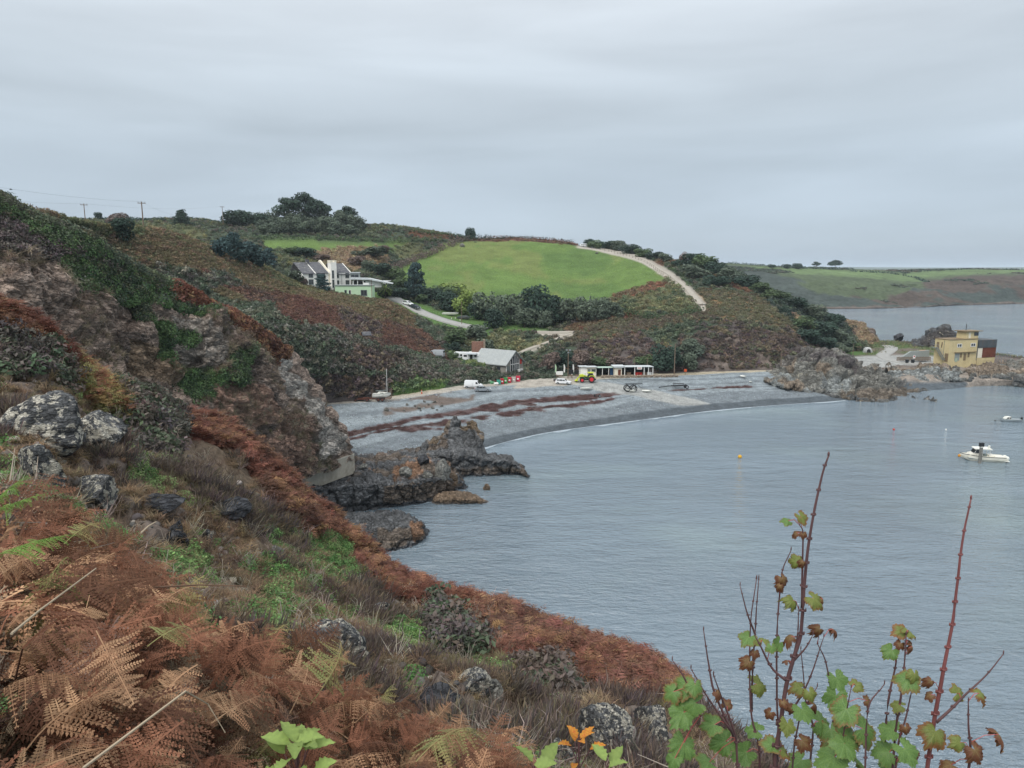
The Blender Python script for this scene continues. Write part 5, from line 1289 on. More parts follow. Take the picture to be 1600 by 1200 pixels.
tree(190, 374, 34, 34, 'bush', L_DARK, 'dark gorse bush standing in the bracken on the left', 'bush', None, ['hillside'], 'bush')
tree(735, 372, 18, 17, 'broad', L_DARK, 'small round tree on the skyline at the head of the green field', 'tree', None, VH)
tree(1068, 410, 13, 16, 'broad', L_BROWN, 'small thin tree on the skyline beside the headland road', 'tree', None, VH)
for k in range(20):
    x = 402 + (k * 8.3) % 166; y = 352 + (k * 7) % 21
    tree(x, y, random.uniform(26, 36), random.uniform(18, 26) * (1.0 if 420 < x < 540 else .7), 'broad', L_GREY, 'grey green tree in the dense wood below the skyline pines', 'tree', 'trees of the wood below the pines', VH)
for k, (x, y, a, b, l) in enumerate([(345, 405, 32, 34, 'leftmost blue green conifer above the bracken hill'), (368, 411, 44, 42, 'tallest blue green conifer above the bracken hill'), (394, 414, 42, 36, 'wide blue green conifer above the white house'), (420, 417, 32, 26, 'lowest conifer of the four beside the white house')]):
    tree(x, y, a, b, 'conifer' if k % 2 else 'bush', L_BLUE, l, 'conifer', 'conifers above the bracken hill', VH)
tree(503, 453, 28, 22, 'conifer', L_BLUE, 'small dark fir in front of the white house', 'conifer', None, ['hillside'])
tree(460, 434, 30, 12, 'bush', L_GREY, 'grey bush hiding the left end of the white house', 'bush', None, ['hillside'], 'bush')
tree(473, 442, 18, 10, 'bush', L_BROWN, 'brown bush at the left corner of the white house', 'bush', None, ['hillside'], 'bush')
tree(650, 471, 42, 54, 'conifer', L_BLUE, 'big dark spruce between the green field and the parked cars', 'conifer', None, VH)
wood = [(700, 485, 38, 34), (728, 491, 40, 42), (757, 500, 40, 48), (783, 508, 38, 52), (808, 507, 36, 52), (834, 506, 48, 66), (862, 507, 40, 50), (888, 507, 36, 46), (914, 505, 36, 46), (940, 500, 36, 40), (962, 496, 26, 26), (716, 488, 32, 26), (744, 499, 30, 30), (770, 512, 34, 36), (820, 512, 36, 34), (850, 512, 30, 30)]
wl = ['tree with the leftmost crown of the dark row below the field', 'yellow tinged tree near the left end of the row below the field', 'round grey tree left of centre in the row below the field', 'grey tree before the tallest in the row below the field', 'slim tree just left of the tallest below the field', 'tallest tree of the dark row below the green field', 'tree just right of the tallest below the field', 'second tree right of the tallest below the field', 'third tree right of the tallest below the field', 'tree near the right end of the row below the field', 'smallest tree ending the row on the right below the field']
for k, (x, y, a, b) in enumerate(wood):
    tree(x, y, a * 1.05, b * .88, 'broad', L_YEL if k == 1 else (L_DARK if k in (0, 5, 6, 11, 12, 13) else L_GREY), wl[k] if k < len(wl) else 'dark low tree at the front of the row below the green field', 'tree', 'trees of the row below the field', VH)
bushes = [(612, 440, 36, 22, L_GREEN), (590, 430, 32, 20, L_DARK), (574, 424, 26, 16, L_GREY), (625, 452, 30, 20, L_GREEN), (694, 470, 50, 22, L_GREEN), (674, 470, 40, 18, L_DARK), (705, 466, 40, 22, L_YEL), (606, 464, 24, 20, L_DARK), (620, 464, 26, 14, L_DARK), (632, 464, 26, 14, L_GREEN), (664, 472, 26, 14, L_GREEN), (700, 478, 26, 16, L_GREY), (575, 400, 44, 14, L_GREY), (596, 394, 20, 10, L_BROWN), (560, 412, 26, 12, L_BROWN),
          (480, 402, 30, 14, L_DARK), (500, 408, 24, 10, L_BROWN), (455, 398, 30, 12, L_GREEN), (1040, 577, 42, 40, L_DARK), (1075, 578, 30, 26, L_GREY), (960, 574, 30, 18, L_BROWN), (880, 574, 30, 26, L_DARK), (860, 578, 26, 28, L_BROWN), (905, 572, 26, 22, L_BROWN), (940, 573, 26, 16, L_GREEN), (1010, 575, 30, 20, L_GREEN), (1080, 555, 36, 24, L_GREY), (760, 552, 30, 22, L_GREY), (745, 530, 34, 22, L_GREY), (715, 540, 36, 26, L_GREEN), (706, 550, 24, 16, L_DARK), (708, 563, 20, 12, L_GREEN)]
for k, (x, y, a, b, m_) in enumerate(bushes):
    tree(x, y, a * 1.1, b * 1.1, 'bush', m_, {18: 'dark green bush beside the wooden pole behind the beach huts', 12: 'rounded grey bush on the edge of the upper field', 6: 'yellow green bush at the lower left corner of the green field'}.get(k) or where_label(x, y, ('wide ' if a > 33 else 'small ' if a < 26 else '') + {L_GREEN: 'green', L_DARK: 'dark green', L_GREY: 'grey green', L_BROWN: 'brown', L_YEL: 'yellow green'}[m_] + ' bush'), 'bush', None if k in (18, 12, 6) else 'bushes of the valley', VH, 'bush')
crest = [(918, 386, 16, 13), (930, 388, 22, 13), (948, 389, 26, 13), (966, 391, 26, 14), (985, 396, 26, 14), (1003, 401, 24, 12), (1022, 405, 24, 12), (1042, 409, 24, 12), (1085, 415, 30, 18), (1102, 420, 34, 22), (1120, 428, 30, 20), (1140, 436, 34, 18), (1165, 448, 36, 18), (1190, 458, 36, 16), (1062, 416, 22, 10), (1090, 432, 36, 18), (1120, 446, 36, 16), (1210, 468, 34, 16), (1240, 480, 34, 16), (1270, 494, 34, 18), (1300, 505, 30, 16), (1255, 515, 40, 22), (1285, 528, 40, 24), (1310, 538, 36, 24), (1265, 535, 34, 20), (1330, 545, 24, 14), (1290, 545, 30, 18), (1315, 548, 26, 12)]
for k, (x, y, a, b) in enumerate(crest):
    tree(x, y, a * 1.1, b * 1.1, 'bush', (L_DARK, L_GREEN, L_DARK, L_GREY)[k % 4], 'dark wind clipped bush along the headland crest' if k < 21 else 'dark thicket bush behind the tent at the headland foot', 'bush', 'bushes of the headland crest' if k < 21 else 'thicket behind the tent', VH, 'bush')
for k, (x, y, a, b, l) in enumerate([(1305, 421.5, 24, 14, 'largest umbrella shaped tree on the far coast skyline'), (1275, 420.5, 13, 11, 'thin umbrella tree left of the largest on the far coast'), (1245, 420, 14, 9, 'round tree among low ones on the far coast skyline'), (1230, 419.5, 13, 7, 'low tree on the far coast skyline'), (1206, 418, 11, 6, 'leftmost low tree on the far coast skyline')]):
    tree(x, y, a, b, 'pine' if k < 2 else 'bush', L_PINE, l, 'tree', 'trees on the far coast skyline', ['far_coast'])
t = tree(602.5, 467, 24, 26, 'palm', L_YEL, 'pale cabbage palm beside the green annex', 'palm_tree', None, VH)
for x, y, a, b, l in [(840, 541, 17, 12, 'pale pampas grass clump above the slate roofed boathouse'), (823, 581, 12, 10, 'pale pampas grass clump at the foot of the boathouse gable'), (856, 573, 14, 8, 'yellowish reed clump beside the white planters')]:
    p = hit(x, y, VH); s = p.y / FPX * a
    t = empty('pampas_grass', p, 0, l, 'grass clump'); c = link_mesh('plume', PGU[0].copy(), None, t); c.scale = (s * 1.6, s * 1.6, p.y / FPX * b * 1.6); c.data.materials.clear(); c.data.materials.append(mat('pale_plumes', S('b8ac8c'), .9, .15, 3))

# hedges: one leafy body each, following the ground
def hedge_hit(x, y, only):
    while True:
        try: return hit(x, y, only)
        except RuntimeError: y += 1
def hedge(pxs, hpx, wm, mt, label, n, leaf=.35, name='hedge', only=None, cat='hedge'):
    r_ = np.random.default_rng(int(pxs[0][0]) + n); pts = [hedge_hit(x, y, only or VH) for x, y in pxs]; parts = []
    L_ = np.array(pts); seg = np.concatenate([[0], np.cumsum(np.linalg.norm(np.diff(L_, axis=0), axis=1))]); m = int(seg[-1] / (wm * .55)) + 1
    for s in np.linspace(0, seg[-1], m):
        c = np.array([np.interp(s, seg, L_[:, k]) for k in range(3)]); h = c[1] / FPX * hpx * r_.uniform(.75, 1.2)
        parts.append(cloud(r_, max(10, n // m), c + np.array([r_.normal(0, wm * .12), r_.normal(0, wm * .12), h * .45]), (wm * .6, wm * .6, h * .58), leaf, .55, .8, .3))
    o = link_mesh(name, leaf_mesh(name, parts, mt), None); return tag(o, label, cat)
hedge([(604, 424), (630, 416), (660, 403), (690, 390), (715, 380), (735, 376)], 9, 4.0, L_PURP, 'purple brown hedge climbing diagonally along the left edge of the green field', 3600)
hedge([(735, 376), (780, 374), (830, 374.5), (880, 379.5), (900, 383)], 6, 2.4, L_RUST, 'low rust brown hedge bank along the top of the green field', 2600, .3)
hedge([(405, 374), (450, 374), (500, 375), (560, 378), (640, 379), (690, 376)], 8, 3.5, L_GREEN, 'dark hedge between the wood and the upper field', 2600)
hedge([(640, 362), (670, 366), (700, 368), (735, 373)], 6, 4.0, L_GREEN, 'hedge along the skyline left of the green field', 1800)
hedge([(1046, 420), (1060, 427), (1070, 437), (1078, 447)], 4, 2.0, L_GREEN, 'short green hedge right of the climbing road', 500)
hedge([(700, 372), (770, 371), (840, 372), (895, 379)], 7, 3.0, L_DARK, 'ragged dark hedge on the skyline beyond the green field', 1500, .4)
hedge([(905, 492), (960, 486), (1020, 500), (1080, 492), (1090, 486)], 10, 5.0, L_GREEN, 'bramble hedge below the climbing road', 2200)
hedge([(1138, 411.5), (1200, 416), (1260, 420), (1330, 421)], 3, 8, L_DARK, 'dark hedge line on the far coast skyline', 700, .9, only=['far_coast'])
hedge([(1330, 424), (1390, 427), (1430, 434), (1448, 441)], 2.4, 6, L_DARK, 'dark hedge dipping between two fields of the far coast', 500, .9, only=['far_coast'])
hedge([(1400, 425), (1500, 421.5), (1598, 422)], 2.4, 8, L_DARK, 'hedge along the top field of the far coast', 500, .9, only=['far_coast'])
hedge([(130, 343), (170, 343), (240, 342), (300, 343), (345, 346)], 5, 5, L_DARK, 'dark hedge along the left skyline behind the poles', 1500, .5)
# ------------------------------------------------------------------ buildings
M_WHITE = mat('white_render', S('eeece6'), .85, .04, 1.0, dirt=S('d6d2c8'))
M_CREAM = mat('cream_render', S('ddd6c4'), .85, .06, 1.0)
M_SLATE = mat('lichened_slate', S('55565b'), .8, .3, 3.2, bump=.05, dirt=S('8f8f8a'))
M_SLATE2 = mat('pale_slate', S('9a9f9f'), .75, .14, 2.5, bump=.03, dirt=S('a9aca8'))
M_MINT = mat('pale_green_render', S('b4d0ae'), .85, .05, .8)
M_FRAMEW = mat('white_frame', S('dcdcd8'), .5, .04)
M_FRAMED = mat('grey_frame', S('6d7674'), .5, .08)
M_GLASS = glass_mat()
M_GREYROOF = mat('pale_flat_roof', S('bfc4c6'), .7, .06, .6)
M_GREYWALL = mat('grey_wall', S('8d9492'), .8, .1)
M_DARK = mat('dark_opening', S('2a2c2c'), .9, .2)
M_YEL = mat('yellow_render', S('c6b68c'), .85, .08, .6, dirt=S('ab9a74'))
M_RUSTY = mat('rusty_sheet', S('6b3d2e'), .8, .25, 1.2, dirt=S('4a302a'))
M_CLAD = mat('dark_sheet', S('4d5458'), .7, .15, 1.0, dirt=S('6a5a50'))
M_CONC = mat('concrete', S('a39d90'), .9, .15, 1.2, dirt=S('7d776a'), bump=.03)
M_WOOD = mat('weathered_wood', S('77685a'), .9, .2, 4)
M_BOARD = mat('grey_boarding', S('8a877f'), .85, .12, 3)
M_BLUE = mat('blue_paint', S('3f6aa0'), .6, .1); M_RED = mat('red_paint', S('b5352f'), .5, .1); M_GREENP = mat('green_paint', S('2f7a4c'), .5, .1)
M_BLACK = mat('black_rubber', S('26282a'), .7, .15); M_STEEL = mat('galvanised_steel', S('8d9295'), .5, .12, metal=.4); M_DOOR = mat('brown_door', S('7a6a52'), .7, .15)
M_STONEW = mat('stone_wall', S('8d7f70'), .9, .3, 3.5, bump=.1, dirt=S('a29888'))

def window(parent, u, z, wd, ht, y, frame=M_FRAMEW, glass=M_GLASS, mull=1, trans=0, name='window'):
    """a framed window on a wall facing -y of its house: frame proud of the wall, panes set back in it"""
    f = MB(); t = min(.16, wd * .12)
    f.box((u, y - .03, z + ht / 2 - t / 2), (wd, .12, t)); f.box((u, y - .045, z - ht / 2 + t / 2), (wd + .1, .15, t))
    for sx in (-1, 1): f.box((u + sx * (wd / 2 - t / 2), y - .03, z), (t, .12, ht - 2 * t))
    for k in range(mull): f.box((u - wd / 2 + wd * (k + 1) / (mull + 1), y - .025, z), (t * .7, .1, ht - 2 * t))
    for k in range(trans): f.box((u, y - .02, z - ht / 2 + ht * (k + 1) / (trans + 1)), (wd - 2 * t, .085, t * .7))
    o = f.build(name, frame, parent)
    MB().box((u, y - .012, z), (wd - 2 * t + .02, .03, ht - 2 * t + .02)).build('pane', glass, o)
    return o

# ---- white house on the slope (1 photo pixel is about .24 m there)
def white_house():
    D = 262.0; k = D / FPX; th = R(38)
    o0 = V(474, 452, d=D); g = empty('white_house', o0, th, 'three storey white house with lichened slate roofs above the bracken hill', 'house')
    ex = 1 / math.cos(th)
    def U(px): return (px - 474) * D / (math.cos(th) * FPX - (px - 800) * math.sin(th))
    def Z(py): return (452 - py) * k
    e, rz, dp = Z(427.5), Z(410.5), 8.0
    x0, x1, x2, x3 = 0, U(514), U(525), U(548.5)
    MB().box(((x0 + x1) / 2, 5.5, e / 2 - 2), (x1 - x0, 11, e + 4)).build('wall', M_WHITE, g)
    MB().box(((x2 + x3) / 2, 5.5, e / 2 - 2), (x3 - x2, 11, e + 4)).build('wall', M_WHITE, g)
    xm = U(494)
    for a, b, h in ((x0 - .2, xm - .35, 0), (xm + .1, x1 - .1, .12), (x2 + .1, x3 + .25, -.35)):
        r = MB().prism([(-.4, e - .05 + h), (dp, rz + h), (12.2, e + .3 + h), (12.2, e + .0 + h), (dp, rz - .3 + h), (-.4, e - .25 + h)], a, b, 'x').build('roof', M_SLATE, g)
        MB().prism([(-.5, e + .04 + h), (dp, rz + .14 + h), (dp, rz - .2 + h), (-.5, e - .3 + h)], b + .003, b + .25, 'x').build('verge', M_WHITE, r)
    MB().prism([(-.1, 0), (-.1, e + .5), (dp, rz + .9), (11, rz - .6), (11, 0)], x1 - .05, U(516.5), 'x').build('gable_wall', M_CREAM, g)
    tw = MB(); tw.box(((U(516) + U(524.5)) / 2, .2, (Z(410.5) - 4) / 2), (U(524.5) - U(516), 3.0, Z(410.5) + 4)); tw.build('stair_tower', M_WHITE, g)
    c = MB(); c.box((U(517.3), .2, Z(409.4)), (.8, 2.9, 1.0)); c.box((U(523.3), .2, Z(409.6)), (.8, 2.9, 1.0)); c.build('parapet', M_CREAM, g)
    c = MB().box((xm - .4, 6.5, rz + .45), (1.1, 1.3, 1.2)).build('chimney', M_SLATE, g); MB().cyl((xm - .4, 6.5, rz + 1), (xm - .4, 6.5, rz + 1.5), .18).build('chimney_pot', M_RUSTY, c)
    MB().box((U(484), 3.3, (e + rz) / 2 - .55), (1.0, .9, .12), rx=math.atan2(rz - e, dp)).build('rooflight', M_FRAMEW, g)
    window(g, U(486.5), Z(430.8), 1.7, 1.7, 0, M_FRAMED); window(g, U(502), Z(431), 3.3, 1.8, 0, M_FRAMED, mull=2)
    window(g, U(486.5), Z(441), 1.9, 2.0, 0, M_FRAMED); window(g, U(502), Z(441.8), 3.3, 2.0, 0, M_FRAMED, mull=2)
    for a in (429.5, 444): window(g, U(518.6), Z(a), .8, 3.0, -1.3, M_FRAMED, mull=0, trans=2)
    for px in (527.5, 542.8):
        for a in (431.2, 443): window(g, U(px), Z(a), 1.2 if px < 530 else 1.5, 2.0, 0, M_FRAMED, mull=1 if px > 530 else 0, trans=1)
    MB().tube([(U(534), -.08, e - .1), (U(534), -.08, -2)], .06, 6).build('downpipe', M_FRAMED, g)
white_house()
def annex():
    D = 250.0; k = D / FPX; g = empty('green_annex', V(553, 463, d=D), R(4), 'pale green flat roofed annex in front of the white house', 'building')
    w_ = 57 * k; h = 16.5 * k
    MB().box((0, 3.5, h / 2 - 1), (w_, 7, h + 2)).build('wall', M_MINT, g)
    MB().box((0, 3.4, h + .1), (w_ + .35, 7.4, .2)).build('roof', M_GREYWALL, g)
    window(g, (547 - 553) * k, 6.5 * k, .9, 1.5, 0, M_FRAMEW, mull=0); window(g, (540.5 - 553) * k, 5.5 * k, .8, 1.9, 0, M_FRAMED, mull=0)
    window(g, (568.5 - 553) * k, 5.2 * k, 2.2, 2.1, 0, M_FRAMED, mull=1)
    MB().box((18.5 * k, 2.2, h + .55), (1.9, 1.6, .7)).build('roof_hatch', M_FRAMEW, g)
    D = 262.0; k = D / FPX; g = empty('white_extension', V(573, 449, d=D), R(8), 'low white flat roofed extension with an open veranda behind the green annex', 'building')
    MB().box((0, 4.5, 1.2), (44 * k, 7, 2.4)).build('wall', M_WHITE, g)
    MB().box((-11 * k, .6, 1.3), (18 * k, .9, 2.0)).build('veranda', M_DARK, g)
    rf = MB(); rf.prism([(-26 * k, 2.9), (-24 * k, 3.6), (4 * k, 3.3), (40 * k, 1.4), (40 * k, 1.15), (4 * k, 2.7)], -.8, 9, 'y'); rf.build('roof', M_GREYROOF, g)
    for q in (-20, -13.5, -5): MB().box((q * k, -.3, 1.2), (.25, .25, 2.6)).build('post', M_FRAMEW, g)
    b = MB().box((-19 * k, 6.5, 4.0), (14 * k, 4, 2.4)).build('upper_wall', M_GREYWALL, g); MB().box((-18.6 * k, 6.4, 5.35), (15.5 * k, 4.6, .25)).build('roof', M_GREYROOF, g)
    for q in (-16, -22): MB().box((q * k, 4.46, 4.1), (1.3, .06, 1.0)).build('window', M_GLASS, g)
annex()

# ---- slate roofed boathouse behind the beach
def boathouse():
    D = 201.0; k = D / FPX; ph = R(55); W_, L_, eh = 8.6, 11.5, 2.6
    g = empty('boathouse', V(804, 581, d=D), ph, 'stone boathouse with a pale slate roof and a tall glazed gable behind the beach', 'boathouse')
    rd = 5.9
    # gable faces -y, ridge runs along +y
    MB().prism([(-W_ / 2, -1.5), (W_ / 2, -1.5), (W_ / 2, eh), (0, rd - .1), (-W_ / 2, eh)], 0, L_, 'y').build('wall', M_BOARD, g)
    for s in (-1, 1):
        rf = MB(); rf.prism([(0, rd + .22), (s * (W_ / 2 + .55), eh - .15), (s * (W_ / 2 + .55), eh - .4), (0, rd - .03)], -.5, L_ + .4, 'y'); rf.build('roof', M_SLATE2, g)
    bb = MB()
    for s in (-1, 1): bb.prism([(0, rd + .12), (s * (W_ / 2 + .5), eh - .22), (s * (W_ / 2 + .5), eh - .5), (0, rd - .2)], -.56, -.503, 'y')
    bb.build('bargeboard', M_FRAMED, g)
    gl = MB(); gl.prism([(-2.2, .4), (2.0, .4), (2.0, 3.4), (0, 4.9), (-2.2, 3.3)], -.10, -.03, 'y'); wn = gl.build('gable_window', M_GLASS, g)
    fr = MB()
    for x, z1 in ((-2.2, 3.3), (-1.1, 4.0), (0, 4.9), (1.0, 4.1), (2.0, 3.4)): fr.box((x, -.12, (z1 + .4) / 2), (.16, .1, z1 - .4))
    fr.box((-.1, -.115, 2.3), (4.3, .08, .16)); fr.build('mullion', M_FRAMEW, wn)
    MB().box((3.1, -.05, 2.7), (.8, .12, 1.4)).build('sign', M_RED, g); MB().box((-3.2, -.05, 1.0), (1.2, .1, 2.1)).build('door', M_FRAMED, g)
    MB().tube([(-4.2, -.1, eh - .2), (-4.2, -.1, -1.2)], .09, 6).build('downpipe', M_FRAMEW, g)
    MB().box((1.6, -.9, .35), (2.0, .5, .7)).build('counter', M_FRAMEW, g)
    for q in (2.5, 5.5, 8.5): MB().box((-W_ / 2 - .03, q, 1.2), (.08, 1.2, 1.1)).build('window', M_GLASS, g)
    D2 = 213.0; k2 = D2 / FPX
    w2 = empty('ruined_wall', V(747, 553, d=D2), R(10), 'square red brick ruin standing above the motorhomes', 'wall')
    MB().box((0, .5, 1.2), (19 * k2, 1.0, 5.0)).build('brickwork', mat('old_brick', S('8d6a5c'), .9, .3, 3.0, bump=.08, dirt=S('6d5a50')), w2); MB().box((9.7 * k2, .2, 1.5), (.5, 1.6, 5.6)).build('buttress', M_STONEW, w2)
boathouse()

# ---- beach cafe huts
def cafe():
    D = 203.0; k = D / FPX
    def hut(name, px, py, wpx, hpx, dep, wall, roof, label, cat='hut', over=.4):
        g = empty(name, V(px, py, d=D), R(3), label, cat); w_, h = wpx * k, hpx * k
        MB().box((0, dep / 2, h / 2 - .3), (w_, dep, h + .6)).build('wall', wall, g)
        MB().prism([(-.5, h + .28), (dep + .4, h - .02), (dep + .4, h - .18), (-.5, h + .1)], -w_ / 2 - over, w_ / 2 + over, 'x').build('roof', roof, g)
        return g, w_, h
    g, w_, h = hut('white_hut', 912, 586, 10, 12.5, 3.5, M_WHITE, M_GREYROOF, 'plain white painted hut at the left end of the beach cafe')
    g, w_, h = hut('cream_hut', 924, 586, 14, 12, 3.5, M_CREAM, M_GREYROOF, 'cream hut with a serving window behind the tractor')
    window(g, .6, h * .62, 1.2, .8, 0, M_FRAMED, mull=0); MB().box((-.7, -.04, h * .42), (.8, .08, h * .8)).build('door', M_FRAMED, g)
    g = empty('veranda', V(945, 587, d=D + 1.5), R(3), 'open veranda with a pale green roof between two huts of the cafe', 'shelter')
    MB().prism([(-1.2, 2.55), (3.2, 2.3), (3.2, 2.18), (-1.2, 2.43)], -16 * k, 14.5 * k, 'x').build('roof', mat('pale_green_sheet', S('a9bcb0'), .7, .08), g)
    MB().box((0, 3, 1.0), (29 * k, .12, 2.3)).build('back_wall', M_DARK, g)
    for q in (-15, -5, 5, 13.6): MB().box((q * k, -1.0, 1.1), (.14, .14, 2.6)).build('post', M_FRAMEW, g)
    MB().box((12 * k, 1, 1.1), (1.0, .12, 2.1)).build('door', M_BLUE, g)
    g, w_, h = hut('kiosk', 966, 587, 11, 12.5, 3, M_CREAM, M_GREYROOF, 'small cream kiosk with a red brown door in the middle of the cafe')
    MB().box((.3, -.04, h * .4), (.8, .08, h * .75)).build('door', M_RUSTY, g); MB().box((.1, 1.4, h + .42), (3.4, 3.4, .18)).build('upper_roof', M_GREYROOF, g)
    g = empty('cafe_shelter', V(997, 586.5, d=D + 1.5), R(3), 'long open fronted cafe shelter with white posts and a hanging sign', 'shelter')
    MB().prism([(-1.4, 2.75), (4, 2.45), (4, 2.28), (-1.4, 2.6)], -25 * k, 23 * k, 'x').build('roof', M_GREYROOF, g)
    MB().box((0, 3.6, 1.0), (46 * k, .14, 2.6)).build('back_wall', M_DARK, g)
    for q in (-23, -7, 8, 15, 22): MB().box((q * k, -1.1, 1.15), (.2, .2, 2.9)).build('post', M_FRAMEW, g)
    s = MB().box((0, -1.5, 2.35), (8 * k, .08, .75)).build('sign', M_FRAMEW, g); MB().box((0, -1.545, 2.35), (5.6 * k, .012, .2)).build('lettering', M_RED, s)
    for q, m_ in ((-15, M_WOOD), (-1, M_RED), (3, M_RED), (10, M_WOOD), (18, M_FRAMEW)): MB().box((q * k, .2, .45), (1.2, .7, .9)).build('counter', m_, g)
    wl = empty('dry_stone_wall', V(1000, 590, d=D - 4), R(3), 'low stone wall in front of the beach cafe', 'wall')
    r_ = np.random.default_rng(5)
    sm_ = [boulder_mesh('stone', 700 + i, 2, .5, M_STONEW, 'rock') for i in range(3)]
    for i in range(110):
        o = link_mesh('stone', sm_[i % 3], None, wl); o.location = ((-60 + (i % 55) * 2.2) * k + r_.normal(0, .05), r_.normal(0, .1), .18 + .38 * (i // 55)); o.scale = (.34, .3, .24); o.rotation_euler = (r_.normal(0, .2), r_.normal(0, .2), r_.uniform(0, 6))
    for o in wl.children: o.data.materials[0] = M_STONEW
cafe()

# ---- yellow building on the promontory
def yellow():
    D = 226.0; k = D / FPX; th = R(17); o0 = V(1481, 566, d=D); g = empty('yellow_building', o0, th, 'two storey yellow flat roofed building on the rocky point', 'building')
    ct, st = math.cos(th), math.sin(th); H = 35 * k
    def U(px): return (px - 1481) * D / (ct * FPX - (px - 800) * st)
    W_ = U(1525.5); DP = 23 * D / (st * FPX + 658 * ct)
    def Z(py): return (566 - py) * k
    MB().box((W_ / 2, DP / 2, H / 2 - 1.5), (W_, DP, H + 3)).build('wall', M_YEL, g)
    MB().box((W_ / 2, DP / 2, H + .08), (W_ + .3, DP + .3, .16)).build('roof_edge', M_DOOR, g)
    window(g, U(1496.8), Z(540.2), 1.9, 1.15, 0, M_FRAMEW, mull=1); window(g, U(1518), Z(540), 2.0, 1.15, 0, M_FRAMEW, mull=1)
    MB().box((U(1506.5), -.25, Z(551)), (U(1523.5) - U(1490), .55, .14)).build('canopy', M_DOOR, g)
    s = MB()
    for q in range(9): s.box((U(1494.5), -.035, Z(563.5) + q * .26), (2.0, .07, .23))
    s.build('roller_shutter', M_GREYWALL, g); MB().box((U(1493.5), -.05, Z(563)), (.9, .12, 1.2)).build('hatch', mat('pale_green_door', S('9fae98'), .7, .1), g)
    MB().box((U(1506.5), -.03, Z(558.8)), (1.0, .08, 2.3)).build('door', M_DOOR, g); MB().box((U(1512.5), -.03, Z(556)), (.7, .08, 1.4)).build('shutter', M_DOOR, g); MB().box((U(1500.5), -.03, Z(556)), (.7, .08, 1.4)).build('shutter', M_DOOR, g)
    # side wall faces -x
    MB().box((-.04, DP * .13, Z(559)), (.08, 1.2, 2.7)).build('door', M_DOOR, g); MB().box((-.04, DP * .78, Z(541)), (.08, .9, 2.1)).build('door', M_DOOR, g)
    for q in (.52, .5): MB().box((-.03, DP * q, Z(538) - (q - .5) * 40), (.07, .4, 1.0)).build('vent', M_DOOR, g)
    st_ = MB(); ya, yb, za, zb = DP * .22, DP * .72, Z(563), Z(545)
    n = 9
    for i in range(n): st_.box((-.75, ya + (yb - ya) * i / n, za + (zb - za) * (i + .5) / n), (1.0, .42, .09))
    st_.build('stair', M_FRAMED, g)
    for dx in (-.25, -1.25): MB().tube([(dx, ya - .3, za), (dx, yb, zb)], .09, 5).build('stringer', M_FRAMED, g); MB().tube([(dx, ya - .3, za + 1.0), (dx, yb, zb + 1.0), (dx, yb + 1.2, zb + 1.0)], .04, 5).build('handrail', M_STEEL, g)
    MB().box((-.75, yb + .8, zb), (1.2, 1.5, .12)).build('landing', M_FRAMED, g)
    MB().tube([(-.06, DP * .35, H - .3), (-.06, DP * .35, .2)], .06, 5).build('downpipe', M_FRAMED, g); MB().tube([(W_ * .985, -.07, H - .2), (W_ * .985, -.07, .2)], .07, 5).build('downpipe', M_FRAMED, g)
    # roof cabin
    cx0, cx1 = U(1500) + 1.8, U(1529) + .6
    MB().box(((cx0 + cx1) / 2 - .2, DP * .45, H + .16 + 1.15), (cx1 - cx0 - 1.6, 3.6, 2.3)).build('roof_cabin', M_YEL, g)
    MB().box(((cx0 + cx1) / 2, DP * .43, H + 2.56), (cx1 - cx0 + .4, 4.6, .2)).build('cabin_roof', M_DOOR, g); MB().box((cx1 - 1.9, DP * .45 - 1.83, H + 1.6), (1.8, .08, 1.1)).build('cabin_window', M_GLASS, g)
    MB().box((cx0 + 1.9, DP * .45 - 1.84, H + 1.2), (.8, .09, 1.9)).build('cabin_door', M_CREAM, g)
    MB().cyl((cx0 + 2.6, DP * .5, H + 2.6), (cx0 + 2.6, DP * .5, H + 4.8), .12).build('flue', M_CLAD, g)
    # metal shed on its right end
    s = empty('metal_shed', o0 + Vector((ct * W_, st * W_, 0)), th, 'rusty red and grey corrugated shed joined to the yellow building', 'shed')
    w2 = U(1554.5) - W_ - .3; x0 = .25
    MB().box((x0 + w2 / 2, DP * .45, .45), (w2, DP * .9, 1.0)).box((x0 + w2 / 2, DP * .45, -.8), (w2 - .1, DP * .88, 1.6)).build('plinth', M_YEL, s)
    def corr(xa, xb, za_, zb_, y, m_, name):
        c = MB(); n_ = int((xb - xa) / .28)
        for i in range(n_): c.box((xa + (xb - xa) * (i + .5) / n_, y - (.05 if i % 2 else 0), (za_ + zb_) / 2), ((xb - xa) / n_ - .004, .12, zb_ - za_))
        c.build(name, m_, s)
    corr(x0 + w2 * .26, x0 + w2, .98, Z(545.5), 0, M_RUSTY, 'lower_cladding'); corr(x0, x0 + w2, Z(545.2), Z(533.5), -.12, M_CLAD, 'upper_cladding')
    MB().box((x0 + w2 * .125, 0, (.98 + Z(545.5)) / 2), (w2 * .24, .12, Z(545.5) - .98)).build('door', M_CREAM, s)
    MB().box((x0 + w2 / 2, DP * .45 + .1, Z(533.5) / 2), (w2 - .1, DP * .88, Z(533.5) - .3)).build('wall', M_CLAD, s); MB().box((x0 + w2 / 2, DP * .45, Z(533.2)), (w2 + .2, DP * .95, .14)).build('roof', M_CLAD, s)
    # platform railing and tank frame to the right
    f = empty('platform_railing', V(1566, 562, d=236), R(10), 'metal railing and frame on the rocks right of the rusty shed', 'railing')
    for i in range(7): MB().cyl((-3.2 + i * 1.05, .2 * (i % 2), -.9), (-3.2 + i * 1.05, .2 * (i % 2), 2.3 if i in (5, 6) else 1.5), .05, n=5).build('post', M_STEEL, f)
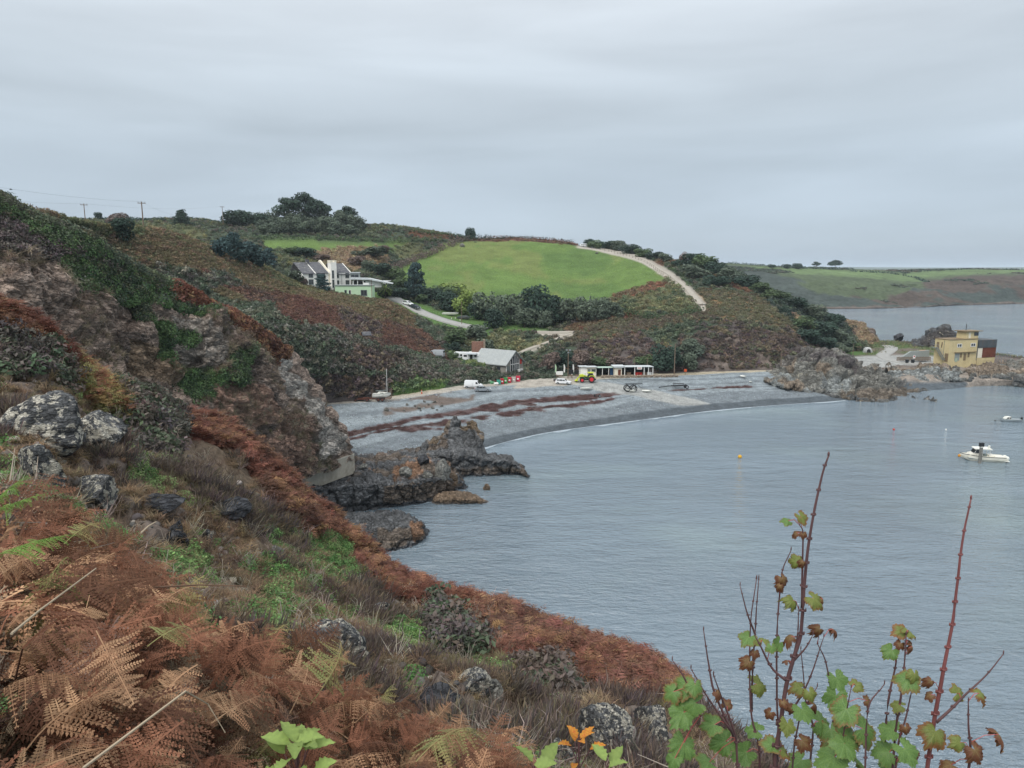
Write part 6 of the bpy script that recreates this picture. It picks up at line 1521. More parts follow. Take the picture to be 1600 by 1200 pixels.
    for z in (.5, 1.0, 1.45): MB().tube([(-3.2, .1, z), (3.2, .1, z)], .04, 5).build('rail', M_STEEL, f)
    MB().box((2.6, .1, 2.25), (1.5, .8, .12)).build('top_frame', M_STEEL, f)
    # walls and fence by the lane
    w_ = empty('grey_retaining_wall', V(1430, 560, d=236), R(8), 'low grey rendered wall with a dark shed beside the yellow building', 'wall')
    MB().prism([(-26 * k, -.6), (25 * k, -.6), (25 * k, 2.6), (-8 * k, 2.4), (-26 * k, .2)], 0, .8, 'y').build('wall', M_GREYWALL, w_); MB().box((20 * k, 1.8, 1.0), (14 * k, 2.4, 2.4)).build('dark_shed', M_DARK, w_)
    t = empty('orange_tarpaulin', V(1443, 551, d=240), 0, 'crumpled orange brown tarpaulin lying behind the grey wall', 'tarpaulin')
    bm_ = MB().ball((0, 0, .3), (2.2, 1.2, .6), 12, 6); bm_.build('cover', mat('orange_cloth', S('b08060'), .8, .15, 2), t)
    sg = empty('warning_sign', V(1428, 563, d=228), R(2), 'small white warning sign with a red mark on the lane fence', 'sign')
    MB().box((0, 0, 1.1), (.75, .05, 1.0)).build('board', M_FRAMEW, sg); MB().box((0, -.03, 1.25), (.45, .012, .4)).build('red_mark', M_RED, sg); MB().cyl((0, .06, -.3), (0, .06, 1.5), .04, n=6).build('post', M_WOOD, sg)
    fe = empty('wooden_fence', V(1415, 563, d=229), R(2), 'brown paling fence beside the end of the lane', 'fence')
    for i in range(34): MB().box((-14 * k + i * .32 * 1.05, .02 * (i % 3), .45 + .05 * ((i * 7) % 3)), (.2, .05, 1.3)).build('paling', M_WOOD, fe)
    for z in (.15, .8): MB().box((-14 * k + 5.4, .08, z), (11.2, .06, .1)).build('rail', M_WOOD, fe)
    for x, l in ((1417, 'left dark bin standing beside the road edge'), (1426, 'right dark bin standing beside the road edge')):
        b = empty('bin', V(x, 567, d=226), .2, l, 'bin', 'bins by the lane'); MB().box((0, 0, .5), (.62, .7, 1.0), taper=1.12).build('body', M_BLACK, b); MB().box((0, 0, 1.06), (.72, .8, .1)).build('lid', M_CLAD, b)
    p = empty('wooden_pole', V(1429, 552, d=250), 0, 'thin wooden pole behind the grey wall by the lane', 'pole'); MB().cyl((0, 0, -1), (0, 0, 3.4), .09, .07).build('shaft', M_WOOD, p)
yellow()

# ---- little shed on the hillside, sea wall and path
p = hit(572.5, 530, ['hillside'])
s = empty('garden_shed', p, R(25), 'tiny dark shed half buried in the bracken hillside', 'shed')
MB().box((0, 0, .5), (2.0, 1.6, 1.4)).build('wall', M_WOOD, s)
for q in (-1, 1): MB().prism([(0, 2.0), (q * .95, 1.1), (q * .95, 1.0), (0, 1.88)], -1.2, 1.2, 'x').build('roof', M_SLATE, s)
wall_px = [(458, 748, 97.5), (468, 740, 98.5), (485, 733, 100), (505, 727, 102), (525, 720, 104.5), (540, 715, 106.5), (552, 711, 108.5)]
top = [V(x, y, d=d) for x, y, d in wall_px]
g = empty('sea_wall', top[0], 0, 'curved grey concrete wall edging the path below the red cliff', 'wall')
m_ = MB(); n_ = len(top); vs = []
for q in top:
    a = q - top[0]
    vs += [(a.x, a.y, a.z - 3), (a.x, a.y, a.z), (a.x + .05, a.y + .5, a.z), (a.x + .05, a.y + .5, a.z - 3)]
fs = [(4 * i + j, 4 * (i + 1) + j, 4 * (i + 1) + (j + 1) % 4, 4 * i + (j + 1) % 4) for i in range(n_ - 1) for j in range(4)] + [(0, 1, 2, 3), (4 * n_ - 1, 4 * n_ - 2, 4 * n_ - 3, 4 * n_ - 4)]
m_.add(vs, fs).build('wall', M_CONC, g)
m_ = MB(); vs = []
for q in top:
    a = q - top[0]
    vs += [(a.x + .03, a.y - .08, a.z - .003), (a.x + .03, a.y - .08, a.z + .14), (a.x + .05, a.y + .62, a.z + .14), (a.x + .05, a.y + .62, a.z - .003)]
m_.add(vs, fs).build('coping', mat('pale_concrete', S('b5afa2'), .9, .12, 1.5), g)
pv, pf = [], []
for q in top: pv += [(q.x - .1, q.y + .5, q.z - .9), (q.x - 1.5, q.y + 4.2, q.z - .75)]
pf = [(2 * i, 2 * i + 1, 2 * i + 3, 2 * i + 2) for i in range(n_ - 1)]
o = MB().add(pv, pf).build('path', M_CONC); tag(o, 'narrow concrete path behind the sea wall', kind='structure')
for px, y0, y1, d, l in ((481, 727, 694, 101.5, 'left leaning steel post by the sea wall'), (485, 727, 692, 102, 'right steel post by the sea wall'), (517, 716, 690, 106, 'steel post at the foot of the cliff nose')):
    a = V(px, y0, d=d); b = V(px + 1, y1, d=d); g = empty('steel_post', a, 0, l, 'post', 'steel posts by the sea wall'); MB().cyl((0, 0, -.8), tuple(b - a), .07, n=6).build('shaft', M_STEEL, g); MB().box((0, 0, 0), (.35, .35, .3)).build('foot', M_CONC, g)

# ---- roads: thin sheets laid on the land
def road(name, pts, width, only, material, label, lift=.12):
    cs = []
    for x, y in pts: cs.append(hedge_hit(x, y, only))
    L_ = np.array(cs); seg = np.concatenate([[0], np.cumsum(np.linalg.norm(np.diff(L_, axis=0), axis=1))]); n = int(seg[-1] / 1.5) + 2
    q = pchip(seg, L_, np.linspace(0, seg[-1], n)); t = np.gradient(q, axis=0); t[:, 2] = 0; t = unit(t); sd = np.stack([t[:, 1], -t[:, 0], 0 * t[:, 0]], 1)
    K = 5; rows = []
    for j in range(K):
        u = (j / (K - 1) - .5) * width; r = q + sd * u
        z = np.array([(ground(a[0], a[1], only) or a[2]) for a in r]); r[:, 2] = z; rows.append(r)
    G = np.stack(rows, 1); zz = G[..., 2].max(1); zz = np.convolve(np.pad(zz, 3, 'edge'), np.ones(7) / 7, 'valid'); G[..., 2] = G[..., 2] * .25 + zz[:, None] * .75 + lift
    G[:, 1:-1, 2] += .05
    skirt_a, skirt_b = G[:, :1].copy(), G[:, -1:].copy(); skirt_a[..., 2] -= 1.2; skirt_b[..., 2] -= 1.2
    G = np.concatenate([skirt_a, G, skirt_b], 1); idx = np.arange(n * (K + 2)).reshape(n, K + 2)
    F = np.stack([idx[:-1, :-1], idx[:-1, 1:], idx[1:, 1:], idx[1:, :-1]], -1).reshape(-1, 4)
    me = np_mesh(name, G.reshape(-1, 3), F, smooth=True); o = link_mesh(name, me, material)
    if me.polygons[len(F) // 2].normal.z < 0: me.flip_normals()
    TERRAIN.append((name, BVHTree.FromPolygons(G.reshape(-1, 3).tolist(), F.tolist())))
    return tag(o, label, kind='structure')
M_ASPH = mat('worn_asphalt', S('9a9a97'), .9, .1, .8, dirt=S('86857f')); M_TRACK = mat('pale_stony_track', S('a09a90'), .9, .12, 1.2, dirt=S('948b7c'))
road('headland_road', ROAD_UP, 2.7, ['valley_hill'], M_TRACK, 'pale narrow road climbing the headland beside the green field')
road('valley_road', VALLEY_ROAD, 5.5, ['valley_hill'], M_ASPH, 'grey valley road running down past the parked cars', .35)
road('car_park', CAR_PARK, 3.0, ['valley_hill'], M_TRACK, 'pale lay-by in the scrub below the trees', .3)
road('cliff_path', CLIFF_PATH, 1.6, ['valley_hill'], M_TRACK, 'thin pale path slanting down to the boathouse', .3)
road('lane', [(1475, 567), (1440, 567.5), (1408, 566), (1388, 561), (1380, 556), (1386, 550.5), (1392, 546), (1392, 542.5), (1387, 540)], 4.6, ['promontory'], M_ASPH, 'grey lane curving over the promontory to the yellow building', .1)
# ------------------------------------------------------------------ vehicles, boats, gear
M_TYRE = mat('tyre', S('2b2c2e'), .8, .1); M_RIM = mat('wheel_rim', S('9a9da0'), .4, .05, metal=.4); M_HEAD = mat('headlight_glass', S('e4e6e6'), .2, .03, spec=.5); M_TAIL = mat('tail_light', S('9a2420'), .3, .05, spec=.5)
M_VGLASS = glass_mat('vehicle_glass', (.02, .024, .028)); M_TRIM = mat('black_trim', S('303234'), .6, .08)
def paint(name, h): return mat('paint_' + name, S(h), .28, .03, .6, spec=.5)
ALLG = ['beach', 'hillside', 'valley_hill', 'promontory', 'valley_road', 'lane', 'headland_road', 'car_park']
def wheel(parent, x, y, r, wd, rimr=.62, rim=None, n=14):
    s = 1 if y > 0 else -1
    t = MB().cyl((x, y - wd / 2, r), (x, y + wd / 2, r), r, n=n).build('wheel', M_TYRE, parent)
    MB().cyl((x, y + s * (wd / 2 + .004), r), (x, y + s * (wd / 2 + .02), r), r * rimr, n=n).build('rim', rim or M_RIM, t); return t
def vehicle(name, loc, rz, L_, W_, lower, roof, m_, label, cat, glassx, wr=.33, wx=None, rx=0.0, group=None, wcol=None):
    """side outline extruded; roofline narrower than the sills. lower/roof: (x, z) outlines, x forward"""
    g = empty(name, loc, rz, label, cat, group, ry=rx)
    hb = W_ / 2
    b = MB(); b.prism(lower, -hb, hb); body = b.build('body', m_, g, bevel=.05)
    c = MB(); n = len(roof); vs = []
    for s in (-1, 1):
        for x, z in roof:
            zz0, zz1 = min(q[1] for q in roof), max(q[1] for q in roof); k = (z - zz0) / max(.01, zz1 - zz0)
            vs.append((x, s * (hb - .03 - .16 * k), z))
    c.add(vs, [(k, (k + 1) % n, n + (k + 1) % n, n + k) for k in range(n)] + [tuple(range(n))[::-1], tuple(range(n, 2 * n))]); c.build('cabin', m_, g, bevel=.03)
    for s in (-1, 1):
        for (xa, xb, za, zb, sl0, sl1) in glassx:
            q = []
            for x, z in ((xa, za), (xb, za), (xb + sl1, zb), (xa + sl0, zb)):
                zz0, zz1 = min(p_[1] for p_ in roof), max(p_[1] for p_ in roof); k = (z - zz0) / max(.01, zz1 - zz0); q.append((x, s * (hb - .03 - .16 * k + .012), z))
            q2 = [(x, y - s * .05, z) for x, y, z in q]
            MB().add(q + q2, [(0, 1, 2, 3), (7, 6, 5, 4), (0, 1, 5, 4), (1, 2, 6, 5), (2, 3, 7, 6), (3, 0, 4, 7)]).build('side_window', M_VGLASS, g)
    f, r = max(x for x, z in lower), min(x for x, z in lower)
    for x in (wx or (r + .78, f - .85)):
        for s in (-1, 1): wheel(g, x, s * (hb - .1), wr, .22, rim=wcol)
    for s in (-1, 1):
        MB().box((f - .06, s * (hb - .28), .68), (.2, .36, .16)).build('headlight', M_HEAD, g); MB().box((r + .03, s * (hb - .16), .8), (.12, .2, .3)).build('tail_light', M_TAIL, g)
        MB().box((glassx[0][1] + .25 if len(glassx) else 1, s * (hb + .09), .98), (.12, .16, .12)).build('mirror', m_, g)
    MB().box((f + .0, 0, .42), (.06, W_ * .7, .2)).build('grille', M_TRIM, g)
    return g, hb
def pane(g, pts, name='windscreen'):
    a = [Vector(p) for p in pts]; n = (a[1] - a[0]).cross(a[2] - a[1]).normalized() * .02
    MB().add([p + n for p in a] + [p - n for p in a], [(0, 1, 2, 3), (7, 6, 5, 4), (0, 1, 5, 4), (1, 2, 6, 5), (2, 3, 7, 6), (3, 0, 4, 7)]).build(name, M_VGLASS, g)
def car(loc, rz, m_, label, estate=False, rx=0.0, k=1.0, suv=False):
    h = .12 if suv else 0.0
    lower = [(-2.1, .28 + h), (2.1, .28 + h), (2.14, .62 + h), (1.95, .78 + h), (1.0, .93 + h), (-1.95, .97 + h), (-2.14, .8 + h)]
    roof = [(1.05, .92 + h), (.35, 1.42 + h), (-.9 if not estate else -1.6, 1.47 + h), (-1.75 if not estate else -2.0, 1.05 + h), (-1.95, .95 + h)]
    gl = [(.0, .75, .97 + h, 1.36 + h, 0, -.42), (-.95, -.08, .97 + h, 1.38 + h, .0, 0), (-1.72, -1.03, .99 + h, 1.36 + h, .35 if not estate else .1, 0)]
    g, hb = vehicle('parked_car', loc, rz, 4.2, 1.76, lower, roof, m_, label, 'car', gl, .32 + h * .4, rx=rx)
    pane(g, [(1.0, -.62, .97 + h), (1.0, .62, .97 + h), (.40, .56, 1.38 + h), (.40, -.56, 1.38 + h)])
    xr = -1.7 if not estate else -1.98
    pane(g, [(-1.93, .6, 1.0 + h), (-1.93, -.6, 1.0 + h), (-1.02 if not estate else -1.68, -.54, 1.44 + h), (-1.02 if not estate else -1.68, .54, 1.44 + h)], 'rear_window')
    g.scale = (k, k, k); return g
def van(loc, rz, m_, label, k=1.0, glass=True, name='parked_van'):
    lower = [(-2.6, .35), (2.5, .35), (2.58, .75), (2.3, 1.05), (1.75, 1.2), (-2.6, 1.2)]
    roof = [(1.8, 1.18), (1.15, 1.98), (.7, 2.12), (-2.45, 2.15), (-2.58, 1.18)]
    g, hb = vehicle(name, loc, rz, 5.1, 1.95, lower, roof, m_, label, 'van', [(.75, 1.5, 1.25, 1.85, 0, -.4)], .34)
    pane(g, [(1.76, -.72, 1.26), (1.76, .72, 1.26), (1.2, .66, 1.92), (1.2, -.66, 1.92)])
    for s in (-1, 1): MB().box((-.2, s * (hb - .005), 1.0), (.03, .03, 1.3)).build('door_seam', M_TRIM, g); MB().box((-.2, s * (hb + .002), .62), (4.2, .03, .1)).build('side_strip', M_TRIM, g)
    pane(g, [(-2.58, .75, 1.35), (-2.58, -.75, 1.35), (-2.5, -.7, 1.9), (-2.5, .7, 1.9)], 'rear_window')
    g.scale = (k, k, k); return g
PW, PS, PD, PG, PGV = paint('white', 'e3e5e6'), paint('silver', '8f979c'), paint('dark_blue', '28343c'), paint('grey', '9aa0a4'), paint('van_grey', 'a3a8ac')
def at(px, py, only=None): return hit(px, py, only or ALLG)
car(hedge_hit(637, 477, ['valley_road']), R(-36), PW, 'white hatchback parked on the valley road above the grassy bank', suv=True, rx=R(6), k=1.05)
car(hedge_hit(648, 482, ['valley_road']), R(-36), PD, 'dark blue car parked right in front of the white one on the valley road', rx=R(6), k=1.08)
car(at(880, 600), R(-14), PW, 'white estate car parked on the shingle beside the slipway', estate=True)
car(at(754, 611.5), R(8), PS, 'silver grey car parked at the shingle edge below the white van', k=.98)
van(at(740, 606), R(-8), PW, 'white panel van parked above the silver car on the beach track', .92)
p = at(681, 558); van(p, R(168), PGV, 'grey high roofed van parked on the ledge above the beach bank', 1.0)
# motorhome with side windows and an open door, and the caravan behind it
def motorhome(loc, rz):
    g = empty('motorhome', loc, rz, 'white motorhome with its side door open on the ledge left of the boathouse', 'motorhome')
    MB().prism([(-3.3, .55), (1.35, .55), (1.35, 1.9), (1.9, 2.15), (1.75, 2.85), (-3.2, 2.9), (-3.35, 2.6)], -1.08, 1.08).build('body', PW, g, bevel=.06)
    MB().prism([(1.36, .4), (3.0, .4), (3.08, .85), (2.75, 1.12), (2.2, 1.25), (1.62, 2.0), (1.36, 2.05)], -.95, .95).build('cab', PW, g, bevel=.05)
    pane(g, [(2.22, -.78, 1.3), (2.22, .78, 1.3), (1.7, .72, 1.96), (1.7, -.72, 1.96)])
    for s in (-1, 1):
        MB().prism([(1.5, 1.25), (2.1, 1.25), (1.68, 1.85), (1.5, 1.85)], s * .95, s * .965).build('cab_window', M_VGLASS, g)
        for x in (-2.3, 1.9): wheel(g, x, s * .88, .36, .24)
        MB().box((-2.4, s * 1.085, 1.95), (1.0, .03, .6)).build('side_window', M_VGLASS, g); MB().box((.75, s * 1.085, 2.0), (.75, .03, .55)).build('side_window', M_VGLASS, g)
    MB().box((-.55, -1.087, 1.55), (.75, .03, 1.9)).build('doorway', M_DARK, g); MB().box((-.98, -1.38, 1.55), (.06, .62, 1.9)).build('door', PW, g)
    aw = MB().box((-.3, -1.75, 2.72), (3.0, 1.3, .05), rx=R(12)).build('awning', PG, g)
    MB().box((.3, -1.09, .95), (3.0, .012, .14)).build('stripe', M_BLUE, g); MB().box((-1.2, .2, 3.0), (.7, .7, .2)).build('roof_vent', M_FRAMEW, g)
    for s in (-1, 1): MB().box((3.02, s * .68, .85), (.14, .3, .2)).build('headlight', M_HEAD, g); MB().box((-3.36, s * .9, 1.0), (.06, .16, .4)).build('tail_light', M_TAIL, g)
motorhome(at(741, 566), R(-14))
def caravan(loc, rz, label, k=1.0):
    g = empty('caravan', loc, rz, label, 'caravan', None)
    MB().prism([(-2.6, .5), (2.5, .5), (2.75, 1.3), (2.3, 2.45), (-2.3, 2.5), (-2.7, 1.6)], -1.05, 1.05).build('body', PW, g, bevel=.08)
    for s in (-1, 1):
        for x in (-1.5, 0, 1.5): MB().box((x, s * 1.055, 1.65), (.95, .03, .6)).build('side_window', M_VGLASS, g)
        wheel(g, -.2, s * .95, .32, .2)
    MB().tube([(2.5, 0, .55), (3.5, 0, .5)], .06).build('drawbar', M_STEEL, g); g.scale = (k, k, k)
caravan(at(723, 563), R(-12), 'white caravan standing behind the motorhome')
caravan(hedge_hit(607, 447, VH) + Vector((0, 0, .2)), R(-8), 'low white caravan tucked behind the green annex', .85)
p = hedge_hit(912, 383, ['headland_road', 'valley_hill']); caravan(p, R(5), 'tiny white caravan at the top of the headland road', .8)

# tractor with a front loader
def tractor(loc, rz):
    g = empty('tractor', loc, rz, 'green and yellow tractor with red wheels and a front loader in front of the cafe', 'tractor')
    MY, MG, MR = mat('yellow_green_paint', S('b9c43a'), .4, .08), mat('dark_green_paint', S('2f4a3c'), .4, .08), mat('red_rim', S('c8303a'), .5, .06)
    # x forward (loader at +x)
    MB().prism([(.1, .9), (2.3, .85), (2.35, 1.35), (2.1, 1.62), (.1, 1.75)], -.42, .42).build('bonnet', MG, g, bevel=.06)
    MB().box((.6, 0, .75), (3.4, .5, .45)).build('chassis', M_TRIM, g)
    MB().prism([(-1.35, 1.2), (.15, 1.2), (.3, 1.7), (-.05, 2.62), (-1.2, 2.62), (-1.45, 1.9)], -.72, .72).build('cab', M_VGLASS, g)
    MB().box((-.62, 0, 2.7), (1.6, 1.6, .18)).build('cab_roof', MY, g)
    for s in (-1, 1):
        for a, b in (((-1.4, s * .74, 1.25), (-1.2, s * .74, 2.62)), ((.15, s * .74, 1.25), (-.05, s * .74, 2.62))): MB().tube([a, b], .05, 5).build('cab_pillar', MG, g)
        wheel(g, -.9, s * .85, .92, .55, .58, MR, 18); wheel(g, 1.7, s * .8, .66, .45, .58, MR, 16)
        MB().prism([(-1.85, 1.55), (-1.3, 1.98), (-.5, 1.98), (-.1, 1.6), (-.1, 1.48), (-.55, 1.86), (-1.25, 1.86), (-1.8, 1.48)], s * .58, s * 1.15).build('mudguard', MY, g)
        MB().tube([(.1, s * .62, 1.55), (1.7, s * .62, 2.0), (2.7, s * .62, 1.25), (3.0, s * .62, .75)], .10, 6).build('loader_arm', MY, g)
        MB().tube([(.5, s * .66, .9), (1.5, s * .66, 1.8)], .05, 6).build('ram', M_STEEL, g)
    MB().prism([(2.85, .45), (3.7, .35), (3.75, .45), (3.15, .75), (3.0, 1.25), (2.85, 1.2)], -1.0, 1.0).build('bucket', MY, g)
    MB().tube([(.9, .5, 1.6), (.9, .5, 2.6)], .05, 6).build('exhaust', M_TRIM, g)
    bx = MB().prism([(1.2, 1.62), (2.5, 1.55), (2.5, 2.05), (1.4, 2.2)], -.75, .75).build('loader_frame', MY, g)
    MB().box((-1.95, 0, .8), (.4, 1.2, .3)).build('rear_hitch', M_TRIM, g)
tractor(at(919, 597), R(176))

# boats
def hull(L_, B_, H_, n=11, transom=.85, sheer=.25, flat=.35, dead=.0):
    rings = []
    for i in range(n):
        t = i / (n - 1); x = -L_ / 2 + L_ * t
        wv = B_ / 2 * (transom + (1 - transom) * min(1, t * 3)) * (1 - max(0, (t - .45) / .55) ** 2.2 * .985)
        zt = H_ * (1 + sheer * max(0, t - .4) ** 1.5 * 2); kz = H_ * .75 * max(0, (t - .7) / .3) ** 2
        rings.append([(x, -wv, zt), (x + (.0), -wv * .96, zt * .55 + kz * .4), (x, -wv * .72, .16 * H_ + kz), (x, 0, 0 + kz), (x, wv * .72, .16 * H_ + kz), (x, wv * .96, zt * .55 + kz * .4), (x, wv, zt)])
    return rings
def boat_shell(g, L_, B_, H_, m_, inner=None, **kw):
    r = hull(L_, B_, H_, **kw); b = MB(); b.loft(r, cap=False); n = 7
    b.f.append(tuple(range(7)))
    o = b.build('hull', m_, g, smooth=False)
    ins = []
    for q in r: ins.append([(x * .97, y * .9, z - .03) if j in (0, 6) else (x * .97, y * .88, z * .9 + H_ * .13) for j, (x, y, z) in enumerate(q)])
    MB().loft(ins, cap=False).build('inside', inner or M_CREAM, g)
    gw = MB(); gw.tube([(x, y, z + .01) for x, y, z in [q[0] for q in r]], .045, 5); gw.tube([(x, y, z + .01) for x, y, z in [q[6] for q in r]], .045, 5); gw.build('gunwale', M_FRAMED, g)
    return r
M_HULLW = mat('white_hull', S('dcdcd4'), .4, .05, 1, dirt=S('b5b2a4')); M_HULLC = mat('cream_hull', S('dad7ca'), .4, .06, 1, dirt=S('b5b09f'))
def motorboat():
    p = P(1533, 719, z=0.0)
    rz = R(166); g = empty('fishing_boat', (p[0], p[1], -.28), rz, 'cream twin engined fishing boat with a white cabin roof moored nearest the shore', 'boat')
    L_ = 7.4
    r = boat_shell(g, L_, 2.7, 1.25, M_HULLC, transom=.92, sheer=.22)
    MB().box((-.3, 0, .95), (5.6, 2.25, .1)).build('deck', M_HULLW, g)
    MB().prism([(.4, 1.0), (2.6, 1.0), (2.2, 1.55), (1.6, 1.75), (.4, 1.8)], -.95, .95).build('foredeck_house', M_HULLC, g, bevel=.08)
    for s in (-1, 1):
        for a, b in (((1.55, s * .85, 1.7), (1.15, s * .82, 2.55)), ((.2, s * .9, 1.3), (.2, s * .85, 2.55)), ((-1.1, s * .9, 1.2), (-1.0, s * .85, 2.55))): MB().tube([a, b], .04, 5).build('cabin_post', M_FRAMEW, g)
        MB().prism([(.3, 1.75), (1.5, 1.75), (1.2, 2.5), (.3, 2.5)], s * .86, s * .88).build('side_window', M_VGLASS, g)
    pane(g, [(1.62, -.8, 1.76), (1.62, .8, 1.76), (1.24, .76, 2.5), (1.24, -.76, 2.5)])
    MB().prism([(-1.35, 2.55), (1.5, 2.55), (1.35, 2.68), (-1.3, 2.72)], -1.05, 1.05).build('cabin_roof', M_HULLW, g)
    MB().box((-1.5, 0, 1.2), (1.0, 1.6, .5)).build('engine_box', M_HULLC, g); MB().box((-.3, .5, 1.3), (.6, .6, .7)).build('helm_seat', M_FRAMED, g)
    for s in (-.55, .55):
        e = MB().ball((-L_ / 2 - .35, s, 1.0), (.42, .3, .42), 10, 7).build('outboard_motor', M_HULLW, g, smooth=True); MB().box((-L_ / 2 - .3, s, .35), (.22, .2, 1.0)).build('motor_leg', M_TRIM, e)
    MB().box((-L_ / 2 - .2, 0, .55), (.9, 2.4, .12)).build('swim_platform', M_HULLW, g)
    MB().tube([q[6] for q in r], .06, 5).build('rubbing_strake', M_TRIM, g)
    MB().ball((L_ / 2 + .1, .1, .95), (.25, .25, .3), 8, 6).build('orange_fender', mat('orange_buoy', S('c98a2c'), .5, .06), g); MB().cyl((-1.0, .3, 2.7), (-1.0, .3, 3.25), .2, .17, 8).build('radar_drum', M_HULLW, g)
    rl = MB()
    for s in (-1, 1):
        rl.tube([(1.2, s * 1.05, 1.9), (2.5, s * .8, 2.0), (3.45, 0, 2.05)], .02, 4)
        for x, y in ((1.2, 1.05), (2.5, .8)): rl.tube([(x, s * y, 1.3), (x, s * y, 1.95)], .02, 4)
    rl.build('pulpit_rail', M_STEEL, g)
    # the mooring pile in front of the boat
    q = P(1521.5, 720, z=0.0); g2 = empty('mooring_marker', (q[0], q[1] - 1.7, -1.5), 0, 'weathered grey post with a black topmark standing in the water before the fishing boat', 'post')
    z1 = V(1521.5, 692, d=q[1] - 1.7).z + 1.5
    MB().cyl((0, 0, 0), (0, 0, z1 - .75), .30, .28, 12).build('shaft', mat('barnacled_pile', S('7d7b75'), .9, .35, 3, bump=.05, dirt=S('3d3d3b')), g2); MB().box((0, 0, z1 - .35), (.72, .5, .7)).build('topmark', M_BLACK, g2); MB().cyl((0, 0, z1 - .85), (0, 0, z1 - .68), .34, .34, 12).build('collar', M_HULLW, g2)
motorboat()
p = P(1578, 658.5, z=0.0); g = empty('dayboat', (p[0], p[1], -.18), R(176), 'small grey cuddy boat with a black outboard moored farther out', 'boat')
MGH = mat('grey_hull', S('8d969a'), .4, .06, 1); r = boat_shell(g, 4.9, 1.8, .75, MGH, transom=.9, sheer=.35)
MB().prism([(.1, .7), (1.7, .7), (1.3, .95), (1.0, 1.35), (.1, 1.38)], -.62, .62).build('cuddy', M_HULLW, g, bevel=.05)
for s in (-1, 1): MB().prism([(.15, .95), (.55, .95), (.55, 1.28), (.15, 1.28)], s * .625, s * .64).build('side_window', M_VGLASS, g); MB().prism([(.65, .95), (1.15, .95), (.95, 1.28), (.65, 1.28)], s * .625, s * .64).build('side_window', M_VGLASS, g)
e = MB().ball((-2.6, 0, .95), (.26, .2, .36), 10, 6).build('outboard_motor', M_BLACK, g, smooth=True); MB().box((-2.6, 0, .3), (.14, .14, .9)).build('motor_leg', M_TRIM, e)
for (x, y, c, l, s) in ((1156, 715, 'd1a02c', 'yellow mooring buoy alone on the open water', .38), (1396.5, 672, 'b5413a', 'small red mooring buoy off the outcrop', .26), (1555, 658, '4d4f50', 'little dark buoy beside the cuddy boat', .22), (1478, 672, 'd5d5d0', 'tiny white buoy between the outcrop and the boats', .2)):
    p = P(x, y, z=0.0); g = empty('mooring_buoy', (p[0], p[1], 0), 0, l, 'buoy'); MB().ball((0, 0, s * .45), (s, s, s), 12, 8).build('float', mat('buoy_' + c, S(c), .5, .05), g, smooth=True); MB().cyl((0, 0, s * 1.35), (0, 0, s * 1.7), s * .22, n=8).build('ring', M_STEEL, g)
# the sailing boat on its trailer
def yacht():
    p = at(596, 626); g = empty('boat_trailer', p, R(4), 'long rusty boat trailer with twin tyres at the foot of the hillside', 'trailer')
    MR2 = mat('rusty_steel', S('5d3a30'), .9, .25, 2)
    f = MB()
    for s in (-1, 1): f.tube([(-2.6, s * .9, .62), (2.4, s * .8, .62)], .09, 6)
    for x in (-2.5, -1, .5, 2.3): f.tube([(x, -.9, .62), (x, .9, .62)], .08, 6)
    f.tube([(-2.6, 0, .62), (-6.2, 0, .75)], .12, 6); f.build('frame', MR2, g)
    for x in (-.6, .35):
        for s in (-1, 1): wheel(g, x, s * 1.05, .45, .3, rim=MR2)
    for s in (-1, 1): MB().tube([(-2.1, s * 1.0, .6), (-2.1, s * 1.0, 3.0)], .05, 6).build('guide_post', M_WOOD, g); MB().tube([(2.4, s * .9, .6), (2.4, s * .9, 3.0)], .05, 6).build('guide_post', M_WOOD, g)
    b = empty('sailing_boat', p + Vector((0.1, 0, .78)), R(4), 'small white sailing boat with a bare mast sitting on the rusty trailer', 'boat')
    r = boat_shell(b, 4.3, 1.7, .95, M_HULLW, transom=.7, sheer=.2)
    MB().prism([(-.9, .85), (1.3, .9), (1.1, 1.2), (-.5, 1.38), (-.9, 1.3)], -.5, .5).build('coachroof', M_HULLW, b, bevel=.06); MB().prism([(-.3, 1.08), (.5, 1.06), (.5, 1.2), (-.3, 1.24)], -.515, .515).build('cabin_window', M_VGLASS, b)
    MB().tube([(1.3, 0, 1.0), (1.32, 0, 6.9)], .06, 6).build('mast', M_FRAMEW, b); MB().tube([(1.3, 0, 1.75), (-1.4, 0, 1.6)], .09, 6).build('boom', M_FRAMED, b)
    rg = MB()
    for a in ((2.1, 0, 1.0), (.9, .75, .95), (.9, -.75, .95)): rg.tube([(1.32, 0, 5.4), a], .016, 3)
    rg.build('rigging', M_STEEL, b); MB().box((.1, 0, .1), (2.6, .16, .35)).build('keel', M_RUSTY, b)
    q = at(566, 627); t = empty('old_trailer', q, R(3), 'low rusty trailer lying left of the sailing boat', 'trailer')
    f = MB(); f.box((0, 0, .55), (3.6, 1.0, .16)); f.box((.9, 0, .75), (1.4, .9, .3)); f.build('frame', MR2, t)
    for x in (-1.5, 1.2):
        for s in (-1, 1): wheel(t, x, s * .55, .38, .26, rim=MR2)
yacht()
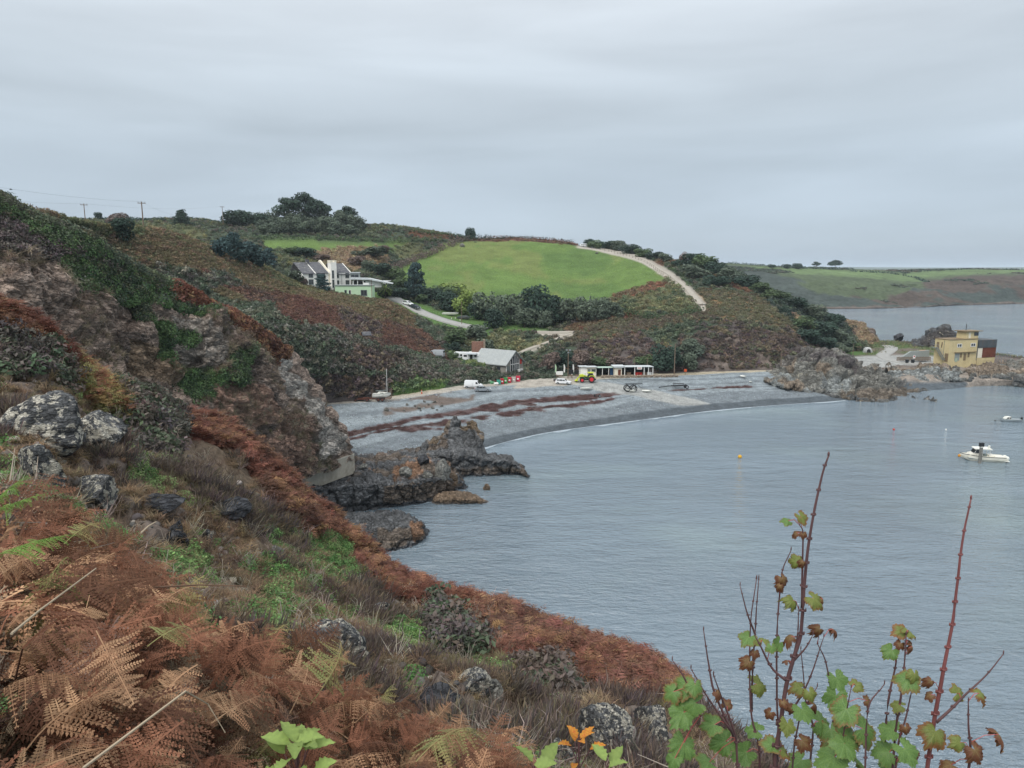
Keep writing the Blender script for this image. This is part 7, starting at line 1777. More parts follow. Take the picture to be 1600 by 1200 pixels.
# small boats drawn up on the shingle
def dinghy(px, py, rz, L_, m_, label, roll=0.0, cover=False, only=None, group=None):
    p = at(px, py, only); g = empty('dinghy', p + Vector((0, 0, .16)), rz, label, 'dinghy', group, rx=roll); L_ *= 1.2
    boat_shell(g, L_, L_ * .36, L_ * .14, m_, M_CREAM, transom=.8)
    if cover: MB().prism([(-L_ * .46, L_ * .13), (L_ * .3, L_ * .16), (L_ * .1, L_ * .22), (-L_ * .3, L_ * .21)], -L_ * .17, L_ * .17).build('cover', M_CLAD, g)
    else:
        for x in (-.18, .12): MB().box((x * L_, 0, L_ * .11), (.22, L_ * .30, .04)).build('thwart', M_WOOD, g)
dinghy(917, 609.5, R(4), 2.9, M_HULLW, 'white dinghy lying on the shingle below the tractor')
dinghy(986, 612.5, R(-30), 2.3, M_HULLW, 'white dinghy tilted beside the big wheeled trailer', .25)
dinghy(1010.5, 613, R(-12), 2.2, M_HULLW, 'white dinghy right of the big wheeled trailer', .2)
dinghy(1161.5, 590, R(-60), 1.9, M_HULLW, 'pale dinghy drawn up near the right end of the shingle', .3)
dinghy(1173, 598, R(-70), 1.1, M_HULLW, 'tiny white tender below the pale dinghy at the end of the shingle', .3)
dinghy(704, 493, R(-14), 5.2, M_HULLW, 'white open boat on the grass bank beside the valley road', .05, only=VH)
dinghy(725.5, 499, R(-18), 4.4, M_CLAD, 'dark covered boat on the grass bank right of the white one', .05, True, VH)
p = at(985, 611.5); g = empty('launch_trailer', p, R(4), 'high boat launching trailer with two big black wheels on the slipway', 'trailer')
f = MB(); f.tube([(-1.4, -.6, 2.0), (3.3, -.6, 2.1)], .07, 5); f.tube([(-1.4, .6, 2.0), (3.3, .6, 2.1)], .07, 5); f.tube([(.0, 0, .8), (1.6, 0, 2.05), (3.0, 0, 1.0)], .06, 5)
for x in (-1.3, .8, 3.2): f.tube([(x, -.6, 2.02), (x, .6, 2.05)], .05, 5)
f.tube([(-.9, 0, .75), (1.0, 0, .75), (1.6, 0, 2.0)], .07, 5); f.build('frame', M_TRIM, g)
for x in (-.95, .85):
    for s in (-1, 1):
        t = MB(); n = 20
        rings = [[(x + (.75 + .13 * math.cos(b)) * math.cos(a), s * .7 + .14 * math.sin(b), .88 + (.75 + .13 * math.cos(b)) * math.sin(a)) for b in np.linspace(0, 2 * math.pi, 6, endpoint=False)] for a in np.linspace(0, 2 * math.pi, n)]
        o = t.loft(rings, cap=False).build('wheel', M_TYRE, g)
        sp = MB()
        for a in range(5): sp.tube([(x, s * .7, .88), (x + .68 * math.cos(a * 1.257), s * .7, .88 + .68 * math.sin(a * 1.257))], .04, 4)
        sp.cyl((x, s * .6, .88), (x, s * .8, .88), .14, n=8); sp.build('rim', M_STEEL, o)
p = at(1055, 607); g = empty('flat_trailer', p, R(3), 'dark flat boat trailer standing on the shingle right of the slipway', 'trailer')
f = MB(); f.tube([(-4.6, 0, .35), (-2, 0, .7), (2.2, 0, .75)], .12, 6); f.tube([(-1, -.7, .75), (3.0, -.7, .8)], .08, 5); f.tube([(-1, .7, .75), (3.0, .7, .8)], .08, 5); f.box((.9, 0, 1.35), (3.0, 1.0, .1))
for x in (-.4, 2.2): f.tube([(x, 0, .7), (x, 0, 1.35)], .06, 5)
f.build('frame', M_TRIM, g)
for s in (-1, 1): wheel(g, 3.1, s * .8, .5, .3)
p = at(934, 620.5); g = empty('launching_dolly', p, 0, 'tiny black launching dolly left on the weed line', 'trailer'); MB().tube([(-.9, 0, .35), (.5, 0, .3)], .06, 5).build('frame', M_TRIM, g); MB().box((-.85, 0, .45), (.35, .4, .5)).build('bow_rest', M_TRIM, g)
for s in (-1, 1): wheel(g, .5, s * .35, .32, .16)
# small trailer behind the estate car
p = at(869.5, 596.5); g = empty('car_trailer', p, R(-10), 'small dark trailer behind the white estate car', 'trailer'); MB().box((0, 0, .5), (1.6, 1.1, .4)).build('box', M_TRIM, g)
for s in (-1, 1): wheel(g, 0, s * .62, .28, .16)
# row of bins and fish boxes
bins = [(779.5, 600.5, 'teal', '3f9a86', 'teal fish box at the left end of the bins', 1.0, 1.0), (784.5, 600, 'red', 'b32d3a', 'red wheeled bin next to the green one', .9, 1.3), (790, 599, 'green', '3a8a4a', 'green wheeled bin between two red ones', .95, 1.35), (796, 598, 'crimson', 'c23a4a', 'red bin with a white label right of the green one', .95, 1.3), (802.5, 597.2, 'grey', 'b5afa5', 'pale grey bin between the red ones', 1.0, 1.3), (809.5, 596.2, 'rose', 'c43a52', 'red bin at the right end of the row', 1.05, 1.4)]
for x, y, n_, c, l, w_, h_ in bins:
    m_ = mat('bin_' + n_, S(c), .5, .06, 1); g = empty('wheeled_bin' if n_ != 'teal' else 'fish_box', at(x, y), R(random.uniform(-8, 8)), l, 'bin' if n_ != 'teal' else 'box', 'bins on the beach track')
    MB().box((0, 0, h_ / 2 + .08), (w_, .85, h_), taper=1.1).build('body', m_, g); MB().box((0, 0, h_ + .12), (w_ * 1.16, .98, .1)).build('lid', m_, g)
    if n_ != 'teal':
        MB().box((0, -.47, h_ * .6), (w_ * .5, .02, h_ * .3), rx=R(0)).build('label', M_FRAMEW, g)
        for s in (-1, 1): MB().cyl((s * w_ * .35, -.2, .08), (s * w_ * .35, .2, .08), .08, n=8).build('castor', M_TYRE, g)
for x, y, c, l in ((772.5, 597, 'c07a70', 'pale red upturned tub leaning by the fish box'), (775, 601.5, 'd8d8d4', 'white tub lying before the fish box'), (765, 597, '9aa898', 'grey green heap of netting left of the fish box'), (769, 599.5, '5d9a70', 'green tub left of the fish box')):
    g = empty('fish_tub', at(x, y), random.uniform(0, 3), l, 'tub', None, rx=.25); MB().box((0, 0, .28), (1.0, .7, .5), taper=1.15).build('tub', mat('tub_' + c, S(c), .6, .1, 2), g); MB().box((0, 0, .55), (1.2, .86, .07)).build('rim', mat('tub_' + c, S(c), .6, .1, 2), g)
g = empty('orange_bollard', at(659, 615.5), 0, 'orange bollard at the edge of the beach track', 'bollard'); MB().cyl((0, 0, -.2), (0, 0, 1.0), .16, .12, 8).build('shaft', mat('orange_plastic', S('c4552c'), .6, .08), g); MB().cyl((0, 0, .62), (0, 0, .78), .155, .15, 8).build('band', M_FRAMEW, g)
g = empty('lifebuoy_post', at(1070.5, 586), 0, 'red lifebuoy housing on a post behind the shingle', 'lifebuoy'); MB().cyl((0, 0, -.3), (0, 0, 1.2), .07, n=6).build('post', M_WOOD, g); MB().box((0, -.1, 1.4), (.75, .25, .75)).build('housing', mat('orange_plastic', S('c4552c'), .6, .08), g)
# tall posts and utility poles
def pole(px, y0, y1, d, r, label, arm=False, name='utility_pole', group=None, mt=None, wires=None):
    a = V(px, y0, d=d); h = V(px, y1, d=d).z - a.z; g = empty(name, a, R(20), label, 'pole', group)
    MB().cyl((0, 0, -1.5), (0, 0, h), r, r * .7, 7).build('shaft', mt or M_WOOD, g)
    if arm:
        c = MB().box((0, 0, h - .35), (1.7, .14, .14)).build('crossarm', M_WOOD, g)
        for x in (-.7, 0, .7): MB().cyl((x, 0, h - .28), (x, 0, h - .02), .06, n=6).build('insulator', M_STEEL, c)
    return a + Vector((0, 0, h))
t1 = pole(223.5, 346, 315, 170, .16, 'tallest wooden pole with a crossarm on the left skyline', True)
t2 = pole(133, 341, 318, 190, .12, 'thin grey pole on the left skyline', True)
t3 = pole(348.5, 345, 322, 300, .14, 'farthest pole on the skyline beside the pines', True)
def wire(a, b, sag, label):
    p = [a.lerp(b, k / 16) - Vector((0, 0, sag * 4 * (k / 16) * (1 - k / 16))) for k in range(17)]
    o = MB().tube([q - p[0] for q in p], .012, 4).build('power_line', M_CLAD, None); o.location = p[0]; tag(o, label, 'cable', 'power lines')
wire(V(-60, 283, d=120), t1, .6, 'upper power line running from the left edge to the tallest pole'); wire(V(-60, 305, d=150), t2, .5, 'lower power line running from the left edge to the thin pole'); wire(t2, t3, 1.2, 'power line strung between the thin pole and the farthest pole'); wire(t1, V(290, 337, d=260), 1.0, 'power line sloping down from the tallest pole towards the conifer')
for x, y0, y1, d, l, m_, r in ((1053.5, 584, 537, 207, 'tall grey wooden mast behind the right end of the cafe', M_WOOD, .16), (1220, 574, 543, 214, 'grey pole at the right end of the beach by the outcrop', M_WOOD, .12), (1332.5, 556, 537, 250, 'short grey pole at the edge of the tent lawn', M_WOOD, .10), (591.5, 0, 431, 238, '', M_WOOD, .1) if False else (581.5, 476, 437, 240, 'wooden pole at the corner of the green annex', M_WOOD, .13), (721.5, 510, 471, 250, 'wooden pole standing beside the valley road', M_WOOD, .12), (991.5, 576, 559, 210, 'left of two short posts behind the cafe roof', M_WOOD, .12), (1011, 576, 559, 210, 'right of two short posts behind the cafe roof', M_WOOD, .12), (973.5, 576, 560, 212, 'thinnest post behind the cafe roof', M_STEEL, .06)):
    pole(x, y0, y1, d, r, l, name='wooden_pole', mt=m_)
p = V(887.5, 589, d=201); h = V(887.5, 546, d=201).z - p.z; g = empty('lamp_post', p, 0, 'wooden lamp post with two floodlights by the cafe entrance', 'lamp'); MB().cyl((0, 0, -.5), (0, 0, h), .13, .1, 7).build('shaft', M_WOOD, g)
for s in (-1, 1): MB().box((s * .45, -.1, h - .15), (.5, .3, .35)).build('floodlight', M_STEEL, g)
MB().box((0, 0, h - .9), (.5, .3, .3)).build('junction_box', M_STEEL, g)
for x, l in ((880.5, 'left white feather flag by the cafe entrance'), (894.5, 'right white feather flag by the cafe entrance'), (867, 'pale green feather flag left of the white ones')):
    p = V(x, 587, d=201.5); g = empty('feather_flag', p, R(10), l, 'flag', 'feather flags at the cafe'); MB().cyl((0, 0, -.2), (0, 0, 3.3), .03, n=5).build('pole', M_STEEL, g)
    MB().prism([(.03, .9), (.42, 1.0), (.46, 2.6), (.2, 3.3), (.03, 3.3)], -.012, .012).build('flag', M_FRAMEW if x > 870 else mat('pale_green_cloth', S('a9c4a0'), .8, .06), g)
for x, l, c, w_, h_ in ((875, 'white planter box left of the feather flags', M_FRAMEW, 1.6, 1.0), (892, 'black board between the feather flags', M_BLACK, 1.4, 1.5), (901, 'dark bin store beside the black board', M_DARK, 1.3, 1.3), (893.5, 'small white post box below the black board', M_FRAMEW, .35, .7), (871, 'white sign board on the bank left of the planter', M_FRAMEW, .9, 1.0)):
    p = V(x, 586.5 if h_ != .7 else 589, d=201); g = empty('planter_box' if 'planter' in l else 'notice_board' if 'board' in l else 'bin_store' if 'store' in l else 'post_box', p, R(5), l, 'box' if 'board' not in l else 'board')
    MB().box((0, 0, h_ * .5 + .15), (w_, .5 if 'board' not in l else .1, h_)).build('panel', c, g); MB().box((0, 0, .0), (w_ * .8, .3, .5)).build('base', M_WOOD, g)
# tent and picnic table on the lawn
p = V(1355, 552, d=262); p = Vector((p.x, p.y, ground(p.x, p.y) or p.z)); g = empty('tent', p, R(-8), 'grey dome tent with a dark doorway on the small lawn', 'tent')
def dome(a, b, c, n=12, m=6): return [[(a * math.cos(2 * math.pi * k / n) * math.cos(t) ** .7, b * math.sin(2 * math.pi * k / n) * math.cos(t) ** .7, c * math.sin(t)) for k in range(n)] for t in np.linspace(0, 1.5, m)]
MB().loft(dome(1.7, 1.5, 2.0)).build('canopy', mat('grey_tent_cloth', S('a4a6a6'), .8, .06, 1), g); MB().prism([(-.75, .0), (.75, .0), (.55, 1.1), (0, 1.5), (-.55, 1.1)], -1.53, -1.38).build('doorway', M_DARK, g)
for s in (-1, 1): MB().tube([(s * 1.7, -.75, 0), (s * 1.1, -.95, 1.3), (0, -.6, 2.05)], .05, 5).build('pole_sleeve', M_FRAMEW, g)
p = V(1341, 551, d=262); p = Vector((p.x, p.y, ground(p.x, p.y) or p.z)); g = empty('picnic_shelter', p, R(-5), 'small wooden table with a flat top beside the grey tent', 'table'); MB().box((0, 0, 1.75), (1.9, 1.2, .12)).build('top', M_WOOD, g)
for s in (-1, 1): MB().cyl((s * .35, 0, -.3), (s * .35, 0, 1.7), .07, n=6).build('leg', M_WOOD, g)
# white rocks in the field, wire fence along its top and the road
b = boulder(722.5, 383, 11, 6, 'pale boulder lying in the top left of the green field', BS[0], VH)
b = boulder(933, 395, 6, 3, 'small grey boulder in the top right of the green field', BS[1], VH)
b = boulder(588, 470, 7, 4, 'white boulder on the bank below the wooden pole', BS[2], VH + ['hillside'])
def post_fence(pxs, n, label, h=1.1):
    pts = [hedge_hit(x, y, VH) for x, y in pxs]; L_ = np.array(pts); seg = np.concatenate([[0], np.cumsum(np.linalg.norm(np.diff(L_, axis=0), axis=1))]); g = empty('post_and_wire_fence', L_[0], 0, label, 'fence')
    me = MB().cyl((0, 0, -.4), (0, 0, h), .09, .08, 6).mesh('post', M_WOOD); tops = []
    for s in np.linspace(0, seg[-1], n):
        c = Vector([np.interp(s, seg, L_[:, k]) for k in range(3)]) - Vector(L_[0]); o = link_mesh('post', me, None, g); o.location = c; tops.append(c)
    for z in (.45, .95): MB().tube([c + Vector((0, 0, z * h / 1.1)) for c in tops], .02, 3).build('wire', M_STEEL, g)
post_fence([(738, 378.5), (790, 377), (840, 378), (905, 385), (950, 393), (990, 403), (1015, 414), (1036, 430)], 46, 'post and wire fence along the top of the green field')
post_fence([(612, 426), (650, 410), (690, 392), (722, 381)], 26, 'post and wire fence below the diagonal hedge')
post_fence([(1082, 486), (1097, 478.5)], 6, 'short fence at the lower bend of the headland road')
for x, y, l in ((705.5, 498.5, 'left white marker stone by the covered boat'), (711.5, 498, 'middle white marker stone by the covered boat'), (719, 501, 'right white marker stone by the covered boat'), (689, 470, 'x')):
    if l != 'x': g = empty('marker_post', at(x, y, VH), 0, l.replace('stone', 'post'), 'post', 'white marker posts by the valley road'); MB().cyl((0, 0, -.2), (0, 0, .6), .12, n=6).build('shaft', M_FRAMEW, g); MB().cyl((0, 0, .6), (0, 0, .68), .13, .08, n=6).build('cap', M_RED, g)
# a gull over the left hill
g = empty('gull', V(17, 296, d=60), R(30), 'small dark bird in the sky above the left hill', 'bird'); g.scale = (.55, .55, .55)
MB().ball((0, 0, 0), (.22, .07, .07), 8, 6).build('body', M_FRAMED, g); MB().add([(-.08, 0, .04), (.1, 0, .04), (.05, .3, .12), (-.08, .55, .05), (-.1, .28, .12)], [(0, 1, 2, 3, 4)]).add([(-.08, 0, .04), (.1, 0, .04), (.05, -.3, .12), (-.08, -.55, .05), (-.1, -.28, .12)], [(4, 3, 2, 1, 0)]).build('wings', M_CLAD, g)
# ------------------------------------------------------------------ the bank at the photographer's feet
def frond_mat(name, cols, transl=.3, var=.45):
    return plain_leaf_mat(name, cols[0], cols[1], 2.5, .85, var, transl)
F_BROWN = frond_mat('dead_frond_brown', (S('744f3e'), S('855e49'))); F_TAN = frond_mat('dead_frond_tan', (S('9c8064'), S('8a6850'))); F_DARK = frond_mat('dead_frond_dark', (S('543a2f'), S('674a39')))
F_GREEN = frond_mat('green_frond', (S('5d7a3c'), S('6d8a45')), .35); F_PALE = frond_mat('fading_frond', (S('747a50'), S('867650')), .35)
def near_frond(seed, mt, droop=None, L_=None, npair=17, nsub=9):
    r_ = np.random.default_rng(seed); L_ = L_ or r_.uniform(.42, .78)
    return leaf_mesh('bracken_frond', frond(r_, [0, 0, 0], 0, r_.uniform(.3, 1.1), L_, droop or r_.uniform(.9, 2.8), npair, L_ * .29, nsub, r_.uniform(.2, 1.3)), mt)
NF = [near_frond(800 + k, (F_BROWN, F_TAN, F_DARK, F_TAN, F_BROWN)[k % 5]) for k in range(15)]
NFG = [near_frond(830 + k, F_GREEN, 1.1) for k in range(3)]; NFP = [near_frond(840 + k, F_PALE, 1.5) for k in range(3)]
OUT = [(-200, 720), (0, 765), (110, 800), (180, 835), (250, 865), (330, 940), (450, 1005), (600, 1075), (720, 1135), (820, 1190), (950, 1260)]
ox, oy = np.array(OUT).T
def top_ok(p, h):
    qx, qy = proj(p + np.array([0, 0, h])); return (qy > np.interp(qx, ox, oy)) & (qx > -160) & (qx < 830)
stem_me = {}
def bracken_plant(p, h, n, group, label, meshes, name='bracken_plant'):
    g = empty(name, p, random.uniform(0, 6.28), label, 'fern', group)
    st = MB(); a0 = random.uniform(0, 6.28); tops = []
    for i in range(n):
        a = a0 + i * 2.4; q = Vector((math.cos(a) * .10 * random.random(), math.sin(a) * .1 * random.random(), 0)); t = q + Vector((math.cos(a) * .16, math.sin(a) * .16, h * random.uniform(.55, 1)))
        st.tube([q - Vector((0, 0, .1)), q.lerp(t, .5), t], [.006, .005, .004], 4); tops.append((t, a))
    st.build('stalk', F_DARK, g)
    for t, a in tops:
        o = link_mesh('frond', random.choice(meshes), None, g); o.location = t; o.rotation_euler = (random.gauss(0, .6), random.gauss(0, .45), a + random.gauss(0, .6)); k = random.uniform(.6, 1.2); o.scale = (k, k, k)
sm = sample('near_slope', 6500, None, (4.3, 7.0), wpow=.9, cond=lambda x, y, r, G: (G[..., 1] > 1.7) & (G[..., 1] < 8.5))
sel = []
for i in np.argsort(sm[2]):
    p = sm[0][i]
    if not top_ok(p, .72): continue
    if all((p[0] - q[0]) ** 2 + (p[1] - q[1]) ** 2 > (.12 + .03 * p[1]) ** 2 for q in sel): sel.append(p)
    if len(sel) >= 260: break
for p in sel: bracken_plant(Vector(p), random.uniform(.22, .62), random.randint(5, 8), 'dead bracken of the near bank', 'rust brown dead bracken plant in the tangled bank at the bottom left', NF + ([random.choice(NFP)] if random.random() < .25 else []))
# underlayer: broken fronds and litter nobody could count
NFI = [near_frond(860 + k, DRY_I, None, .6, 12, 6) for k in range(4)]
sm = sample('near_slope', 6000, None, (4.0, 7.0), wpow=.95, cond=lambda x, y, r, G: (G[..., 1] > 1.4) & (G[..., 1] < 9.5))
ok = top_ok(sm[0], .22); sm = tuple(a[ok] for a in sm); n = len(sm[0])
q = sm[0].copy(); q[:, 2] += rng.uniform(.0, .22, n)
scatter('fallen_bracken', NFI, q, np.stack([rng.normal(0, .5, n), rng.normal(0, .5, n), rng.uniform(0, 6.28, n)], 1), uni(n, .6, 1.1), tints(sm[0], [S('54402f'), S('6b5040'), S('806850'), S('453429'), S('8a7860')], 1.2, 91), 'tangle of fallen brown bracken under the near ferns', 'bracken')
sm = sample('near_slope', 500, None, (4.0, 7.0), wpow=.95, cond=lambda x, y, r, G: (G[..., 1] > 1.6) & (G[..., 1] < 9)); n = len(sm[0]); q = sm[0].copy(); q[:, 2] += rng.uniform(.1, .4, n); ok = top_ok(q, .15); n = ok.sum()
scatter('bramble_leaves', PHB, q[ok], lean(n, sm[3][ok], .3), uni(n, .12, .3), tints(q[ok], HERB + [S('8aa05a')], 1, 92), 'small green bramble leaves among the near bracken', 'leaves')
sm = sample('near_slope', 1500, None, (4.6, 7.2), wpow=.95, cond=lambda x, y, r, G: (G[..., 1] > 1.5) & (x > 600)); n = len(sm[0])
scatter('bank_grass', PGR, sm[0], lean(n, sm[3], .4), uni(n, .25, .6), tints(sm[0], DEADG, .6, 93), 'dry grass at the top of the bank under the saplings', 'grass')

def place_frond(a, b, me, label, name, cat, roll=0.0):
    """a frond from place a towards place b"""
    d = b - a; o = link_mesh(name, me, None); o.location = a
    k = d.length / max(v.co.length for v in me.vertices); o.scale = (k, k, k)
    tip = max((v.co for v in me.vertices), key=lambda c: c.length).normalized(); q = tip.rotation_difference(d.normalized())
    from mathutils import Quaternion
    o.rotation_mode = 'QUATERNION'; o.rotation_quaternion = Quaternion(d.normalized(), roll) @ q
    return tag(o, label, cat)
flatG = [near_frond(850 + k, F_GREEN, .5, .8, 18, 10) for k in range(2)]; flatT = [near_frond(855 + k, F_TAN, .6, .8, 18, 10) for k in range(3)]
for (ax, ay, ad, bx, by, bd, me, rl, lb) in (
        (-30, 880, 2.4, 115, 838, 2.7, flatG[0], 0, 'large green fern frond reaching in from the left edge'),
        (-40, 815, 2.5, 75, 770, 2.7, flatG[1], .3, 'green fern frond just above the large one at the left edge'),
        (-20, 800, 2.6, 45, 745, 2.8, flatG[0], -.3, 'topmost small green fern frond at the left edge'),
        (100, 850, 3.6, 165, 822, 3.9, NFP[0], .2, 'pale fading frond above the dead bracken'),
        (150, 985, 2.6, 203, 1105, 2.35, flatT[0], 0, 'tan dead frond hanging in the middle of the near bracken'),
        (140, 930, 3.0, 118, 1030, 2.8, flatT[1], .4, 'tan dead frond hanging left of the middle one'),
        (60, 940, 2.8, 15, 985, 2.6, flatT[2], 0, 'tan dead frond pointing left over the bank'),
        (230, 1010, 2.9, 300, 985, 3.2, NFP[1], .1, 'yellow green fading frond in the near bracken'),
        (330, 1130, 3.1, 410, 1090, 3.5, flatT[1], .5, 'tan frond arching towards the lichened boulder'),
        (650, 1190, 3.6, 760, 1150, 4.0, NFP[2], 0, 'yellowing frond low beside the slate ledge')):
    place_frond(V(ax, ay, d=ad), V(bx, by, d=bd), me, lb, 'fern_frond', 'fern frond', rl)
M_DRY = mat('dry_stalk', S('a59680'), .8, .15, 6); M_TWIG = mat('brown_twig', S('6d5545'), .85, .2, 8)
for pts, r_, m_, l in (([(18, 990, 2.2), (60, 955, 2.4), (150, 888, 2.9)], .005, M_DRY, 'long pale dry stalk slanting over the near bracken'), ([(240, 918, 3.6), (310, 914, 3.8), (385, 916, 4.0)], .006, M_TWIG, 'thin brown twig lying level above the brown ferns'),
                      ([(220, 833, 4.0), (232, 822, 4.1), (244, 815, 4.2)], .006, M_DRY, 'short pale twig below the dark overhanging block'), ([(130, 1200, 2.0), (290, 1080, 2.4), (325, 1100, 2.6), (352, 1145, 2.6)], .005, M_DRY, 'arching grass stem in the lower bracken')):
    w_ = [V(x, y, d=d) for x, y, d in pts]; o = MB().tube([p - w_[0] for p in w_], [r_, r_ * .8, r_ * .5, r_ * .4][:len(w_)], 5).build('dry_stalk', m_, None); o.location = w_[0]; tag(o, l, 'stalk')

# ---- sycamore saplings: stems with lobed leaves turning brown at the rim
def syc_mat(name, a, b, rim, amt):
    m, t, bs = new_mat(name)
    n = _noise(t, 18, 4); k = _mix(t, _range(t, n.outputs['Fac'], .35, .65, 0, 1), a, b)
    e = t.nodes.new('ShaderNodeAttribute'); e.attribute_name = 'rim'; oi = t.nodes.new('ShaderNodeObjectInfo')
    n2 = _noise(t, 26, 5, .7); ad = t.nodes.new('ShaderNodeMath'); ad.operation = 'ADD'; t.links.new(e.outputs['Fac'], ad.inputs[0]); t.links.new(_range(t, n2.outputs['Fac'], .3, .7, -.28, .28), ad.inputs[1])
    ad2 = t.nodes.new('ShaderNodeMath'); ad2.operation = 'ADD'; t.links.new(ad.outputs[0], ad2.inputs[0]); t.links.new(_range(t, oi.outputs['Random'], 0, 1, amt - .25, amt + .25), ad2.inputs[1])
    k = _mix(t, _range(t, ad2.outputs[0], .92, 1.06, 0, 1), k, rim)
    v = t.nodes.new('ShaderNodeAttribute'); v.attribute_name = 'vein'
    k = _mix(t, _range(t, v.outputs['Fac'], .6, 1, 0, .45), k, [min(1, c * 1.6 + .05) for c in a])
    t.links.new(k, bs.inputs['Base Color']); bs.inputs['Roughness'].default_value = .5; bs.inputs['Specular IOR Level'].default_value = .35
    _transl(t, bs, k, .3); return m
SY_G = syc_mat('sycamore_leaf_green', S('567540'), S('6f8d49'), S('80663f'), -.02); SY_Y = syc_mat('sycamore_leaf_turning', S('66743a'), S('808745'), S('855d3a'), .16); SY_B = syc_mat('sycamore_leaf_dry', S('74663c'), S('755038'), S('704a34'), .5)
M_STEM = mat('sapling_bark', S('5a4040'), .6, .2, 12, spec=.4); M_STEM2 = mat('young_red_bark', S('7a4a48'), .5, .15, 12, spec=.4); M_PET = mat('leaf_stalk', S('a5524e'), .5, .1)
def syc_leaf(seed, curl=.3):
    """five toothed lobes; radius profile over the angle, rings from the stalk outwards"""
    r_ = np.random.default_rng(seed); th = np.linspace(-2.75, 2.75, 67)
    lob = np.array([0, 1.0, -1.0, 2.05, -2.05]); amp = np.array([1.0, .93, .93, .66, .66]) * r_.uniform(.92, 1.08, 5)
    rad = np.full(th.shape, .42)
    for l, a in zip(lob, amp): rad = np.maximum(rad, a * np.clip(1 - np.abs(th - l) / .66, 0, 1) ** .62 + .42 * (1 - np.clip(1 - np.abs(th - l) / .66, 0, 1)))
    rad *= 1 + .06 * np.sign(np.sin(th * 23 + r_.uniform(0, 6))) * (rad > .45)
    vs, rim, vein = [(0, 0, 0)], [0], [1]
    ks = (.3, .62, .86, 1.0)
    for k in ks:
        for t_, r0 in zip(th, rad):
            x, y = k * r0 * math.cos(t_), k * r0 * math.sin(t_)
            dl = min(abs(t_ - l) for l in lob)
            z = .10 * math.cos(t_ * 6) * k * .35 - curl * (k * r0) ** 2 * (.6 + .8 * r_.random() * (k > .8)) - .05 * np.exp(-(dl / .1) ** 2) * k
            vs.append((x, y, z)); rim.append(k); vein.append(max(0, 1 - dl / (.07 / max(k, .2))))
    n = len(th); bend = r_.uniform(-.5, .9); tw = r_.uniform(-.5, .5)
    vs = [(x, y * (1 - .25 * abs(bend) * abs(y)), z + bend * .55 * y * y + tw * x * y * .5 + .05 * math.sin(9 * x + r_.uniform(0, 1)) * rim_) for (x, y, z), rim_ in zip(vs, rim)]
    tri = [(0, 1 + i, 2 + i) for i in range(n - 1)]; qd = [(1 + j * n + i, 1 + (j + 1) * n + i, 1 + (j + 1) * n + i + 1, 1 + j * n + i + 1) for j in range(3) for i in range(n - 1)]
    me = bpy.data.meshes.new('sycamore_leaf'); me.from_pydata(vs, [], tri + qd)
    for nm, d in (('rim', rim), ('vein', vein)): a = me.attributes.new(nm, 'FLOAT', 'POINT'); a.data.foreach_set('value', np.array(d, np.float32))
    me.polygons.foreach_set('use_smooth', [True] * len(me.polygons)); return me
LM = {}
for nm, m_, cu in (('G', SY_G, .28), ('Y', SY_Y, .55), ('B', SY_B, 1.1)):
    LM[nm] = []
    for k in range(8): me = syc_leaf(900 + 3 * k + ord(nm), cu * (.5 + .16 * k)); me.materials.append(m_); LM[nm].append(me)
def c6(x, y): return 1000 + x * .41667, 700 + y * .41667
SY_LABEL = dict(main='sycamore sapling with the tallest stem at the bottom right', right='sycamore sapling with one tall bare red stem at the far right')
root = V(1215, 1330, d=2.3); root.z = ground(root.x, root.y, ['near_slope'])
syc = empty('sycamore_sapling', root, 0, 'leggy sycamore sapling with many bare stems, tallest reaching over the water', 'sapling')
root2 = V(1440, 1330, d=2.15); root2.z = ground(root2.x, root2.y, ['near_slope'])
syc2 = empty('sycamore_sapling', root2, 0, 'right hand sycamore sapling with one tall bare red shoot below the moored boat', 'sapling')
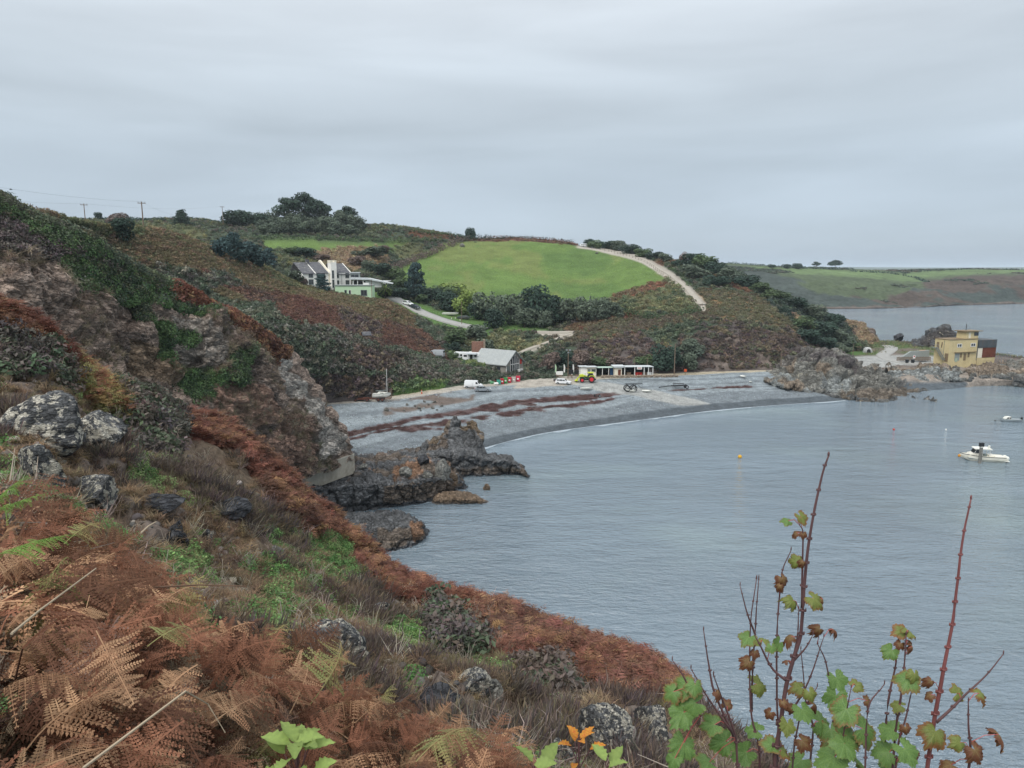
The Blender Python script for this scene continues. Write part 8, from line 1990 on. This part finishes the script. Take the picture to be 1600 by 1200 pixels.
stems = [  # (owner, distance, thick at base mm, points in crop units base->tip, reach the ground)
    (0, 2.25, 9, [(500, 1290), (505, 1200), (520, 1080), (545, 900), (575, 790), (605, 690), (615, 560), (630, 400), (655, 240), (685, 95), (707, 30)], 1),
    (0, 2.35, 5, [(500, 1290), (450, 1150), (418, 990), (413, 700), (437, 490)], 1), (0, 2.38, 4.5, [(420, 980), (424, 800), (436, 640), (446, 490)], 0), (0, 2.36, 4, [(432, 700), (405, 620), (376, 515)], 0),
    (0, 2.42, 5, [(530, 1280), (515, 1150), (514, 920), (516, 640), (530, 480), (566, 385)], 1), (0, 2.3, 4, [(575, 790), (592, 690), (594, 605)], 0), (0, 2.28, 4, [(606, 600), (612, 430), (613, 310), (602, 290)], 0),
    (0, 2.15, 5, [(440, 1290), (360, 1090), (310, 950), (275, 850)], 1), (0, 2.12, 4.5, [(350, 1080), (270, 890), (255, 800), (239, 685)], 0), (0, 2.1, 4, [(340, 1060), (250, 930), (190, 828)], 0), (0, 2.05, 4, [(230, 1000), (165, 860), (120, 795)], 0),
    (0, 2.2, 5, [(545, 870), (500, 830), (450, 740), (430, 705)], 0), (0, 2.5, 5, [(640, 1280), (650, 1080), (625, 960), (603, 755)], 1), (0, 2.5, 5, [(760, 1280), (735, 1000), (715, 900), (690, 790), (664, 735)], 1), (0, 2.4, 4, [(560, 1000), (620, 900), (660, 800), (690, 710)], 0), (0, 2.3, 4, [(575, 800), (620, 750), (648, 700)], 0),
    (0, 2.3, 4.5, [(545, 1200), (590, 1050), (665, 895)], 1), (0, 2.2, 4, [(750, 1290), (760, 1080), (790, 900)], 1),
    (1, 2.2, 6, [(1000, 1290), (950, 1140), (985, 900), (1000, 700)], 1), (1, 2.25, 5, [(890, 1290), (925, 1020), (960, 810), (970, 720)], 1), (1, 2.1, 4.5, [(990, 1290), (960, 1180), (1000, 1000), (1022, 900)], 1), (1, 2.15, 4.5, [(840, 1290), (850, 1000), (915, 885)], 1),
    (1, 2.3, 8, [(1060, 1290), (1100, 1025), (1135, 850), (1165, 690), (1190, 490), (1215, 320), (1241, 192)], 1), (1, 2.25, 5, [(1110, 1030), (1180, 965), (1230, 915), (1300, 850), (1362, 773)], 0), (1, 2.1, 5.5, [(1240, 1290), (1238, 1170), (1234, 1050), (1232, 950)], 1)]
allp = []
for ow, d, th_, pts, gr in stems:
    o_ = (syc, syc2)[ow]; w_ = [V(*c6(x, y), d=d) for x, y in pts]
    if gr: w_[0] = Vector(((root, root2)[ow].x * .6 + w_[0].x * .4, w_[0].y, 0)); w_[0].z = ground(w_[0].x, w_[0].y, ['near_slope']) - .05
    A = np.array(w_); m = np.linspace(0, len(w_) - 1, len(w_) * 4); Q = pchip(np.arange(len(w_)), A, m)
    Q[:, :2] += .004 * np.stack([fbm(Q, 6, 2, 3), fbm(Q, 6, 2, 4)], 1); rr = th_ * .001 * np.linspace(1, .32, len(Q))
    tb = MB(); tb.tube([Vector(q) - o_.location for q in Q], list(rr), 8)
    seg = np.concatenate([[0], np.cumsum(np.linalg.norm(np.diff(Q, axis=0), axis=1))])
    for s in np.arange(.08, seg[-1], .085):       # bud scars ring the shoots
        p = np.array([np.interp(s, seg, Q[:, k]) for k in range(3)]); t_ = np.array([np.interp(min(s + .004, seg[-1]), seg, Q[:, k]) for k in range(3)]); r0 = np.interp(s, seg, rr)
        tb.cyl(Vector(p) - o_.location, Vector(t_) - o_.location, r0 * 1.5, r0 * 1.5, 8)
        for sg in (-1, 1): tb.ball(Vector(p) - o_.location + Vector((sg * r0 * 1.7, 0, .003)), (r0 * .6, r0 * .6, r0 * 1.3), 6, 4)
    tb.ball(Vector(Q[-1]) - o_.location + Vector((0, 0, .006)), (rr[-1] * 1.5, rr[-1] * 1.5, .009), 6, 5)
    tb.build('stem', M_STEM2 if (ow == 1 and th_ == 8) else M_STEM, o_, smooth=True); allp.append((ow, Q))
leaves = [(150, 900, 120, 'G'), (110, 925, 90, 'G'), (185, 960, 110, 'G'), (150, 1010, 120, 'G'), (260, 1040, 95, 'G'), (160, 1130, 125, 'G'), (300, 1110, 115, 'G'), (380, 1150, 105, 'G'), (420, 1055, 85, 'G'), (240, 1170, 105, 'G'), (120, 1180, 90, 'G'), (205, 905, 80, 'G'),
          (455, 890, 90, 'Y'), (590, 900, 80, 'Y'), (620, 1000, 95, 'G'), (690, 1030, 115, 'G'), (760, 1000, 125, 'G'), (730, 950, 105, 'G'), (745, 880, 90, 'G'), (820, 885, 65, 'Y'), (860, 1060, 140, 'G'), (930, 1050, 115, 'G'), (720, 1080, 110, 'G'), (800, 1080, 130, 'G'), (555, 1050, 80, 'Y'), (700, 1170, 150, 'G'), (820, 1170, 150, 'G'), (620, 1110, 90, 'B'), (1010, 1150, 115, 'G'), (1100, 1080, 115, 'Y'), (1150, 1190, 95, 'B'), (480, 1110, 90, 'G'), (590, 1180, 100, 'G'), (910, 1140, 110, 'G'), (940, 1190, 100, 'G'), (480, 1000, 60, 'B'), (540, 960, 50, 'B'), (660, 960, 60, 'B'), (330, 960, 60, 'B'), (300, 920, 60, 'B'), (1000, 1060, 60, 'B'), (860, 950, 60, 'B'), (1040, 1140, 70, 'B'), (540, 1130, 90, 'Y'), (760, 1130, 110, 'G'), (690, 1100, 80, 'Y'), (560, 985, 60, 'B'), (640, 930, 60, 'Y'),
          (400, 720, 75, 'G'), (455, 715, 65, 'Y'), (515, 740, 65, 'G'), (400, 810, 75, 'B'), (610, 268, 65, 'Y'), (545, 272, 48, 'G'), (578, 320, 46, 'B'), (612, 325, 40, 'B'), (575, 425, 60, 'Y'), (605, 430, 40, 'B'), (540, 500, 70, 'B'), (520, 520, 44, 'B'), (570, 578, 64, 'Y'), (665, 575, 82, 'Y'), (690, 570, 50, 'B'), (555, 705, 65, 'B'), (665, 685, 65, 'B'), (730, 680, 50, 'B'), (550, 795, 46, 'B'), (495, 755, 50, 'G'), (430, 770, 50, 'B'),
          (970, 690, 75, 'Y'), (1015, 688, 72, 'Y'), (1025, 745, 55, 'B'), (935, 768, 72, 'G'), (1000, 880, 105, 'G'), (1085, 880, 60, 'B'), (960, 960, 64, 'Y'), (1080, 930, 54, 'B'), (1200, 915, 75, 'Y'), (1285, 920, 66, 'Y'), (1355, 1080, 110, 'B'), (1270, 1150, 110, 'B'), (1190, 1110, 70, 'Y'), (975, 740, 50, 'B'), (1030, 860, 60, 'Y'), (1010, 720, 40, 'B')]
for x, y, sz, kd in leaves:
    px, py = c6(x, y); ow = 1 if x > 870 else 0; o_ = (syc, syc2)[ow]
    c0 = V(px, py, d=2.2); best = None
    for w2, Q in allp:
        if w2 != ow: continue
        qx, qy = proj(Q); dd = np.hypot(qx - px, qy - py - 12) ; i = int(np.argmin(dd))
        if best is None or dd[i] < best[0]: best = (dd[i], Q[i])
    d = best[1][1] + random.uniform(-.06, .03); c = V(px, py, d=d); s = sz * .41667 / FPX * d * (.54 if kd == 'B' else .66)
    out_ = (c - Vector(best[1])); out_.z *= .3
    if out_.length < .01: out_ = Vector((random.gauss(0, 1), -.5, 0))
    out_.normalize()
    nrm = (Vector((0, -.55, .75)) + Vector((random.gauss(0, .3), random.gauss(0, .25), random.gauss(0, .2))) + out_ * .25).normalized()
    ax = (out_ + Vector((random.gauss(0, .25), random.gauss(0, .2), -.35))); ax = (ax - nrm * ax.dot(nrm)).normalized(); ay = nrm.cross(ax)
    M_ = Matrix((ax, ay, nrm)).transposed().to_4x4()
    l = link_mesh('leaf', random.choice(LM[kd]), None, o_); base = c - ax * s * .35
    l.matrix_local = Matrix.Translation(base - o_.location) @ M_ @ Matrix.Scale(s, 4)
    if kd == 'B': l['label'] = 'withered brown leaf'
    a = Vector(best[1]) - o_.location; b = base - o_.location; mid = a.lerp(b, .5) + Vector((0, 0, .012))
    MB().tube([a, mid, b], .0013, 4).build('leaf_stalk', M_PET, o_)

# ---- small leafy shoots at the bottom edge
def ell_leaf(seed):
    r_ = np.random.default_rng(seed); vs, var = [], []; n = 10
    for i in range(n + 1):
        t = i / n; w_ = .27 * math.sin(math.pi * min(1, t ** .85 * .98 + .02)) * (1 + .10 * (-1) ** i)
        z = -.35 * t * t
        vs += [(t, -w_, z + .10 * w_ / .27 + .03 * (-1) ** i), (t, 0, z), (t, w_, z + .10 * w_ / .27 + .03 * (-1) ** i)]; var += [.6, .9, .6]
    fs = [(3 * i + j, 3 * i + j + 1, 3 * i + j + 4, 3 * i + j + 3) for i in range(n) for j in (0, 1)]
    return np.array(vs), np.array(fs), np.array(var)
L_LIME = plain_leaf_mat('lime_leaves', S('6f8048'), S('788a4c'), 6, .5, .3, .35); L_AUT = plain_leaf_mat('autumn_leaves', S('b08a35'), S('a5552f'), 14, .55, .3, .35)
EL = leaf_mesh('leaf', [ell_leaf(1)], L_LIME); EA = leaf_mesh('leaf', [ell_leaf(2)], L_AUT)
def shoot(px, py, d, n, sz, me, label, spread=1.0):
    c = V(px, py, d=d); gz = ground(c.x, c.y, ['near_slope']); g = empty('leafy_shoot', (c.x, c.y, gz), 0, label, 'plant')
    h = c.z - gz; tb = MB()
    for i in range(n):
        a = i * 2.4 + random.uniform(-.3, .3); k = i / max(1, n - 1); z = h - .10 * k * k + random.uniform(-.015, .015); r0 = sz * .75 * spread * k
        b = Vector((r0 * math.cos(a), r0 * math.sin(a), z)); tb.tube([(0, 0, max(0, z - .12)), b], .0025, 4)
        l = link_mesh('leaf', me, None, g); s = sz * random.uniform(.8, 1.15); l.location = b; l.scale = (s, s, s); l.rotation_euler = (random.gauss(0, .3), random.uniform(-.85, -.35), a)
    tb.tube([(0, 0, -.1), (0, 0, h)], .004, 5); tb.build('stem', M_STEM, g)
shoot(462, 1160, 2.55, 14, .105, EL, 'bright lime green leafy shoot at the bottom edge among the ferns')
shoot(835, 1195, 2.7, 6, .11, EL, 'small lime green shoot at the bottom edge below the crag')
shoot(905, 1150, 3.0, 8, .075, EA, 'thin shoot with yellow and red autumn leaves before the crag', 1.3)
shoot(950, 1196, 2.6, 6, .10, EL, 'lime green shoot at the bottom edge left of the saplings')
# ------------------------------------------------------------------ the air
hz = MB().box((1000, 7000, 42), (26600, 15400, 90)).build('haze', None); tag(hz, 'thin sea haze between here and the far coast', kind='stuff')
hm = bpy.data.materials.new('haze'); hm.use_nodes = True; t = hm.node_tree; t.nodes.clear()
ho = t.nodes.new('ShaderNodeOutputMaterial'); pv = t.nodes.new('ShaderNodeVolumePrincipled'); pv.inputs['Density'].default_value = 0.00010; pv.inputs['Color'].default_value = (.82, .91, 1.0, 1); pv.inputs['Anisotropy'].default_value = .2
t.links.new(pv.outputs[0], ho.inputs['Volume']); hz.data.materials.append(hm)
